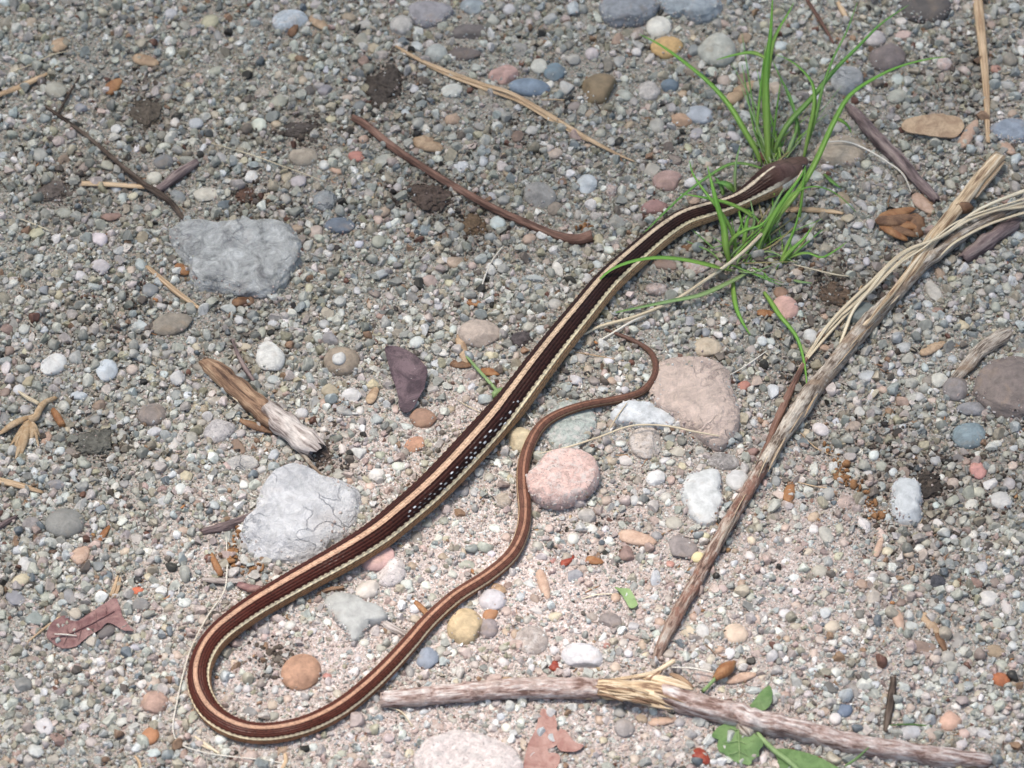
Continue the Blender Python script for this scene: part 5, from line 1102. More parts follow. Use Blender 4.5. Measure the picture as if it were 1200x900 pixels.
# palette of the sand: (weight in the grey coarse gravel, weight in the pink fine sand, colour)
PAL = [(22, 4, (.53, .54, .485)), (20, 8, (.62, .63, .585)), (14, 24, (.65, .61, .585)), (9, 3, (.38, .39, .365)), (10, 4, (.49, .53, .53)), (11, 5, (.49, .45, .365)),
       (2, 18, (.60, .52, .485)), (1, 15, (.53, .425, .385)), (3., 1.5, (.22, .19, .165)), (1.4, .7, (.07, .067, .06)), (1.5, 1.6, (.37, .25, .17)), (1.8, .9, (.24, .275, .30)),
       (9, 11, (.77, .78, .76)), (3.5, 1.5, (.51, .485, .37)), (.7, .7, (.23, .125, .095))]
PW = np.array([[p[0], p[1]] for p in PAL], float); PW /= PW.sum(0); PC = np.array([p[2] for p in PAL])
def grains(name, n, dmin, dmax, power, lift, nvar, sub, seed, zone, clear, sep=0., region=(-300, 1500, -330, 1200)):
    rng = np.random.default_rng(seed)
    x = rng.uniform(region[0], region[1], n); y = rng.uniform(region[2], region[3], n)
    fz, sz = np.clip(fine_zone(x, y), 0, 1), np.clip(soil_zone(x, y), 0, 1)
    inside = (x > -60) & (x < 1260) & (y > -60) & (y < 960)
    pat = np.clip(.78 + .5 * np.sin(x * .021 + y * .013 + 1.) * np.sin(y * .027 - x * .009) + .35 * np.sin(x * .051 - y * .044 + 2.) * np.sin(y * .06 + x * .037), .3, 1.15) if clear else 1.
    p = zone(fz) * np.where(inside, 1, .6) * pat
    ok = rng.random(n) < p
    x, y, fz, sz = x[ok], y[ok], fz[ok], sz[ok]
    u = rng.random(len(x))
    a = 1 - power
    d = (dmin ** a + u * (dmax ** a - dmin ** a)) ** (1 / a)
    if clear:
        m = np.ones(len(x), bool)
        for s in range(0, len(x), 4000):
            e = slice(s, s + 4000)
            m[e] &= snake_gap(x[e], y[e]) > d[e] * clear - 2
            m[e] &= (np.hypot(x[e, None] - OCCA[None, :, 0], y[e, None] - OCCA[None, :, 1]) - OCCA[None, :, 2]).min(1) > d[e] * (clear - .5)
        x, y, fz, sz, d = x[m], y[m], fz[m], sz[m], d[m]
    if sep:
        o = np.argsort(-d); cell = {}
        kept = []
        for i in o:
            cx, cy = int(x[i] // 16), int(y[i] // 16)
            if all(math.hypot(x[i] - x[j], (y[i] - y[j]) * 1.15) > sep * (d[i] + d[j]) for a in (-1, 0, 1) for b in (-1, 0, 1) for j in cell.get((cx + a, cy + b), ())):
                cell.setdefault((cx, cy), []).append(i); kept.append(i)
        x, y, fz, sz, d = (q[kept] for q in (x, y, fz, sz, d))
    n = len(x)
    k = .0003
    P = at(x, y, (lift(rng, n) * d) * k)
    w = PW[:, 0][None] * (1 - fz[:, None]) + PW[:, 1][None] * fz[:, None]
    cw = np.cumsum(w, 1); ci = (rng.random((n, 1)) > cw).sum(1).clip(0, len(PAL) - 1)
    col = PC[ci] * (np.array([1.02, .995, .965]) ** (1 - fz[:, None])) * rng.uniform(.72, 1.24, (n, 1)) * rng.uniform(.98, 1.02, (n, 3))
    dirt = (rng.random(n) < sz * .85) & (rng.random(n) > (d - 3) / 7)
    col[dirt] = np.array([.075, .06, .05]) * rng.uniform(.5, 2., (dirt.sum(), 1))
    col[~dirt] *= (1 - .42 * sz[~dirt])[:, None] * np.array([1., .96, .90]) ** sz[~dirt][:, None]
    if not clear:                                        # loose grains that came to rest on the flanks of the rocks
        Q = np.vstack(ROCKV); m = len(Q)
        P = np.vstack([P, Q]); d = np.concatenate([d, rng.uniform(1.8, 5.0, m)]); col = np.vstack([col, PC[rng.choice(len(PAL), m, p=PW[:, 1])]]); n += m
    me = bpy.data.meshes.new(name)
    me.from_pydata(P.tolist(), [], [])
    sc = (d * k)[:, None] * rng.uniform(.78, 1.22, (n, 3))
    a = me.attributes.new('gs', 'FLOAT_VECTOR', 'POINT'); a.data.foreach_set('vector', sc.astype(np.float32).ravel())
    a = me.attributes.new('gr', 'FLOAT_VECTOR', 'POINT'); a.data.foreach_set('vector', rng.uniform(0, 6.283, (n, 3)).astype(np.float32).ravel())
    a = me.attributes.new('gi', 'INT', 'POINT'); a.data.foreach_set('value', rng.integers(0, nvar, n).astype(np.int32))
    a = me.attributes.new('gc', 'FLOAT_COLOR', 'POINT'); a.data.foreach_set('color', np.column_stack([col, np.ones(n)]).astype(np.float32).ravel())
    me.materials.append(M['grain'])
    o = bpy.data.objects.new(name, me); COL.objects.link(o)
    md = o.modifiers.new('grains', 'NODES'); md.node_group = grain_nodes(name, nvar, sub, seed)
    tag(o, kind='stuff')
    return n
PATHS = [[(52, 124), (110, 166), (165, 213), (216, 258)], [(68, 134), (95, 86)], [(184, 224), (231, 190)], [(95, 215), (170, 219)], [(172, 312), (236, 363)], [(0, 563), (50, 577)], [(0, 110), (56, 86)],
         [(464, 54), (560, 97), (640, 133), (743, 189)], [(414, 138), (500, 199), (620, 263), (692, 278)], [(1148, 0), (1156, 110), (1158, 167)], [(1000, 130), (1098, 236)], [(946, 0), (977, 51)], [(920, 246), (988, 250)],
         [(1047, 795), (1038, 858)], [(236, 624), (296, 603)], [(237, 679), (304, 690)], [(248, 650), (259, 675)], [(130, 699), (140, 676)], [(703, 399), (800, 347), (862, 303)], [(272, 398), (298, 447)], [(228, 863), (258, 884)],
         [(945, 420), (888, 550)], [(1040, 350), (950, 460), (840, 638), (770, 770)], [(450, 820), (700, 808), (880, 845), (1158, 893)], [(72, 52), (60, 56)], [(155, 67), (188, 75)], [(488, 164), (520, 174)], [(850, 120), (886, 96)],
         [(1078, 414), (1108, 401)], [(725, 626), (770, 636)], [(632, 668), (642, 702)], [(760, 848), (795, 842)], [(540, 395), (545, 428)], [(457, 410), (482, 470)], [(60, 745), (150, 720)], [(1062, 148), (1126, 148)], [(1030, 255), (1074, 264)]]
for pl in PATHS:
    for (x0, y0), (x1, y1) in zip(pl, pl[1:]):
        m = max(2, int(math.hypot(x1 - x0, y1 - y0) / 5))
        for j in range(m + 1): OCC.append((x0 + (x1 - x0) * j / m, y0 + (y1 - y0) * j / m, 3.0))
OCCA = np.array(OCC + [(PEB[i][0], PEB[i][1], (PEB[i][2] + PEB[i][3]) * .2) for i in final])
n1 = grains('sand_grains', 360000, 2.2, 5.6, 1.5, lambda r, n: r.uniform(-.12, .5, n), 14, 2, 5, lambda f: .55 + .45 * f, 0)
n2 = grains('fine_gravel', 105000, 5.5, 11., 1.6, lambda r, n: r.uniform(-.10, .34, n), 16, 4, 6, lambda f: 1 - .88 * f, .45)
n3 = grains('coarse_gravel', 60000, 8.5, 18., 2.0, lambda r, n: r.uniform(-.04, .24, n), 18, 4, 7, lambda f: 1 - .92 * f, .55, .37)
print('grains', n1, n2, n3, 'pebbles', len(ind), len(rest))

# ------------------------------------------------------------------ sticks and twigs
def crack_end(name, cx, cy, dx, dy, n, ln, wd, mat, parent, hz, seed):
    """torn wood fibres that stick out along (dx, dy)"""
    rng = np.random.default_rng(seed)
    for i in range(n):
        o = rng.uniform(-.5, .5) * wd
        l = ln * rng.uniform(.45, 1.)
        a = rng.normal(0, .10)
        ux, uy = dx * math.cos(a) - dy * math.sin(a), dx * math.sin(a) + dy * math.cos(a)
        x0, y0 = cx - dy * o - ux * l * .5, cy + dx * o - uy * l * .5
        h = hz + rng.uniform(-2, 3)
        tube(name, [(x0, y0, 1.0, h), (x0 + ux * l * .5, y0 + uy * l * .5, 1.6, h + 1.2), (x0 + ux * l, y0 + uy * l, .5, h + rng.uniform(-1, 2.5))], mat, parent, nl=8, na=5, rough=.2)

# thick broken stick along the bottom
q = [(447, 820, 10.5, 10), (480, 818, 11, 10), (540, 812, 12, 11), (610, 807, 13, 11), (670, 807, 13.5, 11), (700, 808, 13, 11)]
e = empty('broken_stick', ctr(q), 'thick pinkish grey stick along the bottom, cracked open with torn pale wood in its middle', 'stick')
tube('bark', q, 'bark_red', e, nl=60, na=22, rough=.10, lump=.05)
tube('bark', [(770, 814, 12.5, 11), (800, 822, 14, 11), (835, 832, 14.5, 11), (865, 838, 15, 11), (880, 845, 16, 11), (905, 849, 13.5, 10), (950, 859, 13, 10), (1000, 872, 12.5, 9), (1060, 881, 12, 8), (1110, 888, 11, 7), (1158, 893, 9, 5)],
     'bark_red', e, nl=80, na=22, rough=.12, lump=.08)
tube('exposed_wood', [(685, 808, 11.5, 10), (715, 808, 12.5, 11), (745, 810, 13, 11), (775, 815, 13, 11), (800, 822, 12, 11)], 'wood', e, nl=40, na=18, rough=.16)
rs = np.random.default_rng(4)
for i in range(30):
    t = rs.uniform(0, 1); o = rs.uniform(-12, 11); l = rs.uniform(22, 50)
    x0, y0 = 690 + t * 70, 806 + t * 8 + o
    hh = 11 + math.sqrt(max(0, 13.5 ** 2 - o * o)) * .9
    tube('splinter', [(x0, y0, .9, hh - 1.5), (x0 + l * .5, y0 + l * .08 + rs.uniform(-2, 2), rs.uniform(1.3, 2.4), hh + rs.uniform(-.5, 2)), (x0 + l, y0 + l * .2 + rs.uniform(-3, 3), .5, hh + rs.uniform(-2, 2.5))], 'wood' if rs.random() < .8 else 'wood_brown', e, nl=9, na=6, rough=.2)
tube('splinter', [(752, 792, 4, 15), (775, 796, 6.5, 20), (800, 803, 4.5, 22), (812, 808, 1.2, 20)], 'wood', e, nl=16, na=9, rough=.15, flat=.5)
tube('splinter', [(706, 798, 2, 16), (735, 794, 2.6, 18), (765, 788, 3.0, 19), (790, 774, 3.4, 18)], 'wood', e, nl=16, na=8, rough=.15, flat=.6)
tube('splinter', [(757, 798, 2, 20), (770, 790, 3, 18), (779, 778, 2, 12)], 'wood_brown', e, nl=10, na=7, rough=.15)
tube('splinter', [(786, 790, 2.4, 17), (797, 795, 4.2, 18), (812, 807, 2.2, 17)], 'wood_brown', e, nl=10, na=8, rough=.15, flat=.5)
tube('knot', [(868, 846, 8, 9), (876, 856, 11, 8), (880, 863, 7, 4)], 'bark_grey', e, nl=12, na=14, rough=.18)

# long diagonal stick
q = [(1048, 347, 6.5, 9), (1030, 365, 8.5, 10), (1010, 386, 9, 10), (975, 430, 9.4, 10), (950, 460, 9.6, 10), (920, 505, 9.2, 10), (895, 545, 8.8, 9)]
e = empty('long_stick', ctr(q), 'long thin weathered stick slanting down the right side, bare pale wood at its top end', 'stick')
tube('grey_bark', q, 'bark_grey', e, nl=70, na=20, rough=.13, lump=.08)
tube('brown_bark', [(897, 542, 8.8, 9), (880, 570, 8.8, 9), (862, 600, 8.6, 9), (840, 638, 8.4, 8), (815, 684, 8.2, 8), (790, 728, 8.4, 7), (775, 758, 7, 4), (768, 776, 4, 2)], 'bark_mix', e, nl=70, na=18, rough=.14, lump=.08)
tube('grey_bark', [(1200, 240, 4, 12), (1165, 255, 5.5, 13), (1137, 270, 6, 13), (1105, 292, 7, 12), (1075, 316, 8, 11), (1045, 350, 8, 10)], 'bark_grey', e, nl=50, na=14, rough=.16, lump=.06)
tube('bare_wood', [(1170, 185, 8.5, 16), (1150, 207, 8.5, 17), (1120, 246, 9, 18), (1092, 281, 8.5, 17), (1068, 318, 7, 16), (1040, 352, 5.5, 14), (1012, 382, 4.5, 17)], 'wood', e, nl=60, na=16, rough=.12, flat=.7)
tube('bare_wood', [(1176, 190, 2.5, 14), (1160, 210, 3, 14), (1143, 232, 2, 14)], 'wood', e, nl=16, na=8, rough=.12)
tube('node', [(1122, 240, 5, 21), (1129, 243, 8, 19), (1135, 244, 6.5, 17), (1139, 245, 3, 15)], 'husk_brown', e, nl=14, na=14, rough=.14)
tube('wood_strip', [(1100, 276, 3.2, 22), (1075, 305, 3.6, 20), (1050, 338, 3.4, 19), (1030, 362, 2.4, 20), (1016, 380, 1.2, 20)], 'wood', e, nl=20, na=8, rough=.12)

# bundle of pale straws lying over it
q = [(1060, 295), (980, 370)]
e = empty('straw_bundle', ctr(q), 'bundle of pale yellow dry grass straws draped over the long stick', 'straws')
rq = np.random.default_rng(3)
for i, (w, L) in enumerate([
 (2.6, [(1206, 226, 24), (1150, 245, 26), (1105, 269, 28), (1060, 297, 24), (1020, 331, 16), (985, 361, 12), (962, 392, 8), (943, 424, 4)]),
 (2.2, [(1206, 233, 22), (1150, 252, 25), (1108, 272, 27), (1066, 297, 23), (1026, 331, 15), (992, 362, 11), (970, 388, 7), (948, 421, 4)]),
 (2.2, [(1206, 240, 20), (1148, 256, 24), (1112, 270, 27), (1062, 301, 22), (1024, 337, 14), (990, 367, 9), (964, 398, 6), (941, 428, 4)]),
 (2.0, [(1204, 245, 18), (1160, 262, 18), (1122, 283, 18), (1098, 297, 15)]),
 (2.4, [(1044, 310, 20), (1020, 333, 16), (1003, 362, 11), (990, 388, 8), (977, 418, 5), (968, 438, 2)]),
 (1.6, [(1090, 280, 27), (1050, 309, 21), (1012, 344, 12), (976, 379, 8), (953, 408, 5), (936, 436, 3)]),
 (1.4, [(1206, 229, 25), (1130, 256, 28), (1080, 288, 27), (1038, 318, 18), (1000, 352, 12)])]):
    tube('straw', [(x + rq.normal(0, 2.2), y + rq.normal(0, 2.4), w * rq.uniform(.7, 1.15) * (1 if j < len(L) - 1 else .4), h + rq.uniform(-1, 1.5)) for j, (x, y, h) in enumerate(L)], 'straw', e, nl=36, na=8, rough=.14, flat=rq.uniform(.4, .7))
rs = np.random.default_rng(17)
LS = spline([(1140, 222), (1100, 270), (1050, 340), (1010, 386), (950, 460), (895, 545), (840, 638), (790, 728)], 100)
for i in range(34):                                     # loose fibres peeling off the long stick
    j = int(rs.integers(2, 80)); x0, y0 = LS[j]; dx, dy = LS[j + 2] - LS[j]; n_ = math.hypot(dx, dy); dx, dy = dx / n_, dy / n_
    o_, l, sp = rs.uniform(-8, 8), rs.uniform(18, 52), rs.uniform(-4, 4)
    hh = 9 + math.sqrt(max(0, 81 - o_ * o_)) * .95
    tube('fibre', [(x0 - dy * o_, y0 + dx * o_, .5, hh), (x0 - dy * (o_ + sp * .3) + dx * l * .5, y0 + dx * (o_ + sp * .3) + dy * l * .5, rs.uniform(.7, 1.5), hh + .8), (x0 - dy * (o_ + sp) + dx * l, y0 + dx * (o_ + sp) + dy * l, .35, hh + rs.uniform(-.5, 2))], 'wood' if rs.random() < .55 else 'bark_grey', bpy.data.objects['long_stick'], nl=9, na=5, rough=.15)
tube('reddish_stalk', [(945, 420, 2.5, 5), (928, 455, 4, 5), (915, 483, 4.6, 5), (903, 512, 4, 4), (888, 550, 4, 4)], 'bark_brown', nl=30, na=12, rough=.14,
     label='short red-brown stalk lying along the left side of the long stick', cat='stalk')
tube('thin_straw', [(1010, 335, 1.2, 3), (1000, 352, 1.6, 3), (985, 384, 1.2, 2)], 'straw_tan', nl=10, na=6, label='thin tan straw sliver behind the pale straw bundle', cat='straw')

tube('brown_twig', [(414, 138, 4.2, 5), (428, 146, 5.2, 5), (460, 172, 5, 5), (500, 199, 4.8, 5), (540, 223, 4.8, 5), (580, 245, 4.8, 5), (620, 263, 5, 5), (650, 275, 5.2, 5), (675, 281, 6.5, 5), (692, 277, 7.5, 5)], 'bark_brown', nl=90, na=14, rough=.06,
     label='smooth reddish brown twig with a curved blunt lower end, upper centre', cat='twig')
e = empty('dry_pine_needle', at(600, 110), 'long flat tan dry needle pair lying across the upper centre', 'straw')
tube('needle', [(464, 54, 1.8, 4), (500, 74, 3, 5), (560, 97, 3.4, 5), (600, 110, 3.4, 5), (640, 133, 3.8, 5), (690, 163, 3.2, 5), (722, 180, 2.2, 4), (743, 189, 1, 3)], 'straw_tan', e, nl=60, na=8, flat=.5, rough=.06)
tube('needle', [(470, 60, 1, 3.5), (520, 86, 2, 4), (570, 105, 2.2, 4), (610, 120, 2.2, 4), (650, 144, 1.6, 4), (690, 166, 1, 4)], 'straw_tan', e, nl=50, na=8, flat=.5, rough=.06)
tube('flat_straw', [(1143, -25, 6.2, 6), (1148, 20, 6, 6), (1153, 70, 5, 6), (1156, 110, 4, 5), (1158, 167, 2.4, 3)], 'straw_tan', nl=40, na=8, flat=.35, rough=.05, label='flat tan dry straw standing upright in the photo at the top right', cat='straw')
q = [(62, 128), (215, 255)]
e = empty('dark_twig', ctr(q), 'thin dark crooked twig crossing the upper left, with a side shoot', 'twig')
tube('stem', [(52, 124, 1.8, 3), (80, 143, 2.2, 4), (110, 166, 2.6, 5), (140, 192, 3, 6), (165, 213, 3.6, 6), (185, 226, 4, 6), (203, 240, 3.6, 5), (216, 258, 2.8, 3)], 'bark_dark', e, nl=60, na=10, rough=.12, lump=.08)
tube('side_shoot', [(68, 134, 1.6, 4), (78, 115, 1.6, 5), (92, 92, 1.2, 5), (95, 86, .6, 5)], 'bark_dark', e, nl=16, na=7, rough=.12)
tube('purplish_twig', [(184, 224, 4.5, 5), (200, 212, 6.5, 6), (215, 200, 6, 6), (231, 190, 4, 4)], 'bark_purple', nl=24, na=12, rough=.14, label='short purplish grey twig stub at the dark twig crossing', cat='twig')
tube('flat_straw', [(95, 215, 4.2, 4), (125, 216, 4, 4), (170, 219, 3.6, 4)], 'straw_tan', nl=16, na=8, flat=.4, rough=.06, label='short flat pale straw under the thin dark crooked twig', cat='straw')
tube('orange_straw', [(172, 312, 2.4, 3), (190, 328, 3.4, 4), (212, 346, 3.4, 4), (236, 363, 2, 3)], 'straw_tan', nl=24, na=9, flat=.7, rough=.08, label='short orange-tan straw at the left foot of the big mottled rock', cat='straw')
tube('flat_straw', [(-12, 561, 5, 4), (20, 568, 4.6, 4), (50, 577, 2, 3)], 'straw_tan', nl=18, na=8, flat=.45, rough=.1, label='flat pinkish tan straw cut off by the left edge below the seed head', cat='straw')
tube('pale_straw', [(-12, 115, 3, 4), (18, 104, 4.6, 4), (40, 94, 4.2, 4), (56, 86, 2, 3)], 'straw_tan', nl=18, na=8, flat=.5, rough=.1, label='tan pointed straw near the left edge above the dark twig', cat='straw')
q = [(1000, 130), (1098, 235)]
tube('grey_purple_twig', [(994, 124, 4, 5), (1006, 136, 7.5, 7), (1030, 163, 8.5, 8), (1053, 186, 9, 8), (1075, 211, 8.2, 7), (1094, 230, 7, 6), (1098, 236, 4, 5)], 'bark_purple', nl=50, na=14, rough=.16, flat=.8, lump=.1, label='ridged purplish grey bark stick below the long right grass blades', cat='stick')
tube('brown_stub', [(1128, 304, 6, 4), (1145, 293, 10, 6), (1165, 278, 10, 7), (1186, 264, 8, 6), (1196, 258, 4, 5)], 'bark_purple', nl=30, na=14, rough=.2, flat=.75, label='brown weathered piece of wood under the right end of the straws', cat='wood piece')
tube('dark_stub', [(1118, 444, 5, 4), (1135, 425, 8.5, 6), (1152, 408, 9, 7), (1170, 396, 9, 6), (1184, 388, 6, 4)], 'bark_grey', nl=30, na=14, rough=.2, flat=.8, label='dark brown broken stub of wood above the dark right-edge rock', cat='wood piece')
tube('red_straw', [(946, 0, 2.2, 3), (956, 16, 2.4, 4), (966, 32, 2.2, 4), (977, 51, 1.6, 3)], 'bark_brown', nl=16, na=8, rough=.08, label='thin red-brown stalk at the top edge right of the tall grass', cat='stalk')
tube('tan_straw', [(982, 2, 2.5, 3), (987, 12, 4, 4), (994, 25, 2, 3)], 'straw_tan', nl=10, na=8, flat=.5, label='short tan chip at the top edge beside the thin red-brown stalk', cat='chip')
tube('flat_straw', [(920, 246, 4.2, 3), (950, 246, 4.4, 3), (975, 248, 3.6, 3), (988, 250, 2, 2)], 'straw_tan', nl=20, na=8, flat=.4, rough=.05, label='flat tan straw just below the snake head, right of the grass', cat='straw')
tube('grey_twig', [(1047, 795, 3, 3), (1045, 815, 4.2, 4), (1042, 832, 4.4, 4), (1038, 858, 2.8, 3)], 'bark_dark', nl=20, na=9, rough=.14, label='short dark grey twig above the right end of the thick broken stick', cat='twig')
tube('grey_stub', [(236, 624, 3, 2), (252, 620, 5.5, 4), (268, 616, 6, 4), (284, 610, 5, 3), (296, 603, 3, 2)], 'bark_purple', nl=24, na=10, rough=.18, label='grey crooked piece of root at the left foot of the big white rock', cat='root')
tube('flat_chip', [(237, 679, 3, 4), (250, 680, 4.6, 5), (268, 681, 4.6, 5), (287, 681, 2, 4)], 'wood_white', nl=14, na=8, flat=.45, label='short flat grey chip left of the snake below the big white rock', cat='chip')
tube('pink_chip', [(279, 684, 4, 4), (292, 689, 6.5, 5), (304, 690, 5, 4)], 'leaf_red', nl=12, na=10, rough=.2, flat=.6, label='crumpled dark red bit of bark touching the snake left of its bend', cat='bark bit')
tube('orange_chip', [(248, 650, 2.5, 3), (252, 660, 4.4, 4), (257, 671, 4.6, 4), (259, 675, 2.5, 3)], 'husk_orange', nl=12, na=9, rough=.1, label='short bright orange stub left of the orange crumbs by the white rock', cat='chip')
tube('orange_chip', [(484, 702, 2, 3), (490, 709, 4, 4), (498, 717, 4, 4), (502, 722, 3, 3)], 'husk_orange', nl=12, na=9, rough=.14, flat=.7, label='orange chip against the upper side of the snake tail curve', cat='chip')
tube('pale_twig', [(448, 729, 3.5, 3), (460, 736, 4.6, 4), (472, 742, 3.6, 3), (477, 746, 2, 2)], 'wood_white', nl=14, na=9, rough=.16, label='pale stub of twig between the angular grey stone and the snake tail', cat='twig')
tube('tan_stub', [(372, 697, 2.4, 3), (384, 692, 3.4, 4), (402, 689, 3, 4)], 'wood_brown', nl=12, na=8, rough=.14, label='short tan stub under the lower side of the snake body', cat='twig')
e = empty('split_straw', at(136, 688), 'split tan straw standing above the crescent-shaped red leaf', 'straw')
tube('straw', [(130, 699, 2.4, 3), (134, 688, 2.8, 5), (138, 675, 1.6, 6)], 'straw_tan', e, nl=10, na=7, flat=.6)
tube('straw', [(134, 700, 1.8, 3), (139, 688, 2, 5), (141, 677, 1.2, 6)], 'straw_tan', e, nl=10, na=7, flat=.6)
tube('thin_straw', [(33, 752, .8, 4), (50, 738, 1.4, 5), (70, 723, 1.5, 6)], 'straw_tan', nl=14, na=6, label='thin tan straw leaning on the left tip of the crescent-shaped red leaf', cat='straw')
e = empty('tan_splinters', at(236, 872), 'two tan splinters lying below the snake bend', 'splinters')
tube('splinter', [(228, 863, 1.4, 3), (240, 872, 2.6, 3.5), (258, 884, 1.6, 3)], 'straw', e, nl=12, na=7)
tube('splinter', [(230, 870, 1., 3), (244, 877, 1.8, 3.5), (254, 880, 1., 3)], 'straw', e, nl=10, na=6)
tube('orange_root', [(334, 884, 2.4, 3), (335, 893, 3, 4), (330, 902, 2.4, 3)], 'straw_tan', nl=10, na=8, label='short tan stalk at the bottom edge below the snake bend', cat='stalk')
tube('small_straw', [(158, 886, 1.6, 3), (163, 893, 2.2, 4), (166, 905, 2, 3)], 'straw_tan', nl=10, na=7, label='small tan straw at the bottom edge left of the snake bend', cat='straw')
tube('red_stub', [(20, 605, 2, 3), (8, 612, 3.5, 4), (-8, 622, 3.5, 3)], 'bark_purple', nl=12, na=9, label='brown stub at the left edge above the dark grey oval stone', cat='twig')

# half-barked chunk of wood
q = [(243, 425), (375, 528)]
e = empty('wood_chunk', ctr(q), 'broken chunk of wood, brown bark on one half and bleached bare wood on the other', 'wood piece')
tube('bark', [(240, 424, 7, 6), (250, 430, 11.5, 9), (270, 446, 13, 10), (290, 463, 13, 11), (312, 482, 14, 11), (325, 493, 13, 11)], 'wood_brown', e, nl=44, na=18, rough=.16, flat=.8, lump=.06)
tube('bleached_wood', [(311, 473, 8, 12), (318, 483, 13.5, 13), (335, 497, 15, 13), (352, 511, 15, 12), (366, 521, 14, 11), (372, 526, 12.5, 10)], 'wood_white', e, nl=40, na=18, rough=.13, flat=.8)
tube('bark_strip', [(246, 441, 1.6, 5), (275, 465, 2.6, 7), (300, 486, 3, 8), (316, 499, 2, 8)], 'wood', e, nl=24, na=8, rough=.14)
tube('bark_flake', [(281, 492, 3, 5), (295, 498, 6, 6), (310, 503, 5, 6), (321, 507, 2, 5)], 'husk_brown', e, nl=16, na=10, rough=.2, flat=.45)
tube('bark_strip', [(340, 519, 1.6, 6), (355, 533, 2.6, 6), (370, 550, 2.4, 4), (382, 562, 1.4, 2)], 'bark_grey', e, nl=20, na=8, rough=.16)
tube('grey_shoot', [(272, 398, 1.2, 4), (280, 418, 2.4, 6), (290, 436, 3, 8), (298, 447, 2.2, 8)], 'bark_purple', nl=18, na=8, rough=.12, label='thin grey shoot leaning on the half-barked wood chunk', cat='twig')

# thin stems and straws
THIN = [
 ('dry_plant_stalk', 'straw_white', .9, [(265, 628, 3), (266, 650, 4), (266, 672, 7), (262, 695, 8), (243, 723, 7), (222, 765, 6), (208, 820, 6), (203, 855, 5), (212, 872, 5), (240, 882, 5), (275, 887, 5), (312, 891, 4), (340, 896, 3)], 'long pale stem bent round the outside of the snake bend'),
 ('thin_straw', 'straw', 1.1, [(630, 532, 18), (665, 524, 20), (700, 513, 18), (740, 499, 18), (780, 499, 17), (815, 506, 20), (843, 511, 20)], 'thin arched pale straw spanning the stones right of the snake tail'),
 ('thin_straw', 'straw', .8, [(713, 505, 8), (722, 490, 12), (735, 472, 14)], 'fine upright straw by the tail, crossing the glassy quartz cluster'),
 ('thin_straw', 'straw_white', .9, [(561, 350, 3), (567, 328, 5), (577, 305, 6), (590, 288, 4)], 'fine white curved straw above the knobbly tan stone'),
 ('thin_straw', 'straw', .7, [(248, 168, 4), (290, 180, 5), (335, 196, 6), (382, 213, 4)], 'thin pale stem at upper left between the taupe stone and the brown twig'),
 ('dry_stalk', 'straw', 2.0, [(684, 392, 4), (705, 382, 6), (745, 371, 9), (790, 352, 10), (820, 333, 12), (862, 303, 16), (890, 277, 18), (911, 252, 20), (928, 223, 20), (940, 200, 22)], 'long dry white grass stalk running from the tail up to the snake head'),
 ('dry_stalk', 'straw_white', 1.7, [(703, 399, 3), (722, 388, 5), (742, 376, 7), (782, 356, 8), (800, 347, 8)], 'shorter flat white stalk lying across the tip of the tail'),
 ('thin_straw', 'straw_white', .9, [(851, 442, 6), (875, 428, 6), (899, 411, 4)], 'short white straw at the upper right of the large pinkish tan rock'),
 ('thin_straw', 'straw_tan', .8, [(671, 412, 3), (700, 417, 4), (731, 423, 3)], 'fine tan straw inside the curl of the snake tail'),
 ('thin_straw', 'straw_white', 1.1, [(961, 167, 14), (990, 166, 14), (1015, 175, 12), (1040, 190, 10), (1058, 204, 8), (1068, 225, 4)], 'pale curved dry stem over the flat beige rock'),
 ('thin_straw', 'straw', .8, [(18, 856, 3), (20, 258, 3)][:0] or [(20, 255, 3), (38, 262, 4), (58, 270, 3)], 'tiny pale straw at the left edge level with the mottled rock'),
 ('thin_straw', 'straw', .8, [(10, 86, 3), (40, 74, 5), (62, 64, 5), (80, 60, 3)], 'thin pale straw at upper left beside the tan husk'),
 ('thin_straw', 'straw', 1.0, [(450, 828, 3), (470, 834, 4), (484, 852, 3)], 'fine straw curling below the left end of the thick broken stick'),
 ('thin_straw', 'straw_white', 1.2, [(787, 782, 16), (810, 783, 15), (837, 788, 12)], 'white sliver of straw between the torn wood and the brown seed capsule'),
 ('thin_straw', 'straw', .9, [(682, 702, 3), (700, 697, 4), (722, 696, 3)], 'fine straw left of the small green leaf scrap'),
 ('thin_straw', 'straw_tan', .8, [(635, 117, 3), (655, 117, 4), (676, 118, 3)], 'tiny dark straw left of the brown wedge-shaped stone'),
 ('thin_straw', 'straw', .7, [(534, 468, 3), (550, 477, 4), (566, 484, 3)], 'fine pale hair of straw touching the snake right of the purple leaf'),
 ('thin_straw', 'straw_white', .9, [(612, 478, 3), (620, 488, 5), (629, 500, 3)], 'tiny white straw between snake body and tail'),
 ('thin_straw', 'straw', 1.0, [(930, 310, 6), (975, 321, 8), (995, 324, 5)], 'thin tan straw over the brown lump of soil'),
 ('thin_straw', 'straw_tan', .8, [(938, 507, 3), (955, 524, 4), (975, 534, 3)], 'thin brown rootlet right of the long stick'),
 ('thin_straw', 'straw_white', .8, [(210, 682, 3), (210, 690, 4), (209, 697, 2)], 'tiny pale fibre right of the crescent-shaped red leaf'),
 ('thin_straw', 'straw_tan', .9, [(265, 395, 3), (282, 410, 4)][:0] or [(935, 565, 3), (955, 570, 4), (972, 572, 3)], 'thin brown fibre right of the orange bud scale'),
]
for nm, mat, r, L, lab in THIN:
    tube(nm, [(x, y, r * (.6 if j in (0, len(L) - 1) else 1), h) for j, (x, y, h) in enumerate(L)], mat, nl=12 + 6 * len(L), na=6, rough=.08, label=lab, cat='stem' if 'stem' in nm else 'stalk' if 'stalk' in nm else 'straw')

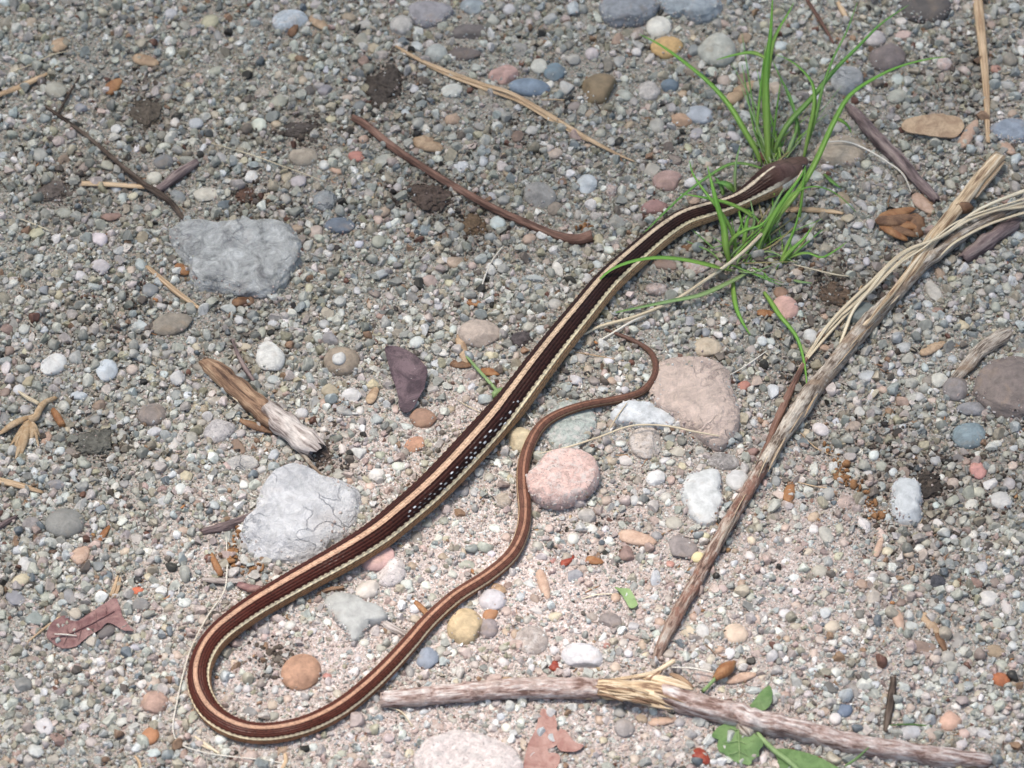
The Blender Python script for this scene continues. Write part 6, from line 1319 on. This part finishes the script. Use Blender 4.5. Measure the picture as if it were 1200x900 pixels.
# ------------------------------------------------------------------ leaves and bark chips
def bumpy(seed, a, k=.06):
    rng = np.random.default_rng(seed); d = rng.normal(size=(6, 2)); ph = rng.uniform(0, 6.28, 6)
    return lambda x, y: a * float(np.sin((d @ np.array([x, y])) * k + ph).mean())
b1 = bumpy(1, 3.)
o = sheet('dead_leaf', [(451, 407), (462, 405), (472, 408), (484, 414), (492, 421), (499, 430), (501, 436), (499, 446), (497, 455), (490, 467), (485, 478), (480, 482), (473, 483), (467, 475), (467, 467), (463, 452), (459, 440), (455, 426)],
          'leaf_purple', lambda x, y: 6 + b1(x, y) + .018 * ((x - 476) + .5 * (y - 440)) ** 2 * .25 + .4 * max(0, x - 492), step=2.6, thick=.8)
tag(o, 'dark purple-grey dead leaf lying left of the middle of the snake', 'leaf')
b2 = bumpy(2, 4.)
e = empty('dead_leaf', at(105, 730), 'crescent-shaped dull red dead leaf carrying a small pebble, at lower left', 'leaf')
sheet('leaf_blade', [(54, 744), (60, 730), (72, 722), (78, 722), (82, 727), (92, 727), (100, 722), (110, 715), (124, 706), (136, 701), (141, 712), (144, 723), (153, 735), (157, 739), (146, 739), (134, 732), (125, 730), (118, 737), (106, 744), (98, 750), (90, 757), (78, 760), (66, 757), (60, 752)],
      'leaf_red', lambda x, y: 6 + b2(x, y) + .05 * max(0, x - 110), e, step=2.6)
tube('midrib', [(60, 748, .7, 8), (85, 741, .8, 9), (110, 729, .8, 9), (134, 716, .6, 9)], 'leaf_red', e, nl=20, na=6)
for x0, y0, x1, y1 in ((80, 742, 76, 730), (95, 737, 94, 730), (95, 737, 92, 750), (112, 728, 112, 717), (112, 728, 116, 735), (124, 721, 124, 709), (80, 742, 74, 755)):
    tube('side_vein', [(x0, y0, .45, 8.5), ((x0 + x1) / 2, (y0 + y1) / 2, .5, 8.5), (x1, y1, .3, 8)], 'leaf_red', e, nl=6, na=5)
tube('white_thread', [(64, 743, .7, 10), (76, 743.5, 1, 10.5), (90, 745, .7, 10)], 'straw_white', e, nl=10, na=6)
stone('pebble', 89, 723, 13, 16, (.5, .44, .36), 'stone', -50, 'tan and white pebble lying on top of the crescent-shaped red leaf', 'pebble', ncut=4).location.z += .0019
stone('pebble', 398, 429, 17, 17, (.58, .57, .54), 'smooth', 0, 'white pebble lying on top of the round tan stone', 'pebble', ncut=3).location.z += .0042
b3 = bumpy(3, 3.)
e = empty('dead_leaf', at(640, 870), 'torn rusty pink dead leaf with a hole at the bottom edge', 'leaf')
sheet('leaf_blade', [(634, 832), (640, 831), (647, 834), (652, 842), (653, 854), (655, 861), (651, 864), (653, 872), (648, 876), (642, 878), (644, 882), (650, 882), (656, 885), (656, 893), (650, 904), (640, 915), (612, 915), (614, 893), (619, 872), (624, 862), (629, 850)],
      'leaf_rust', lambda x, y: 6 + b3(x, y) - .05 * (x - 634), e, step=2.6)
sheet('leaf_flap', [(651, 864), (656, 854), (663, 856), (669, 864), (676, 871), (684, 873), (677, 880), (668, 881), (658, 880), (653, 876)], 'leaf_rust', lambda x, y: 5 + b3(x, y), e, step=2.6)
b4 = bumpy(4, 3.)
e = empty('green_leaf', at(865, 868), 'serrated fresh green leaf poking out from under the thick broken stick', 'leaf')
sheet('leaf_blade', [(834, 862), (840, 853), (850, 848), (861, 849), (870, 852), (884, 860), (893, 868), (894, 874), (889, 880), (890, 886), (883, 889), (879, 896), (868, 895), (858, 891), (852, 886), (845, 882), (840, 873), (842, 867)],
      'leaf_green', lambda x, y: 7 + b4(x, y) - .10 * (y - 860) + .012 * (x - 866) ** 2 * .4, e, step=2.4, jitter=.5)
for x0, y0, x1, y1 in ((865, 856, 852, 853), (865, 856, 878, 862), (866, 868, 848, 870), (866, 868, 884, 876), (866, 880, 854, 884), (866, 880, 880, 888)):
    tube('side_vein', [(x0, y0, .5, 8.2), ((x0 + x1) / 2, (y0 + y1) / 2, .5, 8.2), (x1, y1, .3, 7)], 'leaf_pale', e, nl=6, na=5)
tube('midrib', [(865, 846, 1, 9), (866, 868, 1., 8), (867, 894, .6, 5.5)], 'leaf_pale', e, nl=12, na=6)
b5 = bumpy(5, 3.)
e = empty('green_leaf', at(930, 888), 'pale green stalked leaf at the bottom edge, below the thick broken stick', 'leaf')
sheet('leaf_blade', [(908, 880), (915, 877), (928, 878), (945, 882), (962, 888), (976, 896), (985, 902), (985, 920), (920, 920), (914, 900)], 'leaf_green', lambda x, y: 7 + b5(x, y), e, step=2.8)
tube('stalk', [(887, 858, 2.4, 8), (895, 868, 3, 10), (910, 882, 3.2, 11), (925, 893, 3, 11), (938, 905, 2.4, 10)], 'leaf_pale', e, nl=20, na=9)
o = sheet('green_leaf', [(877, 830), (884, 820), (894, 808), (902, 803), (905, 812), (904, 824), (897, 832), (886, 833)], 'leaf_green', lambda x, y: 10 - .3 * abs(y - 820) * .4, step=2.4)
tag(o, 'small green leaf tip standing up behind the thick broken stick', 'leaf')
o = sheet('green_leaf', [(720, 688), (727, 689), (738, 690), (745, 702), (747, 709), (739, 713), (734, 706), (728, 696)], 'leaf_pale', lambda x, y: 5 + .2 * abs(x - 733), step=2.2)
tag(o, 'light green leaf scrap lying on the sand right of the snake tail', 'leaf')
tube('grass_sprout', [(1040, 850, .5, 4), (1065, 849, 1.2, 5), (1092, 851, .8, 4)], 'leaf_green', nl=14, na=6, label='tiny green sprout above the right end of the thick stick', cat='grass')
tube('grass_sprout', [(990, 898, 1.2, 18), (1005, 888, 1.6, 22), (1018, 876, .8, 24)], 'leaf_green', nl=14, na=6, label='green grass tip crossing the right half of the thick stick', cat='grass')
b6 = bumpy(6, 2.)
o = sheet('bark_chip', [(1056, 148), (1061, 140), (1075, 136), (1100, 133), (1113, 135), (1125, 138), (1130, 147), (1126, 155), (1118, 161), (1100, 160), (1078, 157), (1062, 154)], 'husk', lambda x, y: 7 + b6(x, y) + .012 * (y - 147) ** 2 * .5, step=2.8, thick=1.6)
tag(o, 'broad flat tan bark chip right of the grass', 'bark chip')
o = sheet('flat_chip', [(598, 783), (600, 771), (606, 769)], 'husk', lambda x, y: 4, step=2.5) if 0 else None
e = empty('bud_stalk', at(563, 435), 'thin green stalk with a pale knob, touching the upper side of the snake', 'stalk')
tube('stem', [(547, 418, 1.6, 6), (560, 433, 2.1, 7), (578, 453, 2.2, 6), (582, 458, 2.2, 6)], 'leaf_pale', e, nl=20, na=8)
tube('knob', [(577, 464, 3, 6), (583, 460, 5, 6), (588, 457, 4, 6)], 'leaf_pale', e, nl=10, na=9)

# ------------------------------------------------------------------ husks and seeds
HK = [
 (71, 52, 26, 15, -25, 'husk', 'tan pointed husk at upper left beside a thin straw'), (171, 71, 33, 13, 14, 'husk', 'curved orange-tan husk with a dark tip, upper left'),
 (133, 101, 26, 14, -40, 'husk_orange', 'curled orange-brown leaf bit below the curved orange-tan husk'), (374, 27, 28, 12, 35, 'husk', 'tan husk right of the bluish white speckled stone'),
 (344, 34, 20, 10, -65, 'husk_brown', 'brown flake resting on the bluish white speckled stone'), (502, 169, 38, 17, 18, 'husk', 'fibrous tan scale right of the upper end of the brown twig'),
 (868, 108, 44, 15, -35, 'husk', 'long tan husk in the grass, left of the tall blades'), (1135, 157, 40, 14, -58, 'husk_pink', 'narrow tan chip between the broad bark chip and the flat upright straw'),
 (1082, 239, 34, 15, 42, 'husk_pink', 'pinkish tan pointed husk left of the bare end of the long stick'), (1093, 408, 34, 11, -25, 'husk', 'golden tan husk right of the long stick, upper half'),
 (437, 463, 24, 11, -60, 'husk', 'curled tan husk left of the purple dead leaf'), (542, 410, 40, 11, 75, 'husk', 'upright tan husk left of the knobbly tan stone'),
 (747, 631, 48, 16, 12, 'husk_pink', 'long tan pink husk below the white quartz slab'), (637, 685, 38, 12, 72, 'husk_pink', 'slim tan husk right of the snake tail'),
 (777, 845, 36, 10, -8, 'husk_pink', 'slim white-tipped husk just below the thick broken stick'), (822, 887, 25, 15, 40, 'red', 'shiny dark red seed coat below the thick broken stick'),
 (925, 577, 26, 13, -75, 'husk_orange', 'shiny orange-brown bud scale right of the long stick'), (1091, 731, 34, 13, 50, 'husk', 'curled tan husk at lower right beside a dark flake'),
 (1053, 727, 26, 12, 70, 'husk_pink', 'dusky pink husk left of the curled tan husk at lower right'), (95, 650, 26, 18, -45, 'husk_pink', 'frayed pale chip right of the dark grey oval stone'),
 (122, 625, 26, 7, -55, 'husk_orange', 'thin curled orange-brown husk right of the dark grey oval stone'), (585, 690, 20, 10, 20, 'husk', 'tan husk below the end of the snake tail curve'),
 (213, 316, 20, 12, 30, 'husk_orange', 'torn yellowish leaf bit at the left foot of the mottled rock'), (283, 353, 24, 10, -10, 'husk_brown', 'rusty brown flake under the lower edge of the mottled rock'),
 (250, 317, 10, 6, 10, 'husk_brown', None), (806, 290, 20, 8, -10, 'husk_brown', 'brown flake under the snake neck, left of the grass'), (898, 367, 24, 8, 5, 'husk_orange', 'brown flake left of the salmon pink pebble'),
 (1010, 770, 12, 8, 0, 'husk_brown', None), (556, 355, 22, 8, 10, 'husk_orange', 'small orange leaf bit above the knobbly tan stone'), (540, 427, 28, 9, 5, 'husk_brown', 'dark red-brown shred beside the green bud stalk'),
 (575, 436, 26, 9, 8, 'husk_orange', 'orange-brown shred right of the green bud stalk'), (868, 794, 40, 11, -12, 'husk_pink', 'tan splinter lying behind the brown seed capsule'),
 (665, 657, 20, 9, -35, 'red', 'bright orange-red seed scale right of the snake tail'), (697, 657, 22, 9, 12, 'husk_orange', 'folded orange-brown scale right of the snake tail'),
 (650, 781, 14, 12, 50, 'red', 'small red bud on the upper edge of the thick broken stick'), (1103, 752, 30, 8, 65, 'husk_brown', 'dark brown flake at lower right under the curled tan husk'),
 (598, 797, 26, 7, 5, 'husk', 'yellowish bark scrap on the upper side of the thick broken stick'), (637, 797, 18, 7, -8, 'husk_brown', 'reddish bark scrap just above the thick broken stick'),
 (1181, 158 + 16, 22, 11, 35, 'husk_pink', 'peach husk at the right edge below the slate-blue slab'), (1030, 641, 26, 8, -70, 'husk_pink', 'pink and tan husk below the orange crumbs at right'),
]
for x, y, l, w, a, mat, lab in HK:
    if lab: husk('husk', x, y, l, w, a, mat, lab, 'seed' if mat == 'red' else 'husk')
# fan of brown bud scales
e = empty('bud_scales', at(1050, 262), 'brown dry fan of bud scales lying left of the straw bundle', 'bud scales')
for i, (a, l, w, dx, dy) in enumerate([(-14, 46, 11, 2, -6), (-2, 52, 11, 3, -2), (9, 54, 11, 4, 3), (20, 50, 11, 3, 7), (30, 40, 10, 0, 10), (3, 40, 12, -3, 1)]):
    husk('bud_scale', 1040 + dx + math.cos(R(a)) * l * .2, 258 + dy + math.sin(R(a)) * l * .2, l, w, a, 'husk_brown' if i % 2 else 'husk_orange', None, None, parent=e, lift=2.5 + i * .5)
for o in [c for c in e.children]: o.pop('label', None)
husk('bark_flake', 1074, 264, 30, 20, 75, 'husk_brown', 'rusty orange flake at the tip of the brown fan of bud scales', 'flake')
# brown seed capsule with its green stalk
e = empty('seed_capsule', at(846, 787), 'brown seed capsule on a green stalk above the thick broken stick', 'seed capsule')
tube('capsule', [(838, 795, 3.5, 9), (845, 789, 8, 11), (852, 783, 8.5, 11), (858, 778, 5, 9)], 'husk_orange', e, nl=16, na=12, rough=.12)
tube('stalk', [(824, 810, 2.6, 9), (831, 803, 2.2, 9), (840, 793, 2.2, 10)], 'leaf_pale', e, nl=12, na=8)
# fluffy tan seed head
e = empty('fluffy_plant', at(35, 500), 'fluffy tan dry seed head with a curled stalk at the left edge', 'seed head')
tube('stalk', [(66, 466, 2, 5), (60, 468, 3, 7), (52, 472, 3.4, 9), (46, 480, 4, 10), (42, 488, 4.5, 10), (36, 492, 5, 9)], 'fluff', e, nl=20, na=9, rough=.12)
tube('stalk', [(22, 459, 1.6, 3), (32, 466, 2.6, 5), (45, 473, 2.6, 8)], 'straw', e, nl=14, na=7)
rs = np.random.default_rng(8)
for i, (x1, y1, w) in enumerate([(-6, 512, 6), (2, 506, 5), (12, 522, 6), (18, 538, 6), (24, 536, 6), (16, 530, 5), (30, 524, 6), (36, 520, 5), (47, 512, 4), (46, 526, 2.5), (22, 516, 7), (8, 500, 6)]):
    x0, y0 = 40 - i * .6, 486 + i * .8
    mx, my = (x0 + x1) / 2 + rs.uniform(-2, 3), (y0 + y1) / 2 - 3
    tube('bract', [(x0, y0, 1.6, 9), (mx, my, w * .75, 10 + rs.uniform(-2, 2)), ((mx + x1) / 2, (my + y1) / 2, w * .6, 7), (x1, y1, .7, 2.5)], 'fluff', e, nl=14, na=8, rough=.16, flat=.55)
tube('golden_husk', [(62, 480, 3, 4), (67, 488, 4.6, 5), (73, 499, 4, 4)], 'husk_orange', nl=12, na=9, rough=.1, label='golden orange stub right of the fluffy tan seed head', cat='husk')

# strings of orange crumbs (rotted rootlets)
def crumbs(name, path, n, w, label, seed):
    rng = np.random.default_rng(seed)
    s = spline(path, 200)
    V, F, nv = [], [], 0
    I, If = ico(2)
    for i in range(n):
        t = s[rng.integers(0, 200)]
        d = rng.uniform(1.4, 3.2) if rng.random() < .75 else rng.uniform(3.5, 7)
        C = at(t[0] + rng.normal(0, w), t[1] + rng.normal(0, w * .8), d * .25 * .0003 + rng.uniform(0, 2.5) * .0003)
        P = cuts(I.copy(), 5, .5, .9, rng) * d * .0003 * .6 * rng.uniform(.35, 1.7, 3)
        V.append(P + C); F += [[a + nv for a in f] for f in If]; nv += len(P)
    tag(mk(name, np.vstack(V), F, M['crumb']), label, 'root crumbs')
crumbs('rootlet_crumbs', [(968, 522), (980, 540), (992, 560), (1008, 575), (1022, 595), (1034, 612)], 150, 4.5, 'string of orange-brown crumbs right of the long stick', 1)
crumbs('rootlet_crumbs', [(288, 618), (276, 630), (275, 650), (280, 664), (296, 668), (312, 664)], 110, 3.0, 'curl of orange-brown crumbs along the left side of the big white rock', 2)
crumbs('rootlet_crumbs', [(692, 268), (684, 262), (676, 272)], 26, 3.0, 'few orange crumbs above the blunt end of the brown twig', 3)

# crumbs of dark soil round the clods and in the humus patches
def soil_crumbs():
    rng = np.random.default_rng(44)
    I, If = ico(2); V, F, nv = [], [], 0
    spots = [(c[0], c[1], c[2] * .62, c[3] * .55, 46) for c in CLODS] + [(1040, 530, 40, 24, 30), (1090, 590, 50, 26, 60), (1000, 350, 40, 20, 30), (330, 772, 18, 16, 30), (130, 385, 40, 18, 30), (940, 300, 40, 20, 30), (620, 158, 30, 20, 20), (1140, 80, 30, 26, 25), (325, 255, 30, 20, 20)]
    for x, y, sx, sy, n in spots:
        for _ in range(n):
            d = 2.2 + 6.5 * rng.random() ** 3
            C = at(x + rng.normal(0, sx), y + rng.normal(0, sy), rng.uniform(.3, 1.6) * .0003)
            V.append(cuts(I.copy(), 6, .4, .9, rng) * d * .00018 * rng.uniform(.6, 1.3, 3) + C); F += [[a + nv for a in f] for f in If]; nv += len(I)
    tag(mk('soil_crumbs', np.vstack(V), F, M['clod'], origin=(0, 0, 0), color=(.10, .08, .065)), kind='stuff')
soil_crumbs()

# tiny plant litter between the grains: fibres and flakes nobody could count
def litter():
    rng = np.random.default_rng(33)
    V, F, Cc, nv = [], [], [], 0
    pal = np.array([(.30, .17, .08), (.20, .11, .06), (.10, .06, .04), (.42, .32, .2), (.36, .17, .07), (.5, .44, .34), (.05, .04, .035)])
    for i in range(620):
        x, y = rng.uniform(-80, 1280), rng.uniform(-80, 980)
        if snake_gap(np.array([x]), np.array([y]))[0] < 6: continue
        a = rng.uniform(0, 6.28); c = pal[rng.integers(0, len(pal))] * rng.uniform(.7, 1.2)
        if rng.random() < .6:
            l, r = rng.uniform(5, 22), rng.uniform(.35, .9)
            bx, by = rng.normal(0, 2.2, 2)
            P, Fq, _ = tube_data([(x, y, r * .7, 1.2), (x + math.cos(a) * l / 2 + bx, y + math.sin(a) * l / 2 + by, r, 2.6), (x + math.cos(a) * l, y + math.sin(a) * l, r * .5, 1.4)], 6, 5, rough=.1, rng=rng)
        else:
            I, Fq = ico(1); s = rng.uniform(2.2, 6.5)
            Q = cuts(I.copy(), 4, .3, .9, rng) * s * .0003 * np.array([1., rng.uniform(.35, .7), rng.uniform(.12, .3)])
            t = rng.uniform(-.5, .5); Q = np.column_stack([Q[:, 0], Q[:, 1] * math.cos(t) - Q[:, 2] * math.sin(t), Q[:, 1] * math.sin(t) + Q[:, 2] * math.cos(t)])
            P = np.column_stack([Q[:, 0] * math.cos(a) - Q[:, 1] * math.sin(a), Q[:, 0] * math.sin(a) + Q[:, 1] * math.cos(a), Q[:, 2]]) + at(x, y, .0006)
        V.append(P); F += [[q + nv for q in f] for f in Fq]; Cc.append(np.tile(c, (len(P), 1))); nv += len(P)
    tag(mk('plant_litter', np.vstack(V), F, M['colstone'], origin=(0, 0, 0), col=np.vstack(Cc)), kind='stuff')
litter()

# ------------------------------------------------------------------ grass
def tuft(name, root, label, blades):
    e = empty(name, at(*root), label, 'grass tuft')
    for w, mat, L in blades:
        blade('grass_blade', [q[:2] for q in L], w, mat, e, [q[2] for q in L], nl=26)
    return e
def extra(e, root, n, seed, spread, ln, mats):
    rng = np.random.default_rng(seed)
    for i in range(n):
        a = rng.uniform(*spread); l = rng.uniform(*ln)
        x0, y0 = root[0] + rng.normal(0, 9), root[1] + rng.normal(0, 6)
        cx, cy = math.cos(a), math.sin(a)
        bx, by = rng.normal(0, .22, 2) * l
        P = [(x0, y0), (x0 + cx * l * .35, y0 + cy * l * .35), (x0 + cx * l * .7 + bx * .5, y0 + cy * l * .7 + by * .5), (x0 + cx * l + bx, y0 + cy * l + by)]
        blade('grass_blade', P, rng.uniform(1.2, 2.8), mats[int(rng.integers(0, len(mats)))], e, [1, l * .12, l * .16, l * .10], nl=16)
def A(L): return [(740 + x / 3.214, y / 3.214, h) for x, y, h in L]
def B(L): return [(660 + x / 3.462, 200 + y / 3.462, h) for x, y, h in L]
tuft('grass_tuft', (903, 196), 'tall tuft of fresh green grass just behind the snake head', [
 (6.6, 'blade', A([(488, 625, 1), (470, 570, 14), (430, 500, 24), (370, 400, 34), (290, 310, 38), (180, 220, 36), (100, 165, 30), (28, 128, 22)])),
 (9.0, 'blade', A([(517, 625, 1), (511, 480, 30), (506, 330, 60), (513, 220, 84), (525, 120, 104), (532, -20, 128)])),
 (4.5, 'blade', A([(512, 330, 50), (530, 180, 74), (556, 110, 84), (585, 60, 90), (612, 10, 94)])),
 (6.6, 'blade_dark', A([(532, 590, 1), (560, 520, 16), (600, 455, 26), (680, 370, 38), (760, 270, 48), (850, 180, 54), (940, 90, 54), (1045, 18, 48)])),
 (5.0, 'blade', A([(648, 600, 1), (668, 500, 22), (688, 400, 38), (682, 320, 46), (640, 262, 48), (590, 225, 46), (540, 205, 40)])),
 (3.4, 'blade_dark', A([(650, 580, 2), (690, 460, 28), (720, 330, 48), (760, 220, 62), (810, 120, 72), (850, 10, 80)])),
 (3.6, 'blade_dark', A([(572, 600, 1), (612, 520, 14), (622, 460, 22), (600, 370, 30), (560, 290, 34), (530, 225, 32)])),
 (3.2, 'blade_dark', A([(635, 545, 1), (625, 460, 16), (605, 400, 24), (575, 330, 30)])),
 (4.6, 'blade', A([(516, 225, 70), (460, 200, 68), (400, 205, 62), (318, 226, 54)])),
 (3.2, 'blade', A([(478, 560, 2), (474, 470, 16), (484, 360, 34), (496, 250, 52), (505, 170, 64)])),
 (5.5, 'blade_pale', A([(585, 600, 2), (600, 550, 12), (618, 500, 16), (625, 465, 16)])),
 (3.0, 'blade_pale', A([(525, 460, 4), (490, 480, 10), (478, 465, 14), (480, 440, 18)])),
 (4.6, 'blade_dark', A([(492, 636, 12), (440, 620, 14), (370, 620, 14), (280, 672, 14), (190, 740, 14), (100, 825, 12), (28, 898, 8)])),
 (2.2, 'blade', A([(538, 735, 22), (536, 690, 24), (534, 640, 24), (536, 605, 20)])),
])
tuft('grass_tuft', (862, 312), 'low spreading tuft of grass in front of the snake neck', [
 (8.2, 'blade', B([(685, 408, 2), (650, 402, 12), (600, 388, 22), (480, 362, 36), (360, 356, 42), (240, 382, 40), (160, 430, 32), (98, 515, 16)])),
 (7.6, 'blade_pale', B([(758, 408, 2), (680, 452, 10), (560, 506, 14), (430, 532, 13), (330, 552, 9), (250, 568, 7), (175, 584, 4)])),
 (5.8, 'blade', B([(690, 440, 1), (692, 500, 8), (705, 565, 12), (730, 620, 9), (760, 668, 4)])),
 (8.0, 'blade', B([(678, 385, 2), (660, 310, 24), (652, 230, 40), (625, 140, 58), (605, 60, 70), (585, -20, 80)])),
 (4.2, 'blade', B([(704, 320, 4), (680, 240, 26), (640, 170, 44), (590, 105, 54), (530, 20, 62), (512, -40, 68)])),
 (4.6, 'blade', B([(770, 190, 24), (720, 155, 34), (660, 130, 42), (600, 115, 44), (540, 104, 40), (470, 92, 34)])),
 (4.6, 'blade', B([(660, 330, 6), (690, 275, 18), (740, 242, 26), (800, 222, 30), (850, 170, 34)])),
 (5.2, 'blade', B([(730, 312, 3), (738, 262, 12), (748, 200, 22), (770, 165, 28)])),
 (4.4, 'blade_pale', B([(770, 280, 4), (768, 240, 12), (775, 200, 20), (760, 120, 32)])),
 (3.6, 'blade_dark', B([(722, 290, 3), (700, 300, 8), (665, 300, 10), (575, 320, 6)])),
])
tuft('grass_tuft', (890, 300), 'leaning sheaf of long grass blades rising past the right side of the snake head', [
 (6.6, 'blade', B([(790, 345, 1), (798, 290, 12), (850, 190, 34), (905, 105, 52), (960, 30, 66), (985, -20, 76)])),
 (7.0, 'blade', [(893, 278, 8), (912, 254, 18), (937, 222, 30), (956, 190, 42), (975, 148, 56), (995, 113, 68), (1025, 92, 68), (1055, 78, 62), (1090, 69, 54), (1110, 67, 46)]),
 (5.0, 'blade', B([(800, 320, 3), (830, 260, 16), (880, 160, 34), (930, 95, 44), (1010, 66, 40), (1080, 80, 32), (1140, 120, 20), (1190, 170, 8)])),
 (5.4, 'blade_pale', B([(795, 335, 2), (812, 262, 14), (840, 180, 28), (880, 100, 44), (900, 70, 50)])),
 (3.4, 'blade', B([(960, 190, 6), (968, 110, 24), (975, 40, 38), (985, -10, 46)])),
 (4.2, 'blade', A([(760, 440, 40), (790, 455, 38), (815, 475, 32), (828, 500, 26)])),
 (4.4, 'blade_dark', A([(725, 655, 4), (750, 680, 10), (775, 700, 8), (790, 708, 4)])),
])
tuft('grass_tuft', (914, 308), 'small separate sprout of grass right of the snake neck', [
 (5.4, 'blade', B([(878, 385, 1), (905, 345, 10), (940, 310, 18), (980, 272, 24), (1010, 225, 28)])),
 (4.0, 'blade', B([(880, 380, 1), (898, 330, 12), (925, 270, 22), (945, 215, 32), (968, 120, 46)])),
 (4.0, 'blade', B([(885, 378, 1), (930, 348, 8), (990, 335, 12), (1050, 352, 12), (1110, 320, 10), (1150, 290, 6)])),
 (3.4, 'blade_pale', B([(935, 445, 3), (965, 452, 6), (1010, 456, 4)])),
])
tuft('grass_tuft', (851, 226), 'dark broad short grass leaf just above the snake neck', [
 (10.5, 'blade_dark', A([(392, 728, 2), (370, 705, 12), (345, 690, 14), (310, 688, 8)])),
 (4.6, 'blade_dark', A([(345, 735, 3), (340, 705, 8), (325, 680, 8), (312, 665, 4)])),
 (3.4, 'blade_pale', A([(392, 735, 2), (390, 660, 18), (396, 600, 28), (410, 545, 32)])),
])
extra(bpy.data.objects['grass_tuft'], (903, 192), 24, 3, (-2.5, -.6), (30, 110), ['blade', 'blade_pale', 'blade_dark', 'blade_dry'])
extra(bpy.data.objects['grass_tuft.001'], (862, 308), 22, 4, (-2.8, .6), (22, 75), ['blade', 'blade_pale', 'blade_dark', 'blade_dry'])
extra(bpy.data.objects['grass_tuft.002'], (892, 292), 13, 5, (-1.9, -.3), (25, 80), ['blade', 'blade_pale', 'blade_dry'])
extra(bpy.data.objects['grass_tuft.003'], (914, 308), 7, 6, (-1.6, .3), (20, 50), ['blade', 'blade_dark', 'blade_dry'])
e = blade('grass_sprout', [(895, 342), (902, 352), (914, 370), (934, 396), (943, 428), (946, 458)], 5.6, 'blade', None, [3, 8, 14, 12, 7, 2])
tag(e, 'single curved green grass blade between the salmon pink pebble and the long stick', 'grass blade')

# ------------------------------------------------------------------ added branch out of view, leaves set round a gap to shape the shade
def shade_branch():
    rng = np.random.default_rng(21)
    t = .62 / math.sin(SUN_EL)
    off = np.array(sdir) * t
    sunny = [(at(560, 740) + off, .115, .085), (at(330, 780) + off, .06, .05), (at(780, 760) + off, .075, .06)]  # gaps left among the leaves so these spots stay sunlit
    e = empty('added_shade_branch', at(-700, -500), 'added unseen leafy branch out of view, shaped to shade all but the bright patch', 'branch')
    V, F, nv = [], [], 0
    n = 0
    while n < 3100:
        x, y, z = rng.uniform(-.72, .42), rng.uniform(-.28, .66), .62 + rng.uniform(-.07, .07)
        q = 0.
        for c, rx, ry in sunny:
            d = math.hypot((x - c[0]) / rx, (y - c[1]) / ry)
            q = max(q, 1 - min(1, max(0, (d - .8) / .9)))
        if rng.random() < q : continue
        l, w = rng.uniform(.024, .042), rng.uniform(.012, .02)
        a, ti, ro = rng.uniform(0, 6.28), rng.normal(0, .45), rng.normal(0, .5)
        ux = np.array([math.cos(a) * math.cos(ti), math.sin(a) * math.cos(ti), math.sin(ti)])
        sx = np.cross([0, 0, 1.], ux); sx /= np.linalg.norm(sx); up = np.cross(ux, sx)
        sx = sx * math.cos(ro) + up * math.sin(ro)
        c = np.array([x, y, z])
        for u, k in ((-.5, .05), (-.2, .9), (.1, 1.), (.35, .6), (.5, .03)):
            dr = -.15 * l * (u + .5) ** 2
            for g in (-1, 0, 1): V.append(c + ux * u * l + sx * g * k * w / 2 + np.array([0, 0, dr + abs(g) * .0015]))
        for i in range(4):
            for j in range(2):
                s = nv + i * 3 + j; F.append([s, s + 3, s + 4, s + 1])
        nv += 15; n += 1
    o = mk('leaves', np.array(V), F, M['leaf_shade_branch'], e); o['kind'] = 'stuff'
    def limb(name, P, r0, r1):
        P = spline(P, 24); T, S, U = frames(P); na = 9
        th = np.linspace(0, 2 * math.pi, na, endpoint=False); r = np.linspace(r0, r1, 24)
        W = P[:, None] + r[:, None, None] * (np.cos(th)[None, :, None] * U[:, None] + np.sin(th)[None, :, None] * S[:, None])
        Fq = [[i * na + j, i * na + (j + 1) % na, (i + 1) * na + (j + 1) % na, (i + 1) * na + j] for i in range(23) for j in range(na)]
        mk(name, W.reshape(-1, 3), Fq, M['bark_grey'], e, uv=np.column_stack([np.tile(th / 6.28 * .01, 24), np.repeat(np.linspace(0, .8, 24), na)]))
    limb('limb', [(-1.1, 1.25, .66), (-.75, .85, .66), (-.45, .62, .65), (-.05, .48, .64), (.3, .42, .63)], .012, .004)
    limb('twig', [(-.75, .85, .66), (-.78, .5, .65), (-.72, .2, .63), (-.6, .0, .62)], .005, .0015)
    limb('twig', [(-.3, .57, .65), (-.1, .75, .64), (.2, .85, .63)], .005, .0015)
    limb('twig', [(.0, .47, .64), (.2, .2, .63), (.32, .02, .62)], .004, .0015)
shade_branch()
